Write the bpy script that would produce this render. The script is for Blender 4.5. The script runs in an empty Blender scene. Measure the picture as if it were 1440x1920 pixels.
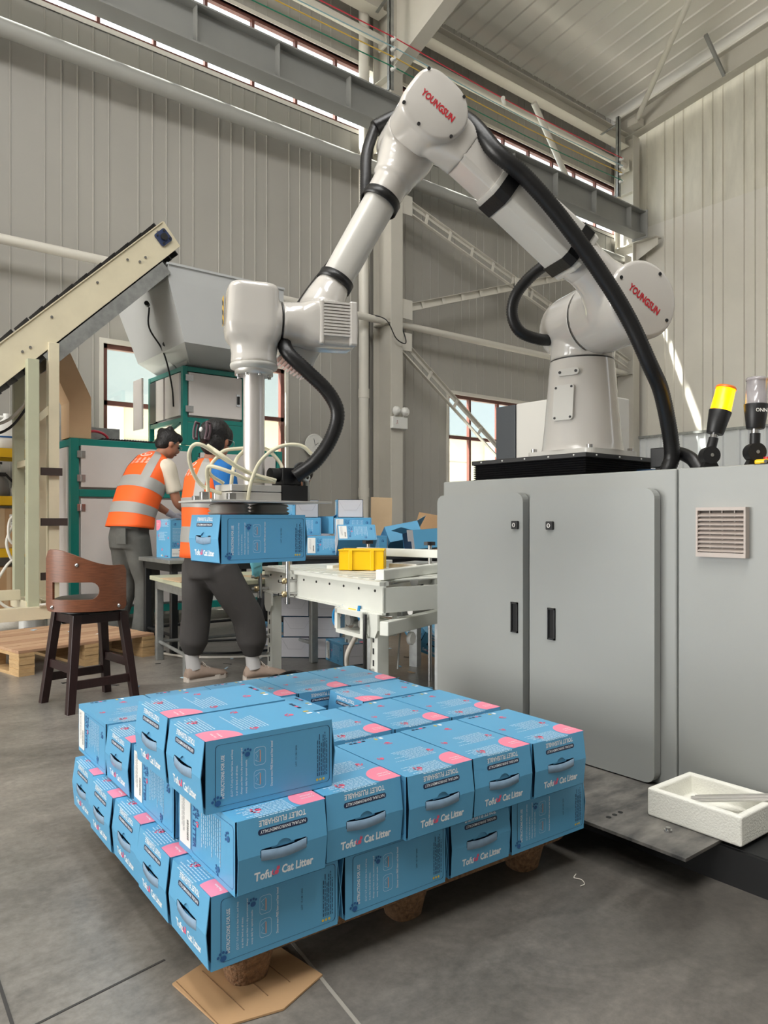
import bpy, bmesh, math, random
from mathutils import Matrix, Vector, Euler

# ------------------------------------------------------------------ camera, sky, lights
S = bpy.context.scene
COL = S.collection
R = math.radians
cam_d = bpy.data.cameras.new('camera')
cam = bpy.data.objects.new('camera', cam_d)
COL.objects.link(cam)
cam.location = (0, 0, 1.0)
cam.rotation_euler = (R(90), 0, R(51.3 - 90))        # level, looking between the back wall and the end wall
cam_d.sensor_fit = 'HORIZONTAL'
cam_d.sensor_width = 36
cam_d.lens = 36 * 1385 / 1440
cam_d.shift_y = 14 / 1440
cam_d.clip_start = 0.05
S.camera = cam

world = bpy.data.worlds.new('overcast_sky')
S.world = world
world.use_nodes = True
bg = world.node_tree.nodes['Background']
bg.inputs['Color'].default_value = (0.94, 0.97, 1.0, 1)
bg.inputs['Strength'].default_value = 2.6

sun_d = bpy.data.lights.new('sun', 'SUN')
sun = bpy.data.objects.new('sun', sun_d)
COL.objects.link(sun)
sun.rotation_euler = Vector((2.0, -1.0, -2.7)).to_track_quat('-Z', 'Y').to_euler()
sun_d.energy = 26.0
sun_d.angle = R(1.2)
sun_d.color = (1.0, 0.96, 0.88)

def area(name, loc, direction, sx, sy, power, color=(1, 1, 1)):
    d = bpy.data.lights.new(name, 'AREA')
    d.shape = 'RECTANGLE'
    d.size, d.size_y, d.energy, d.color = sx, sy, power, color
    o = bpy.data.objects.new(name, d)
    COL.objects.link(o)
    o.location = loc
    o.rotation_euler = Vector(direction).to_track_quat('-Z', 'Y').to_euler()
    return o
# daylight through the big open gate at the far left end of the hall
area('gate_daylight', (-9.6, 4.9, 2.3), (1, -0.12, 0.02), 5.6, 4.0, 520, (1.0, 0.985, 0.95))
# top-fill lamps added under the roof, unseen, behind and left of the view
FILL_X = (-7.0, -4.2, -1.4, 1.4)
for sx_ in FILL_X:
    area('top_fill_light', (sx_, 1.0, 9.3), (0, 0.15, -1), 1.1, 7.0, 330, (1.0, 0.99, 0.97))

S.view_settings.view_transform = 'Standard'
S.view_settings.look = 'None'
S.view_settings.gamma = 1.0
S.view_settings.use_curve_mapping = False
S.view_settings.exposure = 0.3

# ------------------------------------------------------------------ materials
def lin(c):
    return tuple(((v / 255) / 12.92 if v / 255 <= 0.04045 else ((v / 255 + 0.055) / 1.055) ** 2.4) for v in c)

MATS = {}
def mat(name, rgb, rough=0.5, metal=0.0, var=0.0, vscale=6.0, bump=0.0, bscale=60.0, coat=0.0, stretch=None, spec=0.5, rgb2=None, emit=0.0, trans=0.0):
    if name in MATS:
        return MATS[name]
    m = bpy.data.materials.new(name)
    m.use_nodes = True
    nt = m.node_tree
    b = nt.nodes['Principled BSDF']
    c = lin(rgb)
    b.inputs['Base Color'].default_value = (*c, 1)
    b.inputs['Roughness'].default_value = rough
    b.inputs['Metallic'].default_value = metal
    b.inputs['Specular IOR Level'].default_value = spec
    b.inputs['Coat Weight'].default_value = coat
    b.inputs['Coat Roughness'].default_value = 0.08
    if trans:
        b.inputs['Transmission Weight'].default_value = trans
    if emit:
        b.inputs['Emission Color'].default_value = (*c, 1)
        b.inputs['Emission Strength'].default_value = emit
    if var or bump:
        tc = nt.nodes.new('ShaderNodeTexCoord')
        mp = nt.nodes.new('ShaderNodeMapping')
        nt.links.new(tc.outputs['Object'], mp.inputs['Vector'])
        if stretch:
            mp.inputs['Scale'].default_value = stretch
    if var:
        n = nt.nodes.new('ShaderNodeTexNoise')
        n.inputs['Scale'].default_value = vscale
        n.inputs['Detail'].default_value = 6
        n.inputs['Roughness'].default_value = 0.6
        nt.links.new(mp.outputs['Vector'], n.inputs['Vector'])
        r = nt.nodes.new('ShaderNodeValToRGB')
        r.color_ramp.elements[0].position = 0.3
        r.color_ramp.elements[1].position = 0.72
        lo = lin(rgb2) if rgb2 else tuple(v * (1 - var) for v in c)
        hi = c if rgb2 else tuple(min(1, v * (1 + var * 0.6)) for v in c)
        r.color_ramp.elements[0].color = (*lo, 1)
        r.color_ramp.elements[1].color = (*hi, 1)
        nt.links.new(n.outputs['Fac'], r.inputs['Fac'])
        nt.links.new(r.outputs['Color'], b.inputs['Base Color'])
    if bump:
        n2 = nt.nodes.new('ShaderNodeTexNoise')
        n2.inputs['Scale'].default_value = bscale
        n2.inputs['Detail'].default_value = 4
        nt.links.new(mp.outputs['Vector'], n2.inputs['Vector'])
        bp = nt.nodes.new('ShaderNodeBump')
        bp.inputs['Strength'].default_value = bump
        bp.inputs['Distance'].default_value = 0.01
        nt.links.new(n2.outputs['Fac'], bp.inputs['Height'])
        nt.links.new(bp.outputs['Normal'], b.inputs['Normal'])
    MATS[name] = m
    return m

def glass(name, tint=(0.97, 0.99, 0.99), alpha=0.93):
    m = bpy.data.materials.new(name)
    m.use_nodes = True
    nt = m.node_tree
    nt.nodes.clear()
    out = nt.nodes.new('ShaderNodeOutputMaterial')
    t = nt.nodes.new('ShaderNodeBsdfTransparent')
    t.inputs['Color'].default_value = (*tint, 1)
    g = nt.nodes.new('ShaderNodeBsdfGlossy')
    g.inputs['Roughness'].default_value = 0.05
    mx = nt.nodes.new('ShaderNodeMixShader')
    mx.inputs['Fac'].default_value = 1 - alpha
    nt.links.new(t.outputs[0], mx.inputs[1])
    nt.links.new(g.outputs[0], mx.inputs[2])
    nt.links.new(mx.outputs[0], out.inputs['Surface'])
    MATS[name] = m
    return m

M_wall = mat('wall_sheet', (172, 169, 162), 0.4, var=0.05, vscale=0.9, bump=0.03, bscale=30)
M_wallr = mat('end_wall_sheet', (222, 218, 208), 0.45, var=0.06, vscale=1.2, bump=0.03, bscale=20)
M_wallw = mat('white_wall_sheet', (224, 227, 228), 0.4, var=0.04, vscale=1.5)
M_ceil = mat('roof_sheet', (246, 243, 236), 0.55, var=0.05, vscale=0.8)
M_steelp = mat('painted_steel', (206, 202, 192), 0.5, var=0.05, vscale=2)
M_steelg = mat('grey_crane_beam', (148, 149, 146), 0.5, var=0.06, vscale=2)
M_pipeg = mat('grey_strut_pipe', (176, 176, 171), 0.4, var=0.04, vscale=3)
M_pvc = mat('white_pvc', (222, 218, 208), 0.35, var=0.04, vscale=3)
M_brown = mat('brown_window_frame', (104, 62, 54), 0.45)
M_black = mat('black_plastic', (24, 24, 26), 0.42)
M_rubber = mat('black_rubber', (17, 17, 19), 0.38, bump=0.1, bscale=90)
M_white = mat('robot_white', (200, 196, 190), 0.2, coat=0.6)
M_whitec = mat('robot_cover_white', (200, 198, 192), 0.32, coat=0.2)
M_red = mat('red_print', (190, 30, 45), 0.4)
M_chrome = mat('bright_metal', (190, 190, 190), 0.25, metal=1.0)
M_alu = mat('brushed_aluminium', (214, 212, 208), 0.42, metal=0.75, var=0.05, vscale=30, stretch=(1, 1, 0.05))
M_galv = mat('galvanised_steel', (160, 162, 160), 0.42, metal=0.6, var=0.22, vscale=14)
M_cabinet = mat('cabinet_grey', (153, 155, 152), 0.42, bump=0.04, bscale=500, var=0.02, vscale=3)
M_teal = mat('teal_frame_paint', (18, 126, 116), 0.35, var=0.08, vscale=6)
M_mgrey = mat('machine_grey_panel', (220, 214, 210), 0.33, var=0.04, vscale=3)
M_hop = mat('hopper_grey', (192, 194, 194), 0.45, var=0.03, vscale=2)
M_cream = mat('cream_paint', (222, 212, 184), 0.42, var=0.07, vscale=4)
M_creamg = mat('greenish_cream_paint', (186, 188, 162), 0.45, var=0.06, vscale=4)
M_kraft = mat('kraft_cardboard', (186, 150, 110), 0.8, var=0.08, vscale=5)
M_kraft2 = mat('pale_cardboard', (200, 174, 140), 0.8, var=0.06, vscale=5)
M_edge = mat('cardboard_edge', (140, 108, 76), 0.9, var=0.3, vscale=60)
M_wood = mat('pallet_wood', (196, 160, 128), 0.7, var=0.16, vscale=5, stretch=(1.2, 14, 6), bump=0.15, bscale=30)
M_wood2 = mat('pallet_wood_dark', (180, 142, 112), 0.72, var=0.2, vscale=5, stretch=(1.2, 14, 6), bump=0.15, bscale=30)
M_woodd = mat('pallet_block_wood', (198, 164, 118), 0.75, var=0.2, vscale=8, stretch=(2, 2, 14))
M_chairw = mat('brown_plywood', (122, 72, 46), 0.42, var=0.4, vscale=7, stretch=(2.5, 2.5, 34), coat=0.1)
M_chaird = mat('dark_brown_wood', (44, 24, 24), 0.38, var=0.3, vscale=5, stretch=(16, 16, 1.5))
M_leather = mat('black_leather', (28, 27, 28), 0.35, bump=0.2, bscale=120)
M_blue = mat('carton_blue', (94, 166, 208), 0.42, var=0.02, vscale=3)
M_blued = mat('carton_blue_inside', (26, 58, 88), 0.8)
M_pink = mat('print_pink', (243, 140, 166), 0.5)
M_pinkd = mat('print_dark_pink', (232, 96, 128), 0.5)
M_prw = mat('print_white', (240, 244, 248), 0.5)
M_prlb = mat('print_light_blue', (196, 222, 240), 0.5)
M_prn = mat('print_navy', (28, 44, 78), 0.5)
M_prb = mat('print_mid_blue', (40, 92, 150), 0.5)
M_pry = mat('print_yellow', (220, 190, 80), 0.5)
M_label = mat('white_label', (232, 232, 228), 0.55)
M_strap = mat('clear_plastic_strap', (150, 170, 190), 0.22, var=0.15, vscale=40)
M_straps = mat('clear_plastic_handle_strap', (136, 164, 190), 0.2, var=0.12, vscale=40)  # one even tone, used for every carton handle strap
M_board = mat('grey_board', (204, 202, 206), 0.6, var=0.03, vscale=4)
M_yellow = mat('yellow_paint', (250, 200, 12), 0.35)
M_yelld = mat('yellow_beam_paint', (226, 178, 30), 0.4)
M_offw = mat('offwhite_steel', (226, 228, 220), 0.35, var=0.04, vscale=4)
M_orange = mat('hi_vis_orange', (255, 104, 36), 0.6, bump=0.25, bscale=14)
M_reflect = mat('reflective_grey', (164, 162, 158), 0.4)
M_skin = mat('skin', (176, 122, 96), 0.5, var=0.06, vscale=10)
M_hair = mat('black_hair', (22, 19, 19), 0.5, bump=0.6, bscale=70)
M_trs = mat('worn_grey_trousers', (92, 92, 88), 0.8, var=0.3, vscale=5, bump=0.4, bscale=16)
M_trs2 = mat('charcoal_trousers', (68, 65, 64), 0.8, var=0.12, vscale=6, bump=0.4, bscale=14)
M_tee = mat('cream_shirt', (224, 214, 196), 0.75, bump=0.3, bscale=18)
M_bshirt = mat('blue_shirt', (14, 104, 176), 0.7, bump=0.3, bscale=18)
M_glovew = mat('white_glove', (200, 200, 214), 0.7)
M_glovet = mat('teal_glove', (100, 172, 186), 0.5)
M_shoe = mat('beige_suede', (162, 142, 128), 0.75, var=0.1, vscale=20)
M_shoed = mat('dark_shoe', (40, 38, 38), 0.6)
M_sock = mat('grey_sock', (196, 194, 194), 0.85)
M_presswood = mat('pressed_wood', (142, 108, 78), 0.85, var=0.5, vscale=90, bump=0.8, bscale=140)
M_foam = mat('styrofoam', (238, 237, 228), 0.75, var=0.07, vscale=7, bump=0.25, bscale=160)
M_dark = mat('dark_steel', (36, 37, 38), 0.45, var=0.3, vscale=6)
M_base = mat('black_base_paint', (20, 20, 21), 0.5, var=0.2, vscale=8)
M_pipe = mat('tool_pipe_aluminium', (214, 210, 208), 0.42, metal=0.85)
M_plate = mat('worn_dark_plate', (128, 124, 118), 0.4, var=0.45, vscale=7, rgb2=(52, 52, 52), stretch=(1, 2.2, 1), bump=0.1, bscale=30)
M_tube = mat('milky_tube', (238, 232, 204), 0.25, trans=0.25)
M_cup = mat('grey_suction_cup', (150, 146, 138), 0.5)
M_vent = mat('taupe_vent_plastic', (184, 172, 164), 0.45)
M_ventd = mat('vent_gap', (92, 84, 78), 0.8)
M_amber = mat('amber_lamp', (255, 192, 0), 0.3, emit=2.2)
M_amberr = mat('amber_rim', (240, 120, 40), 0.3)
M_panelg = mat('dark_grey_panel', (54, 59, 64), 0.4)
M_blueh = mat('blue_tube', (20, 130, 190), 0.35)
M_redh = mat('red_hose', (196, 58, 74), 0.4)
M_sack = mat('woven_sack', (206, 200, 190), 0.8, var=0.1, vscale=12, bump=0.3, bscale=60)
M_mirror = mat('clear_lens', (206, 200, 202), 0.1, trans=0.6)
GL = glass('window_glass')

# ------------------------------------------------------------------ mesh builder
def frame(o, x, y):
    x = Vector(x).normalized(); y = Vector(y)
    z = x.cross(y).normalized(); y = z.cross(x)
    m = Matrix.Identity(4)
    for i in range(3):
        m[i][0], m[i][1], m[i][2], m[i][3] = x[i], y[i], z[i], o[i]
    return m

def catmull(P, k=6):
    P = [Vector(p) for p in P]
    Q = [P[0] * 2 - P[1]] + P + [P[-1] * 2 - P[-2]]
    out = []
    for i in range(1, len(Q) - 2):
        a, b, c, d = Q[i - 1], Q[i], Q[i + 1], Q[i + 2]
        for j in range(k):
            t = j / k
            out.append(0.5 * ((2 * b) + (c - a) * t + (2 * a - 5 * b + 4 * c - d) * t * t + (3 * b - a - 3 * c + d) * t ** 3))
    out.append(P[-1])
    return out

TXT = {}
def text_geo(s, bold=0.0):
    key = (s, bold)
    if key not in TXT:
        cu = bpy.data.curves.new('t', 'FONT')
        cu.body = s
        cu.size = 1.0
        cu.resolution_u = 2
        cu.offset = bold
        cu.fill_mode = 'FRONT'
        o = bpy.data.objects.new('t', cu)
        me = bpy.data.meshes.new_from_object(o)
        vs = [(v.co.x, v.co.y) for v in me.vertices]
        fs = [tuple(p.vertices) for p in me.polygons]
        bpy.data.objects.remove(o); bpy.data.curves.remove(cu); bpy.data.meshes.remove(me)
        x0 = min(v[0] for v in vs); x1 = max(v[0] for v in vs)
        TXT[key] = ([(v[0] - x0, v[1]) for v in vs], fs, x1 - x0)
    return TXT[key]

class MB:
    def __init__(s):
        s.v, s.f, s.mi, s.sm, s.mats = [], [], [], [], []
    def m(s, mt):
        if mt not in s.mats:
            s.mats.append(mt)
        return s.mats.index(mt)
    def add(s, vs, fs, mt, smooth=False, M=None):
        k = len(s.v); i = s.m(mt)
        for v in vs:
            v = Vector(v)
            s.v.append(tuple(M @ v) if M is not None else tuple(v))
        for f in fs:
            s.f.append(tuple(k + j for j in f)); s.mi.append(i); s.sm.append(smooth)
        return s
    def box(s, lo, hi, mt, M=None):
        x0, y0, z0 = lo; x1, y1, z1 = hi
        vs = [(x0, y0, z0), (x1, y0, z0), (x1, y1, z0), (x0, y1, z0), (x0, y0, z1), (x1, y0, z1), (x1, y1, z1), (x0, y1, z1)]
        fs = [(0, 3, 2, 1), (4, 5, 6, 7), (0, 1, 5, 4), (1, 2, 6, 5), (2, 3, 7, 6), (3, 0, 4, 7)]
        return s.add(vs, fs, mt, False, M)
    def bar(s, a, b, w, h, mt, up=(0, 0, 1)):
        a, b = Vector(a), Vector(b)
        d = b - a
        u = Vector(up)
        if abs(d.normalized().dot(u)) > 0.98:
            u = Vector((0, 1, 0))
        y = u.cross(d).normalized()
        return s.box((0, -w / 2, -h / 2), (d.length, w / 2, h / 2), mt, frame(a, d, y))
    def loft(s, rings, mt, caps=True, smooth=True, M=None, closed=True):
        vs, fs = [], []
        n = len(rings[0])
        for r in rings:
            vs += list(r)
        for i in range(len(rings) - 1):
            for j in range(n if closed else n - 1):
                k = (j + 1) % n
                fs.append((i * n + j, i * n + k, (i + 1) * n + k, (i + 1) * n + j))
        s.add(vs, fs, mt, smooth, M)
        if caps:
            b = len(rings) - 1
            s.add(rings[0], [tuple(reversed(range(n)))], mt, False, M)
            s.add(rings[b], [tuple(range(n))], mt, False, M)
        return s
    def cyl(s, a, b, r, mt, r2=None, n=20, caps=True, smooth=True, M=None):
        a, b = Vector(a), Vector(b)
        r2 = r if r2 is None else r2
        d = (b - a).normalized()
        u = d.orthogonal().normalized(); w = d.cross(u)
        rg = []
        for c, q in ((a, r), (b, r2)):
            rg.append([c + (u * math.cos(2 * math.pi * i / n) + w * math.sin(2 * math.pi * i / n)) * q for i in range(n)])
        return s.loft(rg, mt, caps, smooth, M)
    def tube(s, pts, r, mt, n=10, k=6, M=None, caps=True):
        P = catmull(pts, k) if k else [Vector(p) for p in pts]
        rr = r if isinstance(r, (list, tuple)) else None
        rg = []
        u = None
        for i, p in enumerate(P):
            t = (P[min(i + 1, len(P) - 1)] - P[max(i - 1, 0)]).normalized()
            if u is None:
                u = t.orthogonal().normalized()
            u = (u - t * u.dot(t)).normalized()
            w = t.cross(u)
            if rr:
                q = i / (len(P) - 1) * (len(rr) - 1); a = int(min(q, len(rr) - 2)); q -= a
                rad = rr[a] * (1 - q) + rr[a + 1] * q
            else:
                rad = r
            rg.append([p + (u * math.cos(2 * math.pi * j / n) + w * math.sin(2 * math.pi * j / n)) * rad for j in range(n)])
        return s.loft(rg, mt, caps, True, M)
    def lathe(s, prof, mt, n=28, M=None, caps=True, smooth=True):
        rg = [[Vector((r * math.cos(2 * math.pi * i / n), r * math.sin(2 * math.pi * i / n), z)) for i in range(n)] for r, z in prof]
        return s.loft(rg, mt, caps, smooth, M)
    def prism(s, poly, z0, z1, mt, M=None, smooth=False):
        n = len(poly)
        a = [(p[0], p[1], z0) for p in poly]; b = [(p[0], p[1], z1) for p in poly]
        s.add(a + b, [(i, (i + 1) % n, n + (i + 1) % n, n + i) for i in range(n)], mt, smooth, M)
        s.add(a, [tuple(reversed(range(n)))], mt, False, M)
        s.add(b, [tuple(range(n))], mt, False, M)
        return s
    def poly(s, pts, mt, M=None):
        return s.add(pts, [tuple(range(len(pts)))], mt, False, M)
    def text(s, t, M, size, mt, bold=0.0, width=None, align='l', z=0.0):
        vs, fs, w = text_geo(t, bold)
        sx = size if width is None else width / w
        off = {'l': 0, 'c': -w * sx / 2, 'r': -w * sx}[align]
        return s.add([(v[0] * sx + off, v[1] * size, z) for v in vs], fs, mt, False, M)
    def ball(s, c, r, mt, M=None, n=14, k=8, sc=(1, 1, 1)):
        rg = []
        for i in range(1, k):
            a = math.pi * i / k
            rg.append([Vector((c[0] + sc[0] * r * math.sin(a) * math.cos(2 * math.pi * j / n), c[1] + sc[1] * r * math.sin(a) * math.sin(2 * math.pi * j / n), c[2] - sc[2] * r * math.cos(a))) for j in range(n)])
        return s.loft(rg, mt, True, True, M)
    def obj(s, name, parent=None, bevel=0.0, seg=2, sub=0, recalc=False, remesh=0.0, smooth_it=0, solid=0.0, auto=None):
        me = bpy.data.meshes.new(name)
        me.from_pydata(s.v, [], s.f)
        for mt in s.mats:
            me.materials.append(mt)
        me.polygons.foreach_set('material_index', s.mi)
        me.polygons.foreach_set('use_smooth', s.sm)
        if recalc:
            bm = bmesh.new(); bm.from_mesh(me)
            bmesh.ops.remove_doubles(bm, verts=bm.verts, dist=1e-5)
            bmesh.ops.recalc_face_normals(bm, faces=bm.faces)
            bm.to_mesh(me); bm.free()
        me.update()
        o = bpy.data.objects.new(name, me)
        COL.objects.link(o)
        if parent is not None:
            o.parent = parent
        if remesh:
            md = o.modifiers.new('remesh', 'REMESH'); md.mode = 'VOXEL'; md.voxel_size = remesh; md.use_smooth_shade = True
        if smooth_it:
            md = o.modifiers.new('smooth', 'SMOOTH'); md.iterations = smooth_it; md.factor = 0.5
        if solid:
            md = o.modifiers.new('solid', 'SOLIDIFY'); md.thickness = solid; md.offset = 0
            if solid > 0.008:
                md = o.modifiers.new('split', 'EDGE_SPLIT'); md.split_angle = R(40)
        if bevel:
            md = o.modifiers.new('bevel', 'BEVEL'); md.width = bevel; md.segments = seg; md.limit_method = 'ANGLE'; md.angle_limit = R(35)
            md.harden_normals = False
        if sub:
            md = o.modifiers.new('sub', 'SUBSURF'); md.levels = sub; md.render_levels = sub
        return o

def tag(o, label, cat, group=None, kind=None):
    o['label'] = label; o['category'] = cat
    if group: o['group'] = group
    if kind: o['kind'] = kind
    return o
def thing(name, loc, label, cat, group=None, rz=0.0, rot=None):
    o = bpy.data.objects.new(name, None)
    o.empty_display_size = 0.1
    COL.objects.link(o)
    o.location = loc
    o.rotation_euler = rot if rot else (0, 0, rz)
    return tag(o, label, cat, group)
def structure(name, parent=None):
    o = bpy.data.objects.new(name, None)
    COL.objects.link(o)
    o['kind'] = 'structure'
    if parent: o.parent = parent
    return o
def copy_tree(o, parent=None):
    c = o.copy()
    COL.objects.link(c)
    if parent is not None:
        c.parent = parent
        c.matrix_parent_inverse = o.matrix_parent_inverse.copy()
    for ch in list(o.children):
        copy_tree(ch, c)
    return c
def share(o, name, parent, loc=(0, 0, 0), rot=(0, 0, 0)):
    c = bpy.data.objects.new(name, o.data)
    COL.objects.link(c); c.parent = parent; c.location = loc; c.rotation_euler = rot
    return c
random.seed(7)
# ------------------------------------------------------------------ the hall
XE, YB = 12.1, 8.0                                    # end wall, back wall
def slope(y): return 0.156 * (8.0 - y)

def rib_profile(u0, u1, pitch, rw, rh, off=0.0):
    pts = [(u0, 0.0)]
    k = math.ceil((u0 - off) / pitch - 1e-6)
    while True:
        c = off + k * pitch
        if c + rw > u1 - 0.004: break
        if c - rw > u0 + 0.004:
            pts += [(c - rw, 0), (c - rw * 0.45, rh), (c + rw * 0.45, rh), (c + rw, 0)]
        k += 1
    pts.append((u1, 0.0))
    return pts

def sheet(parent, prof, z0, z1f, place, mt, name='wall_panel'):
    mb = MB()
    vs, fs = [], []
    n = len(prof)
    for (u, d) in prof:
        vs.append(place(u, d, z0)); vs.append(place(u, d, z1f(u)))
    for i in range(n - 1):
        fs.append((2 * i, 2 * i + 2, 2 * i + 3, 2 * i + 1))
    mb.add(vs, fs, mt)
    return mb.obj(name, parent)

# floor
fm = bpy.data.materials.new('worn_concrete'); fm.use_nodes = True
nt = fm.node_tree; b = nt.nodes['Principled BSDF']
tc = nt.nodes.new('ShaderNodeTexCoord')
def noise(scale, detail=6, rough=0.6, stretch=(1, 1, 1), rot=0.0, dist=0.0):
    mp = nt.nodes.new('ShaderNodeMapping'); mp.inputs['Scale'].default_value = stretch; mp.inputs['Rotation'].default_value = (0, 0, rot)
    n = nt.nodes.new('ShaderNodeTexNoise'); n.inputs['Scale'].default_value = scale; n.inputs['Detail'].default_value = detail; n.inputs['Roughness'].default_value = rough; n.inputs['Distortion'].default_value = dist
    nt.links.new(tc.outputs['Object'], mp.inputs['Vector']); nt.links.new(mp.outputs['Vector'], n.inputs['Vector'])
    return n
def ramp(src, stops):
    r = nt.nodes.new('ShaderNodeValToRGB')
    e = r.color_ramp.elements
    while len(e) < len(stops): e.new(0.5)
    for el, (p, c) in zip(e, stops):
        el.position = p; el.color = (*lin(c), 1)
    nt.links.new(src.outputs['Fac'], r.inputs['Fac']); return r
n1 = noise(0.9, 8, 0.62, dist=0.6)
r1 = ramp(n1, [(0.28, (122, 119, 113)), (0.5, (150, 145, 138)), (0.75, (170, 164, 156))])
n2 = noise(2.2, 8, 0.7, (1, 1.8, 1), R(-25), 1.2)
r2 = ramp(n2, [(0.36, (150, 150, 150)), (0.6, (255, 255, 255))])
mx = nt.nodes.new('ShaderNodeMix'); mx.data_type = 'RGBA'; mx.blend_type = 'MULTIPLY'; mx.inputs['Factor'].default_value = 0.5
nt.links.new(r1.outputs[0], mx.inputs['A']); nt.links.new(r2.outputs[0], mx.inputs['B'])
n3 = noise(40, 6, 0.7)
r3 = ramp(n3, [(0.35, (215, 215, 215)), (0.7, (255, 255, 255))])
mx2 = nt.nodes.new('ShaderNodeMix'); mx2.data_type = 'RGBA'; mx2.blend_type = 'MULTIPLY'; mx2.inputs['Factor'].default_value = 1
nt.links.new(mx.outputs['Result'], mx2.inputs['A']); nt.links.new(r3.outputs[0], mx2.inputs['B'])
# painted shade mixed with trodden-in dirt around the robot cell: broad irregular darkening
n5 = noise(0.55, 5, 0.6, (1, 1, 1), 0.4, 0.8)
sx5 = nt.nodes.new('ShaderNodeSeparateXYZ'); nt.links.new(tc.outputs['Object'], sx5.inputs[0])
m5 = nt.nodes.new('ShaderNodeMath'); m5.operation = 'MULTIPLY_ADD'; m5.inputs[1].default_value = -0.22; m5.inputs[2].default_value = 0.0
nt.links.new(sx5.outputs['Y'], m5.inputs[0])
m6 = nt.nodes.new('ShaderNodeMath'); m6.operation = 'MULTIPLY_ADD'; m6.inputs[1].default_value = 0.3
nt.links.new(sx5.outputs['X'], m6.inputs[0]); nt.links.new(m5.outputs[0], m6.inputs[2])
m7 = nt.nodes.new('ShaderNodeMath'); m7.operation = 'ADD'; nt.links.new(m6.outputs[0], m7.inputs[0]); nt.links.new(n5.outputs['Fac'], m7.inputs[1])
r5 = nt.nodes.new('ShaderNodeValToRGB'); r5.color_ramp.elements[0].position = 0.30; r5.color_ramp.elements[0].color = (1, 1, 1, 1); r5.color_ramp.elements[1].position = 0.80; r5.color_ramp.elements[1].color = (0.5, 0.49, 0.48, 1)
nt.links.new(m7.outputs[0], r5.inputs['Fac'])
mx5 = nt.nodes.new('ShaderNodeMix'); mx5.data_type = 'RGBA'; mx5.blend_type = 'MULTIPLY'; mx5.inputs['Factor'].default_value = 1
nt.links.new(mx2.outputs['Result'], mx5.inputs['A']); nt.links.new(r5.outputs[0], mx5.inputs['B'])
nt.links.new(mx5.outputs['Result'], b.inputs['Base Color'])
n4 = noise(1.6, 6, 0.6)
mr = nt.nodes.new('ShaderNodeMapRange'); mr.inputs['To Min'].default_value = 0.2; mr.inputs['To Max'].default_value = 0.5
nt.links.new(n4.outputs['Fac'], mr.inputs['Value']); nt.links.new(mr.outputs['Result'], b.inputs['Roughness'])
bp = nt.nodes.new('ShaderNodeBump'); bp.inputs['Strength'].default_value = 0.06; bp.inputs['Distance'].default_value = 0.01
nt.links.new(n3.outputs['Fac'], bp.inputs['Height']); nt.links.new(bp.outputs['Normal'], b.inputs['Normal'])
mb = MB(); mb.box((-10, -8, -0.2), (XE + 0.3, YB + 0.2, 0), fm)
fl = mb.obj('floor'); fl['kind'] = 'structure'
M_joint = mat('joint_filler', (150, 146, 138), 0.6)
M_jointd = mat('dark_joint', (62, 60, 58), 0.7)
def strip(name, a, b, w, mt):
    mb = MB(); mb.bar((a[0], a[1], 0.0006), (b[0], b[1], 0.0006), w, 0.0012, mt)
    o = mb.obj(name); o['kind'] = 'structure'
strip('trim_1', (0.62, -0.6), (0.98, 1.9), 0.008, M_joint)
strip('trim_2', (0.22, -0.8), (0.42, 3.2), 0.007, M_jointd)
strip('trim_3', (-1.5, 1.25), (0.66, 1.62), 0.006, M_jointd)

# back wall with its window openings
wb = structure('wall_back')
W1 = (2.58, 4.82); W3 = (7.63, 9.87)
ZS, ZH = 1.12, 2.88                                    # window sill and head
ZR0, ZR1 = 6.24, 7.13                                   # ribbon window
def on_back(u, d, z): return (u, YB - d, z)
xs = [-10.64 + 0.96 * i for i in range(24)] + [XE]
cuts = sorted(set(xs + list(W1) + list(W3)))
for a, c in zip(cuts[:-1], cuts[1:]):
    if c - a < 0.02: continue
    prof = rib_profile(a, c, 0.16, 0.009, 0.007, -2.0)
    mid = (a + c) / 2
    inw = W1[0] < mid < W1[1] or W3[0] < mid < W3[1]
    for z0, z1 in ([(0, ZS), (ZH, ZR0)] if inw else [(0, ZR0)]):
        sheet(wb, prof, z0, lambda u, z1=z1: z1, on_back, M_wall)
    sheet(wb, prof, ZR1, lambda u: 8.42, on_back, M_wall)
mb = MB()
mb.box((-10.6, YB - 0.012, ZR0 - 0.05), (XE, YB + 0.12, ZR0), M_wall); mb.box((-10.6, YB - 0.012, ZR1), (XE, YB + 0.12, ZR1 + 0.05), M_wall)
mb.obj('sill_flashing', wb)

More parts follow.
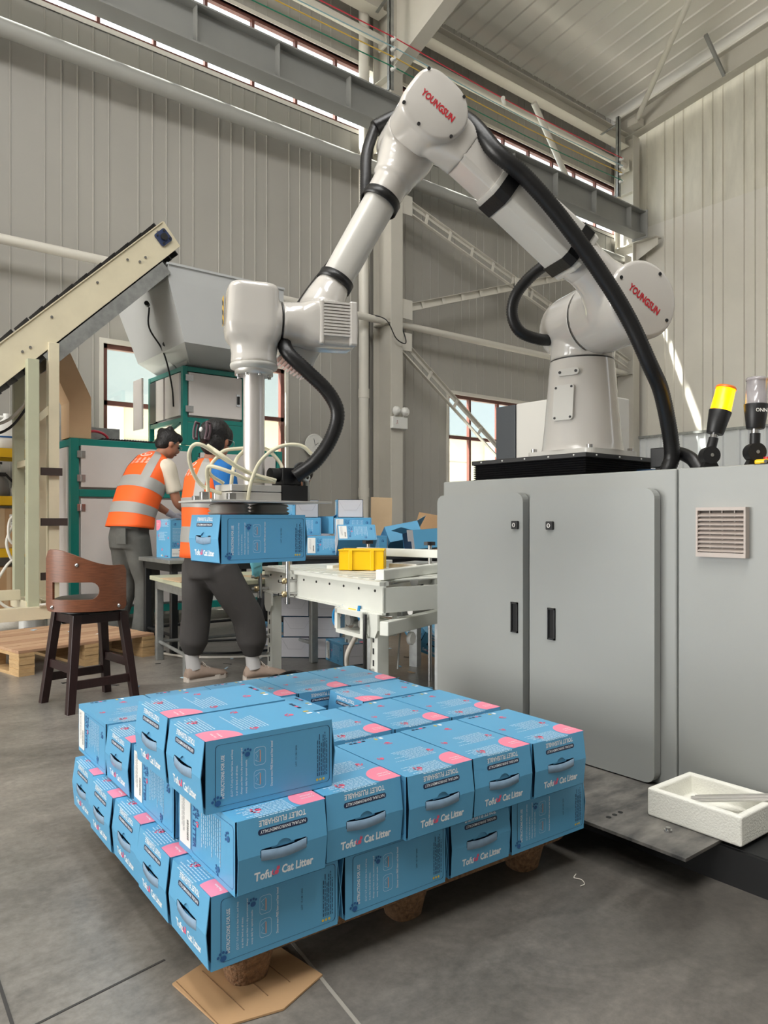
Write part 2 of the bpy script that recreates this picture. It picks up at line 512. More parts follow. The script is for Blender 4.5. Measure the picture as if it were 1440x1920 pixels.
def window(name, x0, x1, z0, z1, mulls, bars, fw=0.05, y=YB + 0.05, mt=M_brown):
    w = structure(name)
    mb = MB()
    mb.box((x0, y - 0.03, z0), (x1, y + 0.03, z0 + fw), mt); mb.box((x0, y - 0.03, z1 - fw), (x1, y + 0.03, z1), mt)
    mb.box((x0, y - 0.03, z0), (x0 + fw, y + 0.03, z1), mt); mb.box((x1 - fw, y - 0.03, z0), (x1, y + 0.03, z1), mt)
    for z in bars: mb.box((x0, y - 0.03, z - fw / 2), (x1, y + 0.03, z + fw / 2), mt)
    mb.obj('window_frame', w)
    for x in mulls:
        m2 = MB(); m2.box((x - fw * 0.4, y - 0.028, z0 + fw), (x + fw * 0.4, y + 0.028, z1 - fw), mt); m2.obj('mullion', w)
    X = [x0] + list(mulls) + [x1]; Z = [z0] + list(bars) + [z1]
    for a, c in zip(X[:-1], X[1:]):
        for e, f in zip(Z[:-1], Z[1:]):
            m3 = MB(); m3.box((a + 0.01, y - 0.004, e + 0.01), (c - 0.01, y + 0.004, f - 0.01), GL); m3.obj('pane', w)
    # white reveal round the opening
    m4 = MB()
    for lo, hi in (((x0 - 0.04, YB - 0.02, z0 - 0.05), (x1 + 0.04, YB + 0.1, z0)), ((x0 - 0.04, YB - 0.02, z1), (x1 + 0.04, YB + 0.1, z1 + 0.05)),
                   ((x0 - 0.04, YB - 0.02, z0), (x0, YB + 0.1, z1)), ((x1, YB - 0.02, z0), (x1 + 0.04, YB + 0.1, z1))):
        m4.box(lo, hi, M_pvc)
    m4.obj('window_trim', w)
    return w
window('window_1', W1[0], W1[1], ZS, ZH, (3.33, 4.08), (2.25,))
window('window_2', W3[0], W3[1], ZS, ZH, (8.12, 8.75, 9.3), (2.24,))
rib_m = [2.54 + 0.615 * i for i in range(-6, 6)]
sheet(wb, [(-10.64, 0), (-2.0, 0)], ZR0, lambda u: ZR1, on_back, M_wall)
w = window('window_3', -2.0, 6.1, ZR0, ZR1, [x for x in rib_m if -1.7 < x < 6.0], (), 0.045)
window('window_4', 6.45, 11.95, ZR0, ZR1, [6.45 + 0.61 * i for i in range(1, 9)], (), 0.045)

M_wallr2 = mat('stained_end_wall_sheet', (214, 210, 196), 0.5, var=0.13, vscale=3, stretch=(1, 2, 0.5))
# end wall (gable)
we = structure('wall_right')
def on_end(u, d, z): return (XE - d, u, z)
ys = [8.0 - 0.7 * i for i in range(22)]
for c, a in zip(ys[:-1], ys[1:]):
    prof = rib_profile(a, c, 0.175, 0.016, 0.028, 8.0)
    sheet(we, prof, 2.4, lambda u: 6.35, on_end, M_wallr)
    sheet(we, [(u, d + 0.004) for u, d in prof], 6.3, lambda u: 8.0 + slope(u), on_end, M_wallr2)
    prof = rib_profile(a, c, 0.14, 0.035, 0.035, 8.0)
    sheet(we, prof, 0.0, lambda u: 2.46, lambda u, d, z: (XE - 0.09 - d, u, z), M_wallw)
mb = MB(); mb.box((XE - 0.16, -7.4, 2.46), (XE, 7.95, 2.5), M_galv); mb.obj('ledge_flashing', we)

# front wall behind the camera
wf = structure('wall_front')
for i in range(16):
    prof = rib_profile(-10 + 1.4 * i, min(-8.6 + 1.4 * i, XE), 0.35, 0.02, 0.02, 0.0)
    sheet(wf, prof, 0.0, lambda u: 11.0, lambda u, d, z: (u, -8.0 + d, z), M_wall)
# left end wall with the big open gate next to the back wall
wl = structure('wall_left')
for i in range(23):
    y1 = 8.0 - 0.7 * i; y0 = y1 - 0.7; gate = y0 >= 2.2
    sheet(wl, rib_profile(y0, y1, 0.35, 0.02, 0.02, 8.0), 4.5 if gate else 0.0, lambda u: 8.3 + slope(u), lambda u, d, z: (-10.0 + d, u, z), M_wall)
# roof
rf = structure('ceiling')
x = -10.0
while x < XE:
    x1 = min(x + 0.87, XE + 0.05)
    prof = rib_profile(x, x1, 0.29, 0.022, 0.02, 0.0)
    mb = MB(); vs, fs = [], []
    for (u, d) in prof:
        vs.append((u, 8.32, 8.36 + slope(8.32) - d)); vs.append((u, -8.0, 8.36 + slope(-8.0) - d))
    for i in range(len(prof) - 1): fs.append((2 * i, 2 * i + 1, 2 * i + 3, 2 * i + 2))
    mb.add(vs, fs, M_ceil); mb.obj('roof_panel', rf)
    x = x1

for sx_ in FILL_X:  # glowing panels added beneath the roof to go with the fill lamps
    mb = MB(); vs = []
    for y in (4.5, -2.5):
        for x_ in (sx_ - 0.55, sx_ + 0.55): vs.append((x_, y, 8.31 + slope(y)))
    mb.add(vs, [(0, 1, 3, 2)], mat('glowing_fill_panel', (244, 246, 244), 0.6, emit=0.9)); mb.obj('top_fill_panel', rf)

# frames: columns, rafters, eave beams, bracing
def h_column(name, xc, label, y0=7.55, y1=7.94, w=0.2, zt=7.9):
    c = structure(name)
    mb = MB()
    mb.box((xc - w / 2, y0, 0), (xc + w / 2, y0 + 0.014, zt), M_steelp); mb.obj('inner_flange', c)
    mb = MB(); mb.box((xc - w / 2, y1 - 0.014, 0), (xc + w / 2, y1, zt), M_steelp); mb.obj('outer_flange', c)
    mb = MB(); mb.box((xc - 0.006, y0 + 0.014, 0), (xc + 0.006, y1 - 0.014, zt), M_steelp); mb.obj('web', c)
    mb = MB()
    for z in (3.62, 5.95, 6.0 + 0.9): mb.box((xc - w / 2, y0 + 0.014, z), (xc + w / 2, y1 - 0.014, z + 0.014), M_steelp)
    mb.obj('stiffener', c)
    # corbel under the crane beam
    mb = MB()
    mb.box((xc - w / 2, 7.12, 5.96), (xc + w / 2, y0, 5.98), M_steelp)
    mb.prism([(0, 0), (0.43, 0), (0.43, -0.3), (0, -0.12)], -0.006, 0.006, M_steelp, frame((xc, 7.12, 5.96), (0, 1, 0), (0, 0, 1)))
    mb.box((xc - w / 2, 7.12, 5.6), (xc + w / 2, 7.132, 5.96), M_steelp) if False else None
    mb.obj('corbel', c)
    return c
h_column('trim_4', 6.27, '')
h_column('trim_5', 11.88, '')
h_column('trim_6', 0.45, '')
def rafter(name, xc):
    c = structure(name)
    for nm, lo, hi, w in (('top_flange', 0.40, 0.414, 0.2), ('bottom_flange', 0.0, 0.014, 0.2), ('web', 0.0, 0.414, 0.012)):
        mb = MB()
        vs = []
        for y in (7.94, -8.0):
            for z in (lo, hi):
                for xx in (xc - w / 2, xc + w / 2):
                    vs.append((xx, y, 7.86 + slope(y) + z))
        mb.add(vs, [(0, 1, 3, 2), (4, 6, 7, 5), (0, 4, 5, 1), (2, 3, 7, 6), (0, 2, 6, 4), (1, 5, 7, 3)], M_steelp)
        mb.obj(nm, c)
    return c
rafter('trim_7', 6.27); rafter('trim_8', 11.88); rafter('trim_9', 0.45)
# deep haunch where the middle rafter meets its column
hc = structure('trim_29')
HP = [(7.55, 6.95), (7.55, 7.92), (3.2, 8.6), (3.2, 8.5)]
mb = MB(); mb.add([(6.264, y, z) for y, z in HP] + [(6.276, y, z) for y, z in HP], [(0, 1, 2, 3), (7, 6, 5, 4), (0, 4, 5, 1), (1, 5, 6, 2), (2, 6, 7, 3), (3, 7, 4, 0)], M_steelp); mb.obj('web', hc)
mb = MB(); mb.bar((6.27, 7.55, 6.95), (6.27, 3.2, 8.5), 0.2, 0.014, M_steelp); mb.obj('bottom_flange', hc)
def struct_mesh(name, mb, **k):
    o = mb.obj(name, **k); o['kind'] = 'structure'; return o
# eave beams between frames
for i, (a, c) in enumerate(((0.55, 6.17), (6.37, 11.78))):
    mb = MB(); mb.box((a, 7.62, 7.72), (c, 7.82, 7.735), M_steelp); mb.box((a, 7.62, 7.93), (c, 7.82, 7.945), M_steelp); mb.box((a, 7.71, 7.735), (c, 7.725, 7.93), M_steelp)
    struct_mesh('trim_%d' % (10 + i), mb)
    mb = MB(); mb.cyl((a, 7.7, 7.38), (c, 7.7, 7.38), 0.055, M_pvc); mb.box((a, 7.62, 7.28), (a + 0.02, 7.8, 7.48), M_steelp); mb.box((c - 0.02, 7.62, 7.28), (c, 7.8, 7.48), M_steelp)
    struct_mesh('trim_%d' % (12 + i), mb)
    mb = MB(); mb.cyl((a, 7.7, 3.65), (c, 7.7, 3.65), 0.048, M_pvc)
    struct_mesh('trim_%d' % (14 + i), mb)
    mb = MB(); mb.cyl((a, 7.75, 5.68), (c, 7.75, 5.68), 0.085, M_pipeg)
    struct_mesh('trim_%d' % (16 + i), mb)
mb = MB(); mb.cyl((-2, 7.7, 3.65), (0.35, 7.7, 3.65), 0.048, M_pvc); mb.cyl((-2, 7.75, 5.68), (0.35, 7.75, 5.68), 0.085, M_pipeg); struct_mesh('trim_18', mb)

# crane runway beam
cb = structure('trim_19')
zc0, zc1, yc = 5.95, 6.38, 7.32
def beam_part(nm, lo, hi):
    mb = MB(); mb.box(lo, hi, M_steelg); return mb.obj(nm, cb)
beam_part('bottom_flange', (-3, yc - 0.12, zc0), (11.62, yc + 0.12, zc0 + 0.018))
beam_part('top_flange', (-3, yc - 0.12, zc1 - 0.018), (11.62, yc + 0.12, zc1))
beam_part('web', (-3, yc - 0.006, zc0 + 0.018), (11.62, yc + 0.006, zc1 - 0.018))
x = -2.65
while x < 11.5:
    beam_part('web_stiffener', (x - 0.005, yc - 0.1, zc0 + 0.018), (x + 0.005, yc - 0.006, zc1 - 0.018)); x += 0.99
beam_part('end_plate', (11.62, yc - 0.15, zc0 - 0.03), (11.64, yc + 0.15, zc1 + 0.02))
# rail on the beam
mb = MB(); mb.box((-3, yc - 0.02, zc1), (11.5, yc + 0.02, zc1 + 0.012), M_steelg); mb.obj('crane_rail', cb)

# double-angle bracing of the far bay
def laced(name, a, c, gap=0.16, n=6):
    t = structure(name)
    a, c = Vector(a), Vector(c)
    d = (c - a).normalized(); up = Vector((0, 1, 0)).cross(d).normalized()
    for sgn, nm in ((1, 'upper_angle'), (-1, 'lower_angle')):
        mb = MB(); o = up * (sgn * gap / 2)
        mb.bar(a + o, c + o, 0.05, 0.006, M_pvc, up=up); mb.bar(a + o + Vector((0, 0.025, 0)) - up * (0.025 * sgn), c + o + Vector((0, 0.025, 0)) - up * (0.025 * sgn), 0.006, 0.05, M_pvc, up=up)
        mb.obj(nm, t)
    for i in range(1, n):
        p = a.lerp(c, i / n)
        mb = MB(); mb.bar(p - up * gap / 2, p + up * gap / 2, 0.05, 0.006, M_pvc, up=(0, 1, 0)); mb.obj('lacing_plate', t)
def gusset(parent, p, w, h):
    mb = MB(); mb.box((p[0] - w / 2, p[1] - 0.006, p[2] - h / 2), (p[0] + w / 2, p[1] + 0.006, p[2] + h / 2), M_pvc); mb.obj('gusset', parent)
laced('trim_20', (6.42, 7.62, 5.28), (11.75, 7.62, 3.78), 0.17, 12)
laced('trim_21', (6.42, 7.62, 3.84), (11.75, 7.62, 5.6), 0.10, 14)
laced('trim_22', (6.42, 7.62, 3.35), (10.9, 7.62, 0.2), 0.16, 9)
gp = structure('trim_23')
gusset(gp, (8.82, 7.6, 4.6), 0.3, 0.24); gusset(gp, (6.48, 7.6, 5.25), 0.2, 0.26); gusset(gp, (6.48, 7.6, 3.84), 0.2, 0.26); gusset(gp, (6.48, 7.6, 3.4), 0.18, 0.24); gusset(gp, (11.7, 7.6, 5.6), 0.2, 0.26)
# knee pipes above the ribbon window and roof ties
mb = MB(); mb.cyl((7.9, 7.15, 7.0), (8.6, 7.75, 7.42), 0.03, M_pvc); struct_mesh('trim_24', mb)
mb = MB(); mb.cyl((8.75, 7.3, 7.3), (9.75, 7.45, 6.5), 0.045, M_pvc); struct_mesh('trim_25', mb)
mb = MB(); mb.cyl((11.75, 7.5, 8.05), (8.7, 4.0, 8.75), 0.045, M_pvc); mb.box((11.6, 7.35, 7.98), (11.8, 7.55, 8.1), M_pvc); struct_mesh('trim_26', mb)
mb = MB(); mb.bar((11.8, 5.9, 8.2), (11.2, 5.9, 8.62), 0.05, 0.05, M_steelg); struct_mesh('trim_27', mb)
mb = MB(); mb.cyl((6.45, 7.5, 8.05), (9.4, 4.4, 8.75), 0.045, M_pvc); struct_mesh('trim_28', mb)

# rain downpipe beside the column, with couplings and wall clips
dp = thing('downpipe', (5.95, 7.86, 0), 'white plastic rain downpipe running up the back wall beside the column', 'pipe')
mb = MB(); mb.cyl((0, 0, 0), (0, 0, 8.2), 0.068, M_pvc, n=20); mb.obj('pipe_run', dp)
for z in (1.3, 2.62, 5.0, 6.4):
    mb = MB(); mb.cyl((0, 0, z), (0, 0, z + 0.12), 0.075, M_pvc, n=20); mb.obj('coupling', dp)

# four coloured crane conductor wires on insulator brackets
cols = (('red', (214, 50, 70)), ('pale blue', (150, 190, 200)), ('yellow', (226, 186, 74)), ('green', (24, 130, 100)))
for i, (cn, c) in enumerate(cols):
    z = 7.07 - 0.125 * i
    mb = MB(); mt = mat('wire_' + cn.replace(' ', '_'), c, 0.4)
    P = []
    for a, e in ((-2.0, 5.93), (5.93, 10.9)):
        for k in range(6):
            t = k / 6; P.append((a + (e - a) * t, 7.18, z - 0.05 * math.sin(math.pi * t)))
    P.append((10.9, 7.18, z))
    mb.tube(P, 0.0075, mt, 6, 0)
    tag(mb.obj('conductor_wire'), ('%s crane wire strung along the back wall under the roof, ' % cn) + ('topmost', 'second from the top', 'third from the top', 'lowest')[i], 'wire', 'overhead crane wires')
for i, (xx, lb) in enumerate(((5.93, 'steel bracket with white insulators on the middle column, above the robot'), (10.9, 'steel bracket with white insulators in the far corner under the roof'))):
    t = thing('insulator_bracket', (xx, 7.18, 6.5), lb, 'bracket', 'wire brackets')
    mb = MB(); mb.box((-0.03, 0.06, -0.05), (0.03, 0.075, 1.3), M_galv); mb.box((-0.03, 0.06, -0.05), (-0.024, 0.12, 1.3), M_galv); mb.obj('channel', t)
    mb = MB(); mb.bar((0, 0.07, 0.0), (0.1, 0.5, 0.0), 0.04, 0.01, M_galv); mb.bar((0, 0.07, 1.2), (0.1, 0.5, 1.2), 0.04, 0.01, M_galv); mb.obj('arm', t)
    for k in range(4):
        mb = MB(); M = frame((0, 0.06, 7.07 - 0.125 * k - 6.5), (1, 0, 0), (0, 0, 1))
        mb.lathe([(0.012, -0.01), (0.03, 0.0), (0.018, 0.014), (0.032, 0.028), (0.018, 0.042), (0.03, 0.056), (0.012, 0.07)], M_label, 12, M); mb.obj('insulator', t)

# emergency light on the column
t = thing('emergency_light', (6.28, 7.52, 2.3), 'white twin-head emergency light on the middle column', 'light')
mb = MB(); mb.box((-0.13, -0.03, -0.1), (0.13, 0.03, 0.06), M_label); mb.obj('housing', t, bevel=0.01)
mb = MB()
mb.box((-0.11, -0.032, -0.07), (-0.03, -0.0305, 0.03), M_label); mb.text('NO', Matrix(), 0.001, M_red) if False else None
mb.cyl((-0.055, -0.031, 0.0), (-0.055, -0.032, 0.0), 0.008, M_red, n=8); mb.bar((-0.055, -0.0315, -0.01), (-0.045, -0.0315, -0.04), 0.006, 0.002, M_red); mb.bar((-0.06, -0.0315, -0.02), (-0.075, -0.0315, -0.045), 0.006, 0.002, M_red)
mb.obj('running_figure_sign', t)
for sx in (-0.075, 0.075):
    h = MB(); h.lathe([(0.02, 0.05), (0.058, 0.03), (0.062, 0.0), (0.056, -0.012), (0.001, -0.014)], M_label, 18, frame((sx, -0.03, 0.13), (1, 0, 0), (0, 0, 1))); h.cyl((sx, 0, 0.05), (sx, 0, 0.09), 0.012, M_label); h.obj('lamp_head', t)

# wall clock half hidden by the hose
t = thing('wall_clock', (5.23, 7.97, 1.95), 'round white wall clock on the back wall behind the black hose', 'clock')
Mf = frame((0, 0, 0), (1, 0, 0), (0, 0, 1))
mb = MB(); mb.lathe([(0.14, 0.0), (0.15, 0.02), (0.14, 0.035), (0.128, 0.03)], M_label, 28, Mf); mb.obj('rim', t)
mb = MB(); mb.lathe([(0.13, 0.0), (0.13, 0.024), (0.0005, 0.025)], M_label, 28, Mf)
for k in range(12):
    a = k * math.pi / 6; mb.box((-0.006, 0.085, 0.0255), (0.006, 0.112, 0.027), M_black, Mf @ Matrix.Rotation(-a, 4, 'Z'))
mb.obj('dial', t)
mb = MB(); mb.bar((0, -0.03, 0), (0.05, -0.03, 0.035), 0.004, 0.01, M_black, up=(0, 1, 0)); mb.bar((0, -0.031, 0), (-0.02, -0.031, 0.085), 0.004, 0.007, M_black, up=(0, 1, 0)); mb.obj('hands', t)

# cable looping off the column and thin conduit down it
mb = MB(); mb.tube([(5.98, 7.75, 3.72), (6.05, 7.5, 3.6), (6.2, 7.48, 3.38), (6.4, 7.52, 3.36), (6.4, 7.6, 3.6)], 0.008, M_black, 6); tag(mb.obj('loose_cable'), 'thin black cable sagging round the middle column below the pipe', 'cable')
mb = MB(); mb.tube([(6.06, 7.9, 5.2), (6.07, 7.9, 3.0), (6.05, 7.9, 1.8), (6.07, 7.9, 0.6)], 0.009, M_black, 6); tag(mb.obj('wall_cable'), 'black cable running straight down the wall between downpipe and column', 'cable')

# what stands outside behind the windows
og = MB(); og.box((-12, YB + 0.3, -0.3), (24, 40, -0.05), mat('outside_ground', (226, 222, 210), 0.9)); o = og.obj('outside_ground'); o['kind'] = 'structure'
og = MB(); og.box((-60, -30, -0.3), (-10.05, YB + 0.3, -0.02), mat('yard_concrete', (222, 216, 204), 0.9)); o = og.obj('outside_yard'); o['kind'] = 'structure'
t = thing('neighbouring_building', (6, 13.5, 0), 'pale yellow building seen through the back windows', 'building')
mb = MB(); mb.box((-14, 0, 0), (16, 4, 3.1), mat('cream_render', (206, 200, 166), 0.8)); mb.obj('wall', t)
mb = MB(); mb.box((-14.2, -0.3, 3.1), (16.2, 4, 4.0), mat('grey_roof_band', (134, 146, 152), 0.7)); mb.obj('roof_band', t)
mb = MB(); mb.box((-14, -0.02, 0), (16, 0, 1.1), mat('teal_plinth', (112, 164, 150), 0.7)); mb.obj('plinth', t)
for xx in (-5.0, -1.6, 2.6, 8.2):
    mb = MB(); mb.box((xx, -0.12, 0), (xx + 0.28, 0, 3.1), M_label); mb.obj('white_pilaster', t)
for z in (1.75, 2.45):
    mb = MB(); mb.box((-14, -0.015, z), (16, 0, z + 0.02), M_joint); mb.obj('joint_line', t)
# ------------------------------------------------------------------ robot base cabinet
CB = thing('control_cabinet', (2.28, 1.3, 0), 'large light grey steel cabinet with two doors carrying the white robot arm', 'cabinet')
zb, zt = 0.105, 1.168
def cpart(nm, fn, parent=CB, **k):
    mb = MB(); fn(mb); return mb.obj(nm, parent, **k)
# local: x into the cabinet, y along the front (positive = towards the back wall)
cpart('body', lambda m: m.box((0, 0.0, zb), (0.95, 1.12, zt), M_cabinet), bevel=0.006)
cpart('side_section', lambda m: m.box((0, -0.9, zb), (0.95, -0.004, zt), M_cabinet), bevel=0.006)
def rrect(x0, x1, y0, y1, r, corners=(1, 1, 1, 1), n=6):
    P = []
    for (cx, cy, a0, on) in ((x0 + r, y0 + r, 180, corners[0]), (x1 - r, y0 + r, 270, corners[1]), (x1 - r, y1 - r, 0, corners[2]), (x0 + r, y1 - r, 90, corners[3])):
        if not on:
            P.append((x0 if cx < (x0 + x1) / 2 else x1, y0 if cy < (y0 + y1) / 2 else y1)); continue
        for k in range(n + 1):
            a = R(a0 + 90 * k / n); P.append((cx + r * math.cos(a), cy + r * math.sin(a)))
    return P
Fd = frame((0, 0, 0), (0, 1, 0), (0, 0, 1))            # door plane: u along y, v up, w = +x ... into the cabinet
def door(u0, u1, lab=None):
    mb = MB(); mb.prism(rrect(u0, u1, zb + 0.012, 1.105, 0.035), -0.042, -0.006, M_cabinet, Fd)
    return mb.obj('door', CB, bevel=0.008, seg=3)
def gasket(u0, u1):
    mb = MB(); mb.box((-0.006, u0 + 0.01, zb + 0.03), (0.001, u1 - 0.01, 1.09), M_black); mb.obj('door_gasket', CB)
d1 = door(0.622, 1.115); d2 = door(0.055, 0.588); gasket(0.622, 1.115); gasket(0.055, 0.588)
sp = MB(); sp.prism(rrect(-0.88, -0.03, zb + 0.015, 1.115, 0.04), -0.005, 0.001, M_cabinet, Fd); sp.obj('side_panel', CB, bevel=0.002)
def lock(d, u, v):
    mb = MB()
    mb.prism(rrect(u - 0.016, u + 0.016, v - 0.016, v + 0.016, 0.004), -0.052, -0.04, M_black, Fd)
    o = mb.obj('lock', d, bevel=0.002)
    mb = MB(); mb.cyl((-0.0555, u, v), (-0.052, u, v), 0.0085, M_chrome, n=16); mb.box((-0.0565, u - 0.002, v - 0.005), (-0.0554, u + 0.002, v + 0.005), M_black); mb.obj('lock_cylinder', d)
def pull(d, u, v):
    mb = MB(); w, h = 0.017, 0.06
    mb.box((-0.049, u - w, v - h), (-0.042, u - w + 0.005, v + h), M_black); mb.box((-0.049, u + w - 0.005, v - h), (-0.042, u + w, v + h), M_black)
    mb.box((-0.049, u - w, v - h), (-0.042, u + w, v - h + 0.006), M_black); mb.box((-0.049, u - w, v + h - 0.006), (-0.042, u + w, v + h), M_black)
    mb.box((-0.0435, u - w, v - h), (-0.0415, u + w, v + h), mat('handle_recess', (8, 8, 9), 0.7))
    mb.obj('recessed_handle', d)
lock(d1, 0.658, 0.978); lock(d2, 0.486, 0.977); pull(d1, 0.663, 0.612); pull(d2, 0.48, 0.606)
# louvred vent
vt = MB(); u0, u1, v0, v1 = -0.24, -0.082, 0.882, 1.038
vt.box((-0.0115, u0 + 0.001, v0 + 0.001), (-0.0005, u1 - 0.001, v1 - 0.001), M_ventd); vt.box((-0.03, u0, v0), (-0.004, u1, v0 + 0.014), M_vent); vt.box((-0.03, u0, v1 - 0.01), (-0.004, u1, v1), M_vent)
vt.box((-0.0295, u0, v0 + 0.0141), (-0.004, u0 + 0.006, v1 - 0.0101), M_vent); vt.box((-0.0295, u1 - 0.006, v0 + 0.0141), (-0.004, u1, v1 - 0.0101), M_vent)
for k in (0.25, 0.5, 0.75): vt.box((-0.017, u0 + (u1 - u0) * k - 0.0015, v0), (-0.012, u0 + (u1 - u0) * k + 0.0015, v1), M_vent)
vo = vt.obj('vent_grille', CB)
for k in range(9):
    z = v0 + 0.022 + k * 0.0138
    mb = MB(); mb.prism([(0, 0), (0.014, -0.006), (0.0155, -0.003), (0.002, 0.006)], u0 + 0.0062, u1 - 0.0062, M_vent, frame((-0.016, 0, z + 0.003), (-1, 0, 0), (0, 0, 1)) @ Matrix.Identity(4) if False else Matrix(((-1, 0, 0, -0.014), (0, 0, 1, 0), (0, 1, 0, z), (0, 0, 0, 1)))); mb.obj('louvre', vo)
# roof of the side section slopes up a little at the back
cpart('top_fold', lambda m: m.prism([(0.0, zt), (0.95, zt), (0.95, zt + 0.02)], -0.9, -0.25, M_cabinet, Matrix(((1, 0, 0, 0), (0, 0, 1, 0), (0, 1, 0, 0), (0, 0, 0, 1)))))

# dark steel base frame under the cabinet, with the plates lying on it
BF = thing('base_frame', (2.0, 0, 0), 'low black steel base frame on the floor under the grey cabinet', 'platform')
mb = MB(); mb.box((0, -0.6, 0), (0.012, 2.5, 0.1), M_base); mb.box((0.012, -0.6, 0.09), (1.25, 2.5, 0.102), M_dark); mb.box((1.24, -0.6, 0), (1.25, 2.5, 0.09), M_dark); mb.obj('steel_deck', BF)
PLT = MB(); PLT.box((1.825, 1.015, 0.1025), (2.262, 2.45, 0.112), M_plate)
for (x, y) in ((1.90, 1.30), (1.93, 1.30), (1.96, 1.3)): PLT.cyl((x, y, 0.112), (x, y, 0.1128), 0.008, M_black, n=12)
PL = PLT.obj('floor_plate', bevel=0.001); tag(PL, 'scuffed dark steel plate sticking out from under the grey cabinet by the stacked cartons', 'plate')
mb = MB(); mb.cyl((1.945, 1.135, 0.1122), (1.945, 1.135, 0.118), 0.012, M_chrome, n=6); mb.cyl((1.945, 1.135, 0.118), (1.945, 1.135, 0.124), 0.007, M_chrome, n=10)
tag(mb.obj('bolt_head', bevel=0.001), 'shiny loose bolt lying on the steel plate beside the foam box', 'bolt')

# styrofoam box with aluminium clips
SB = thing('foam_box', (2.0, 0.953, 0.1125), 'open white styrofoam box on the steel deck at the foot of the grey cabinet', 'box')
mb = MB(); L, Wd, H, t = 0.285, 0.235, 0.083, 0.022
mb.add([(0, 0, 0), (Wd, 0, 0), (Wd, L, 0), (0, L, 0), (0, 0, H), (Wd, 0, H), (Wd, L, H), (0, L, H), (t, t, H), (Wd - t, t, H), (Wd - t, L - t, H), (t, L - t, H), (t, t, t), (Wd - t, t, t), (Wd - t, L - t, t), (t, L - t, t)],
       [(0, 3, 2, 1), (0, 1, 5, 4), (1, 2, 6, 5), (2, 3, 7, 6), (3, 0, 4, 7), (4, 5, 9, 8), (5, 6, 10, 9), (6, 7, 11, 10), (7, 4, 8, 11), (8, 9, 13, 12), (9, 10, 14, 13), (10, 11, 15, 14), (11, 8, 12, 15), (12, 13, 14, 15)], M_foam)
mb.obj('foam_shell', SB, bevel=0.006, seg=3)
SB.rotation_euler = (0, 0, R(-1))
for i, (dx, dz, lb) in enumerate(((0.0, 0.0, 'thin bright aluminium strip lying across the rim of the foam box, nearest the camera'), (0.022, 0.003, 'second aluminium strip lying across the rim of the foam box, behind the first'), (0.046, 0.001, 'third aluminium strip across the foam box, closest to the cabinet'))):
    P0, P1 = Vector((2.075 + dx, 1.15, 0.164 + dz)), Vector((2.253 + dx, 0.80, 0.232 + dz))
    mb = MB(); mb.bar(P0, P1, 0.017, 0.004, M_alu); mb.bar(P0 + Vector((0, 0, 0.004)), P1 + Vector((0, 0, 0.004)), 0.004, 0.004, M_alu)
    tag(mb.obj('aluminium_strip'), lb, 'metal strip', 'aluminium strips in the foam box')

# black bellows housing on the cabinet
BL = thing('bellows_pedestal', (2.31, 1.68, 1.168), 'black pleated bellows pedestal between the cabinet top and the robot foot', 'pedestal')
lx, ly = 0.46, 0.585
for k in range(7):
    z = 0.002 + k * 0.009
    mb = MB(); rg = []
    for (o, zz) in ((0.0, 0.0), (0.009, 0.0045), (0.0, 0.009)):
        rg.append([Vector(p) for p in ((o, o, z + zz), (lx - o, o, z + zz), (lx - o, ly - o, z + zz), (o, ly - o, z + zz))])
    mb.loft(rg, M_black, True, False); mb.obj('pleat', BL)
mb = MB(); mb.box((-0.004, -0.004, 0.066), (lx + 0.004, ly + 0.004, 0.084), M_black); tp = mb.obj('top_plate', BL, bevel=0.002)
for k in range(5):
    mb = MB(); mb.ball((-0.005, 0.05 + 0.12 * k, 0.076), 0.004, M_label, n=8, k=5); mb.obj('screw', tp)
for k in range(3):
    mb = MB(); mb.ball((0.06 + 0.15 * k, -0.005, 0.076), 0.004, M_label, n=8, k=5); mb.obj('screw', tp)

# white and grey control box behind the robot
KB = thing('controller_box', (2.79, 2.0, 1.17), 'white box with a dark grey side standing behind the robot foot on the cabinet', 'box')
mb = MB(); mb.box((0, 0.0, 0.0), (0.3, 0.44, 0.40), M_whitec); mb.obj('white_housing', KB, bevel=0.006)
mb = MB(); mb.box((-0.004, 0.442, 0.0), (0.3, 0.57, 0.398), M_panelg); mb.obj('grey_housing', KB, bevel=0.004)
# ------------------------------------------------------------------ robot arm (local x along the arm, y towards the caps, z up)
ZC = 1.252
RB = thing('robot_arm', (2.502, 1.838, ZC), 'large white jointed robot arm lifting one blue carton over the stack', 'robot', rz=math.atan2(0.345, -0.938))
def rp(r, s_, z): return Vector((r, s_, z - ZC))
def ringc(c, u, w, a, b_, n=32, p=2.0):
    out = []
    for i in range(n):
        t = 2 * math.pi * i / n
        ct, st = math.cos(t), math.sin(t)
        x = math.copysign(abs(ct) ** (2 / p), ct) * a; y = math.copysign(abs(st) ** (2 / p), st) * b_
        out.append(c + u * x + w * y)
    return out
ERy, ESy, EZ = Vector((1, 0, 0)), Vector((0, 1, 0)), Vector((0, 0, 1))
WR = Matrix.Rotation(-math.atan2(0.345, -0.938), 4, 'Z')  # world-aligned pieces inside the robot frame
mb = MB(); mb.prism(rrect(-0.16, 0.16, -0.16, 0.16, 0.03), 0.0, 0.02, M_whitec, WR); bpl = mb.obj('base_plate', RB, bevel=0.004)
for sx in (-1, 1):
    for sy in (-1, 1):
        mb = MB(); mb.cyl(WR @ Vector((sx * 0.135, sy * 0.135, 0.02)), WR @ Vector((sx * 0.135, sy * 0.135, 0.034)), 0.012, M_chrome, n=10); mb.obj('foot_bolt', bpl)
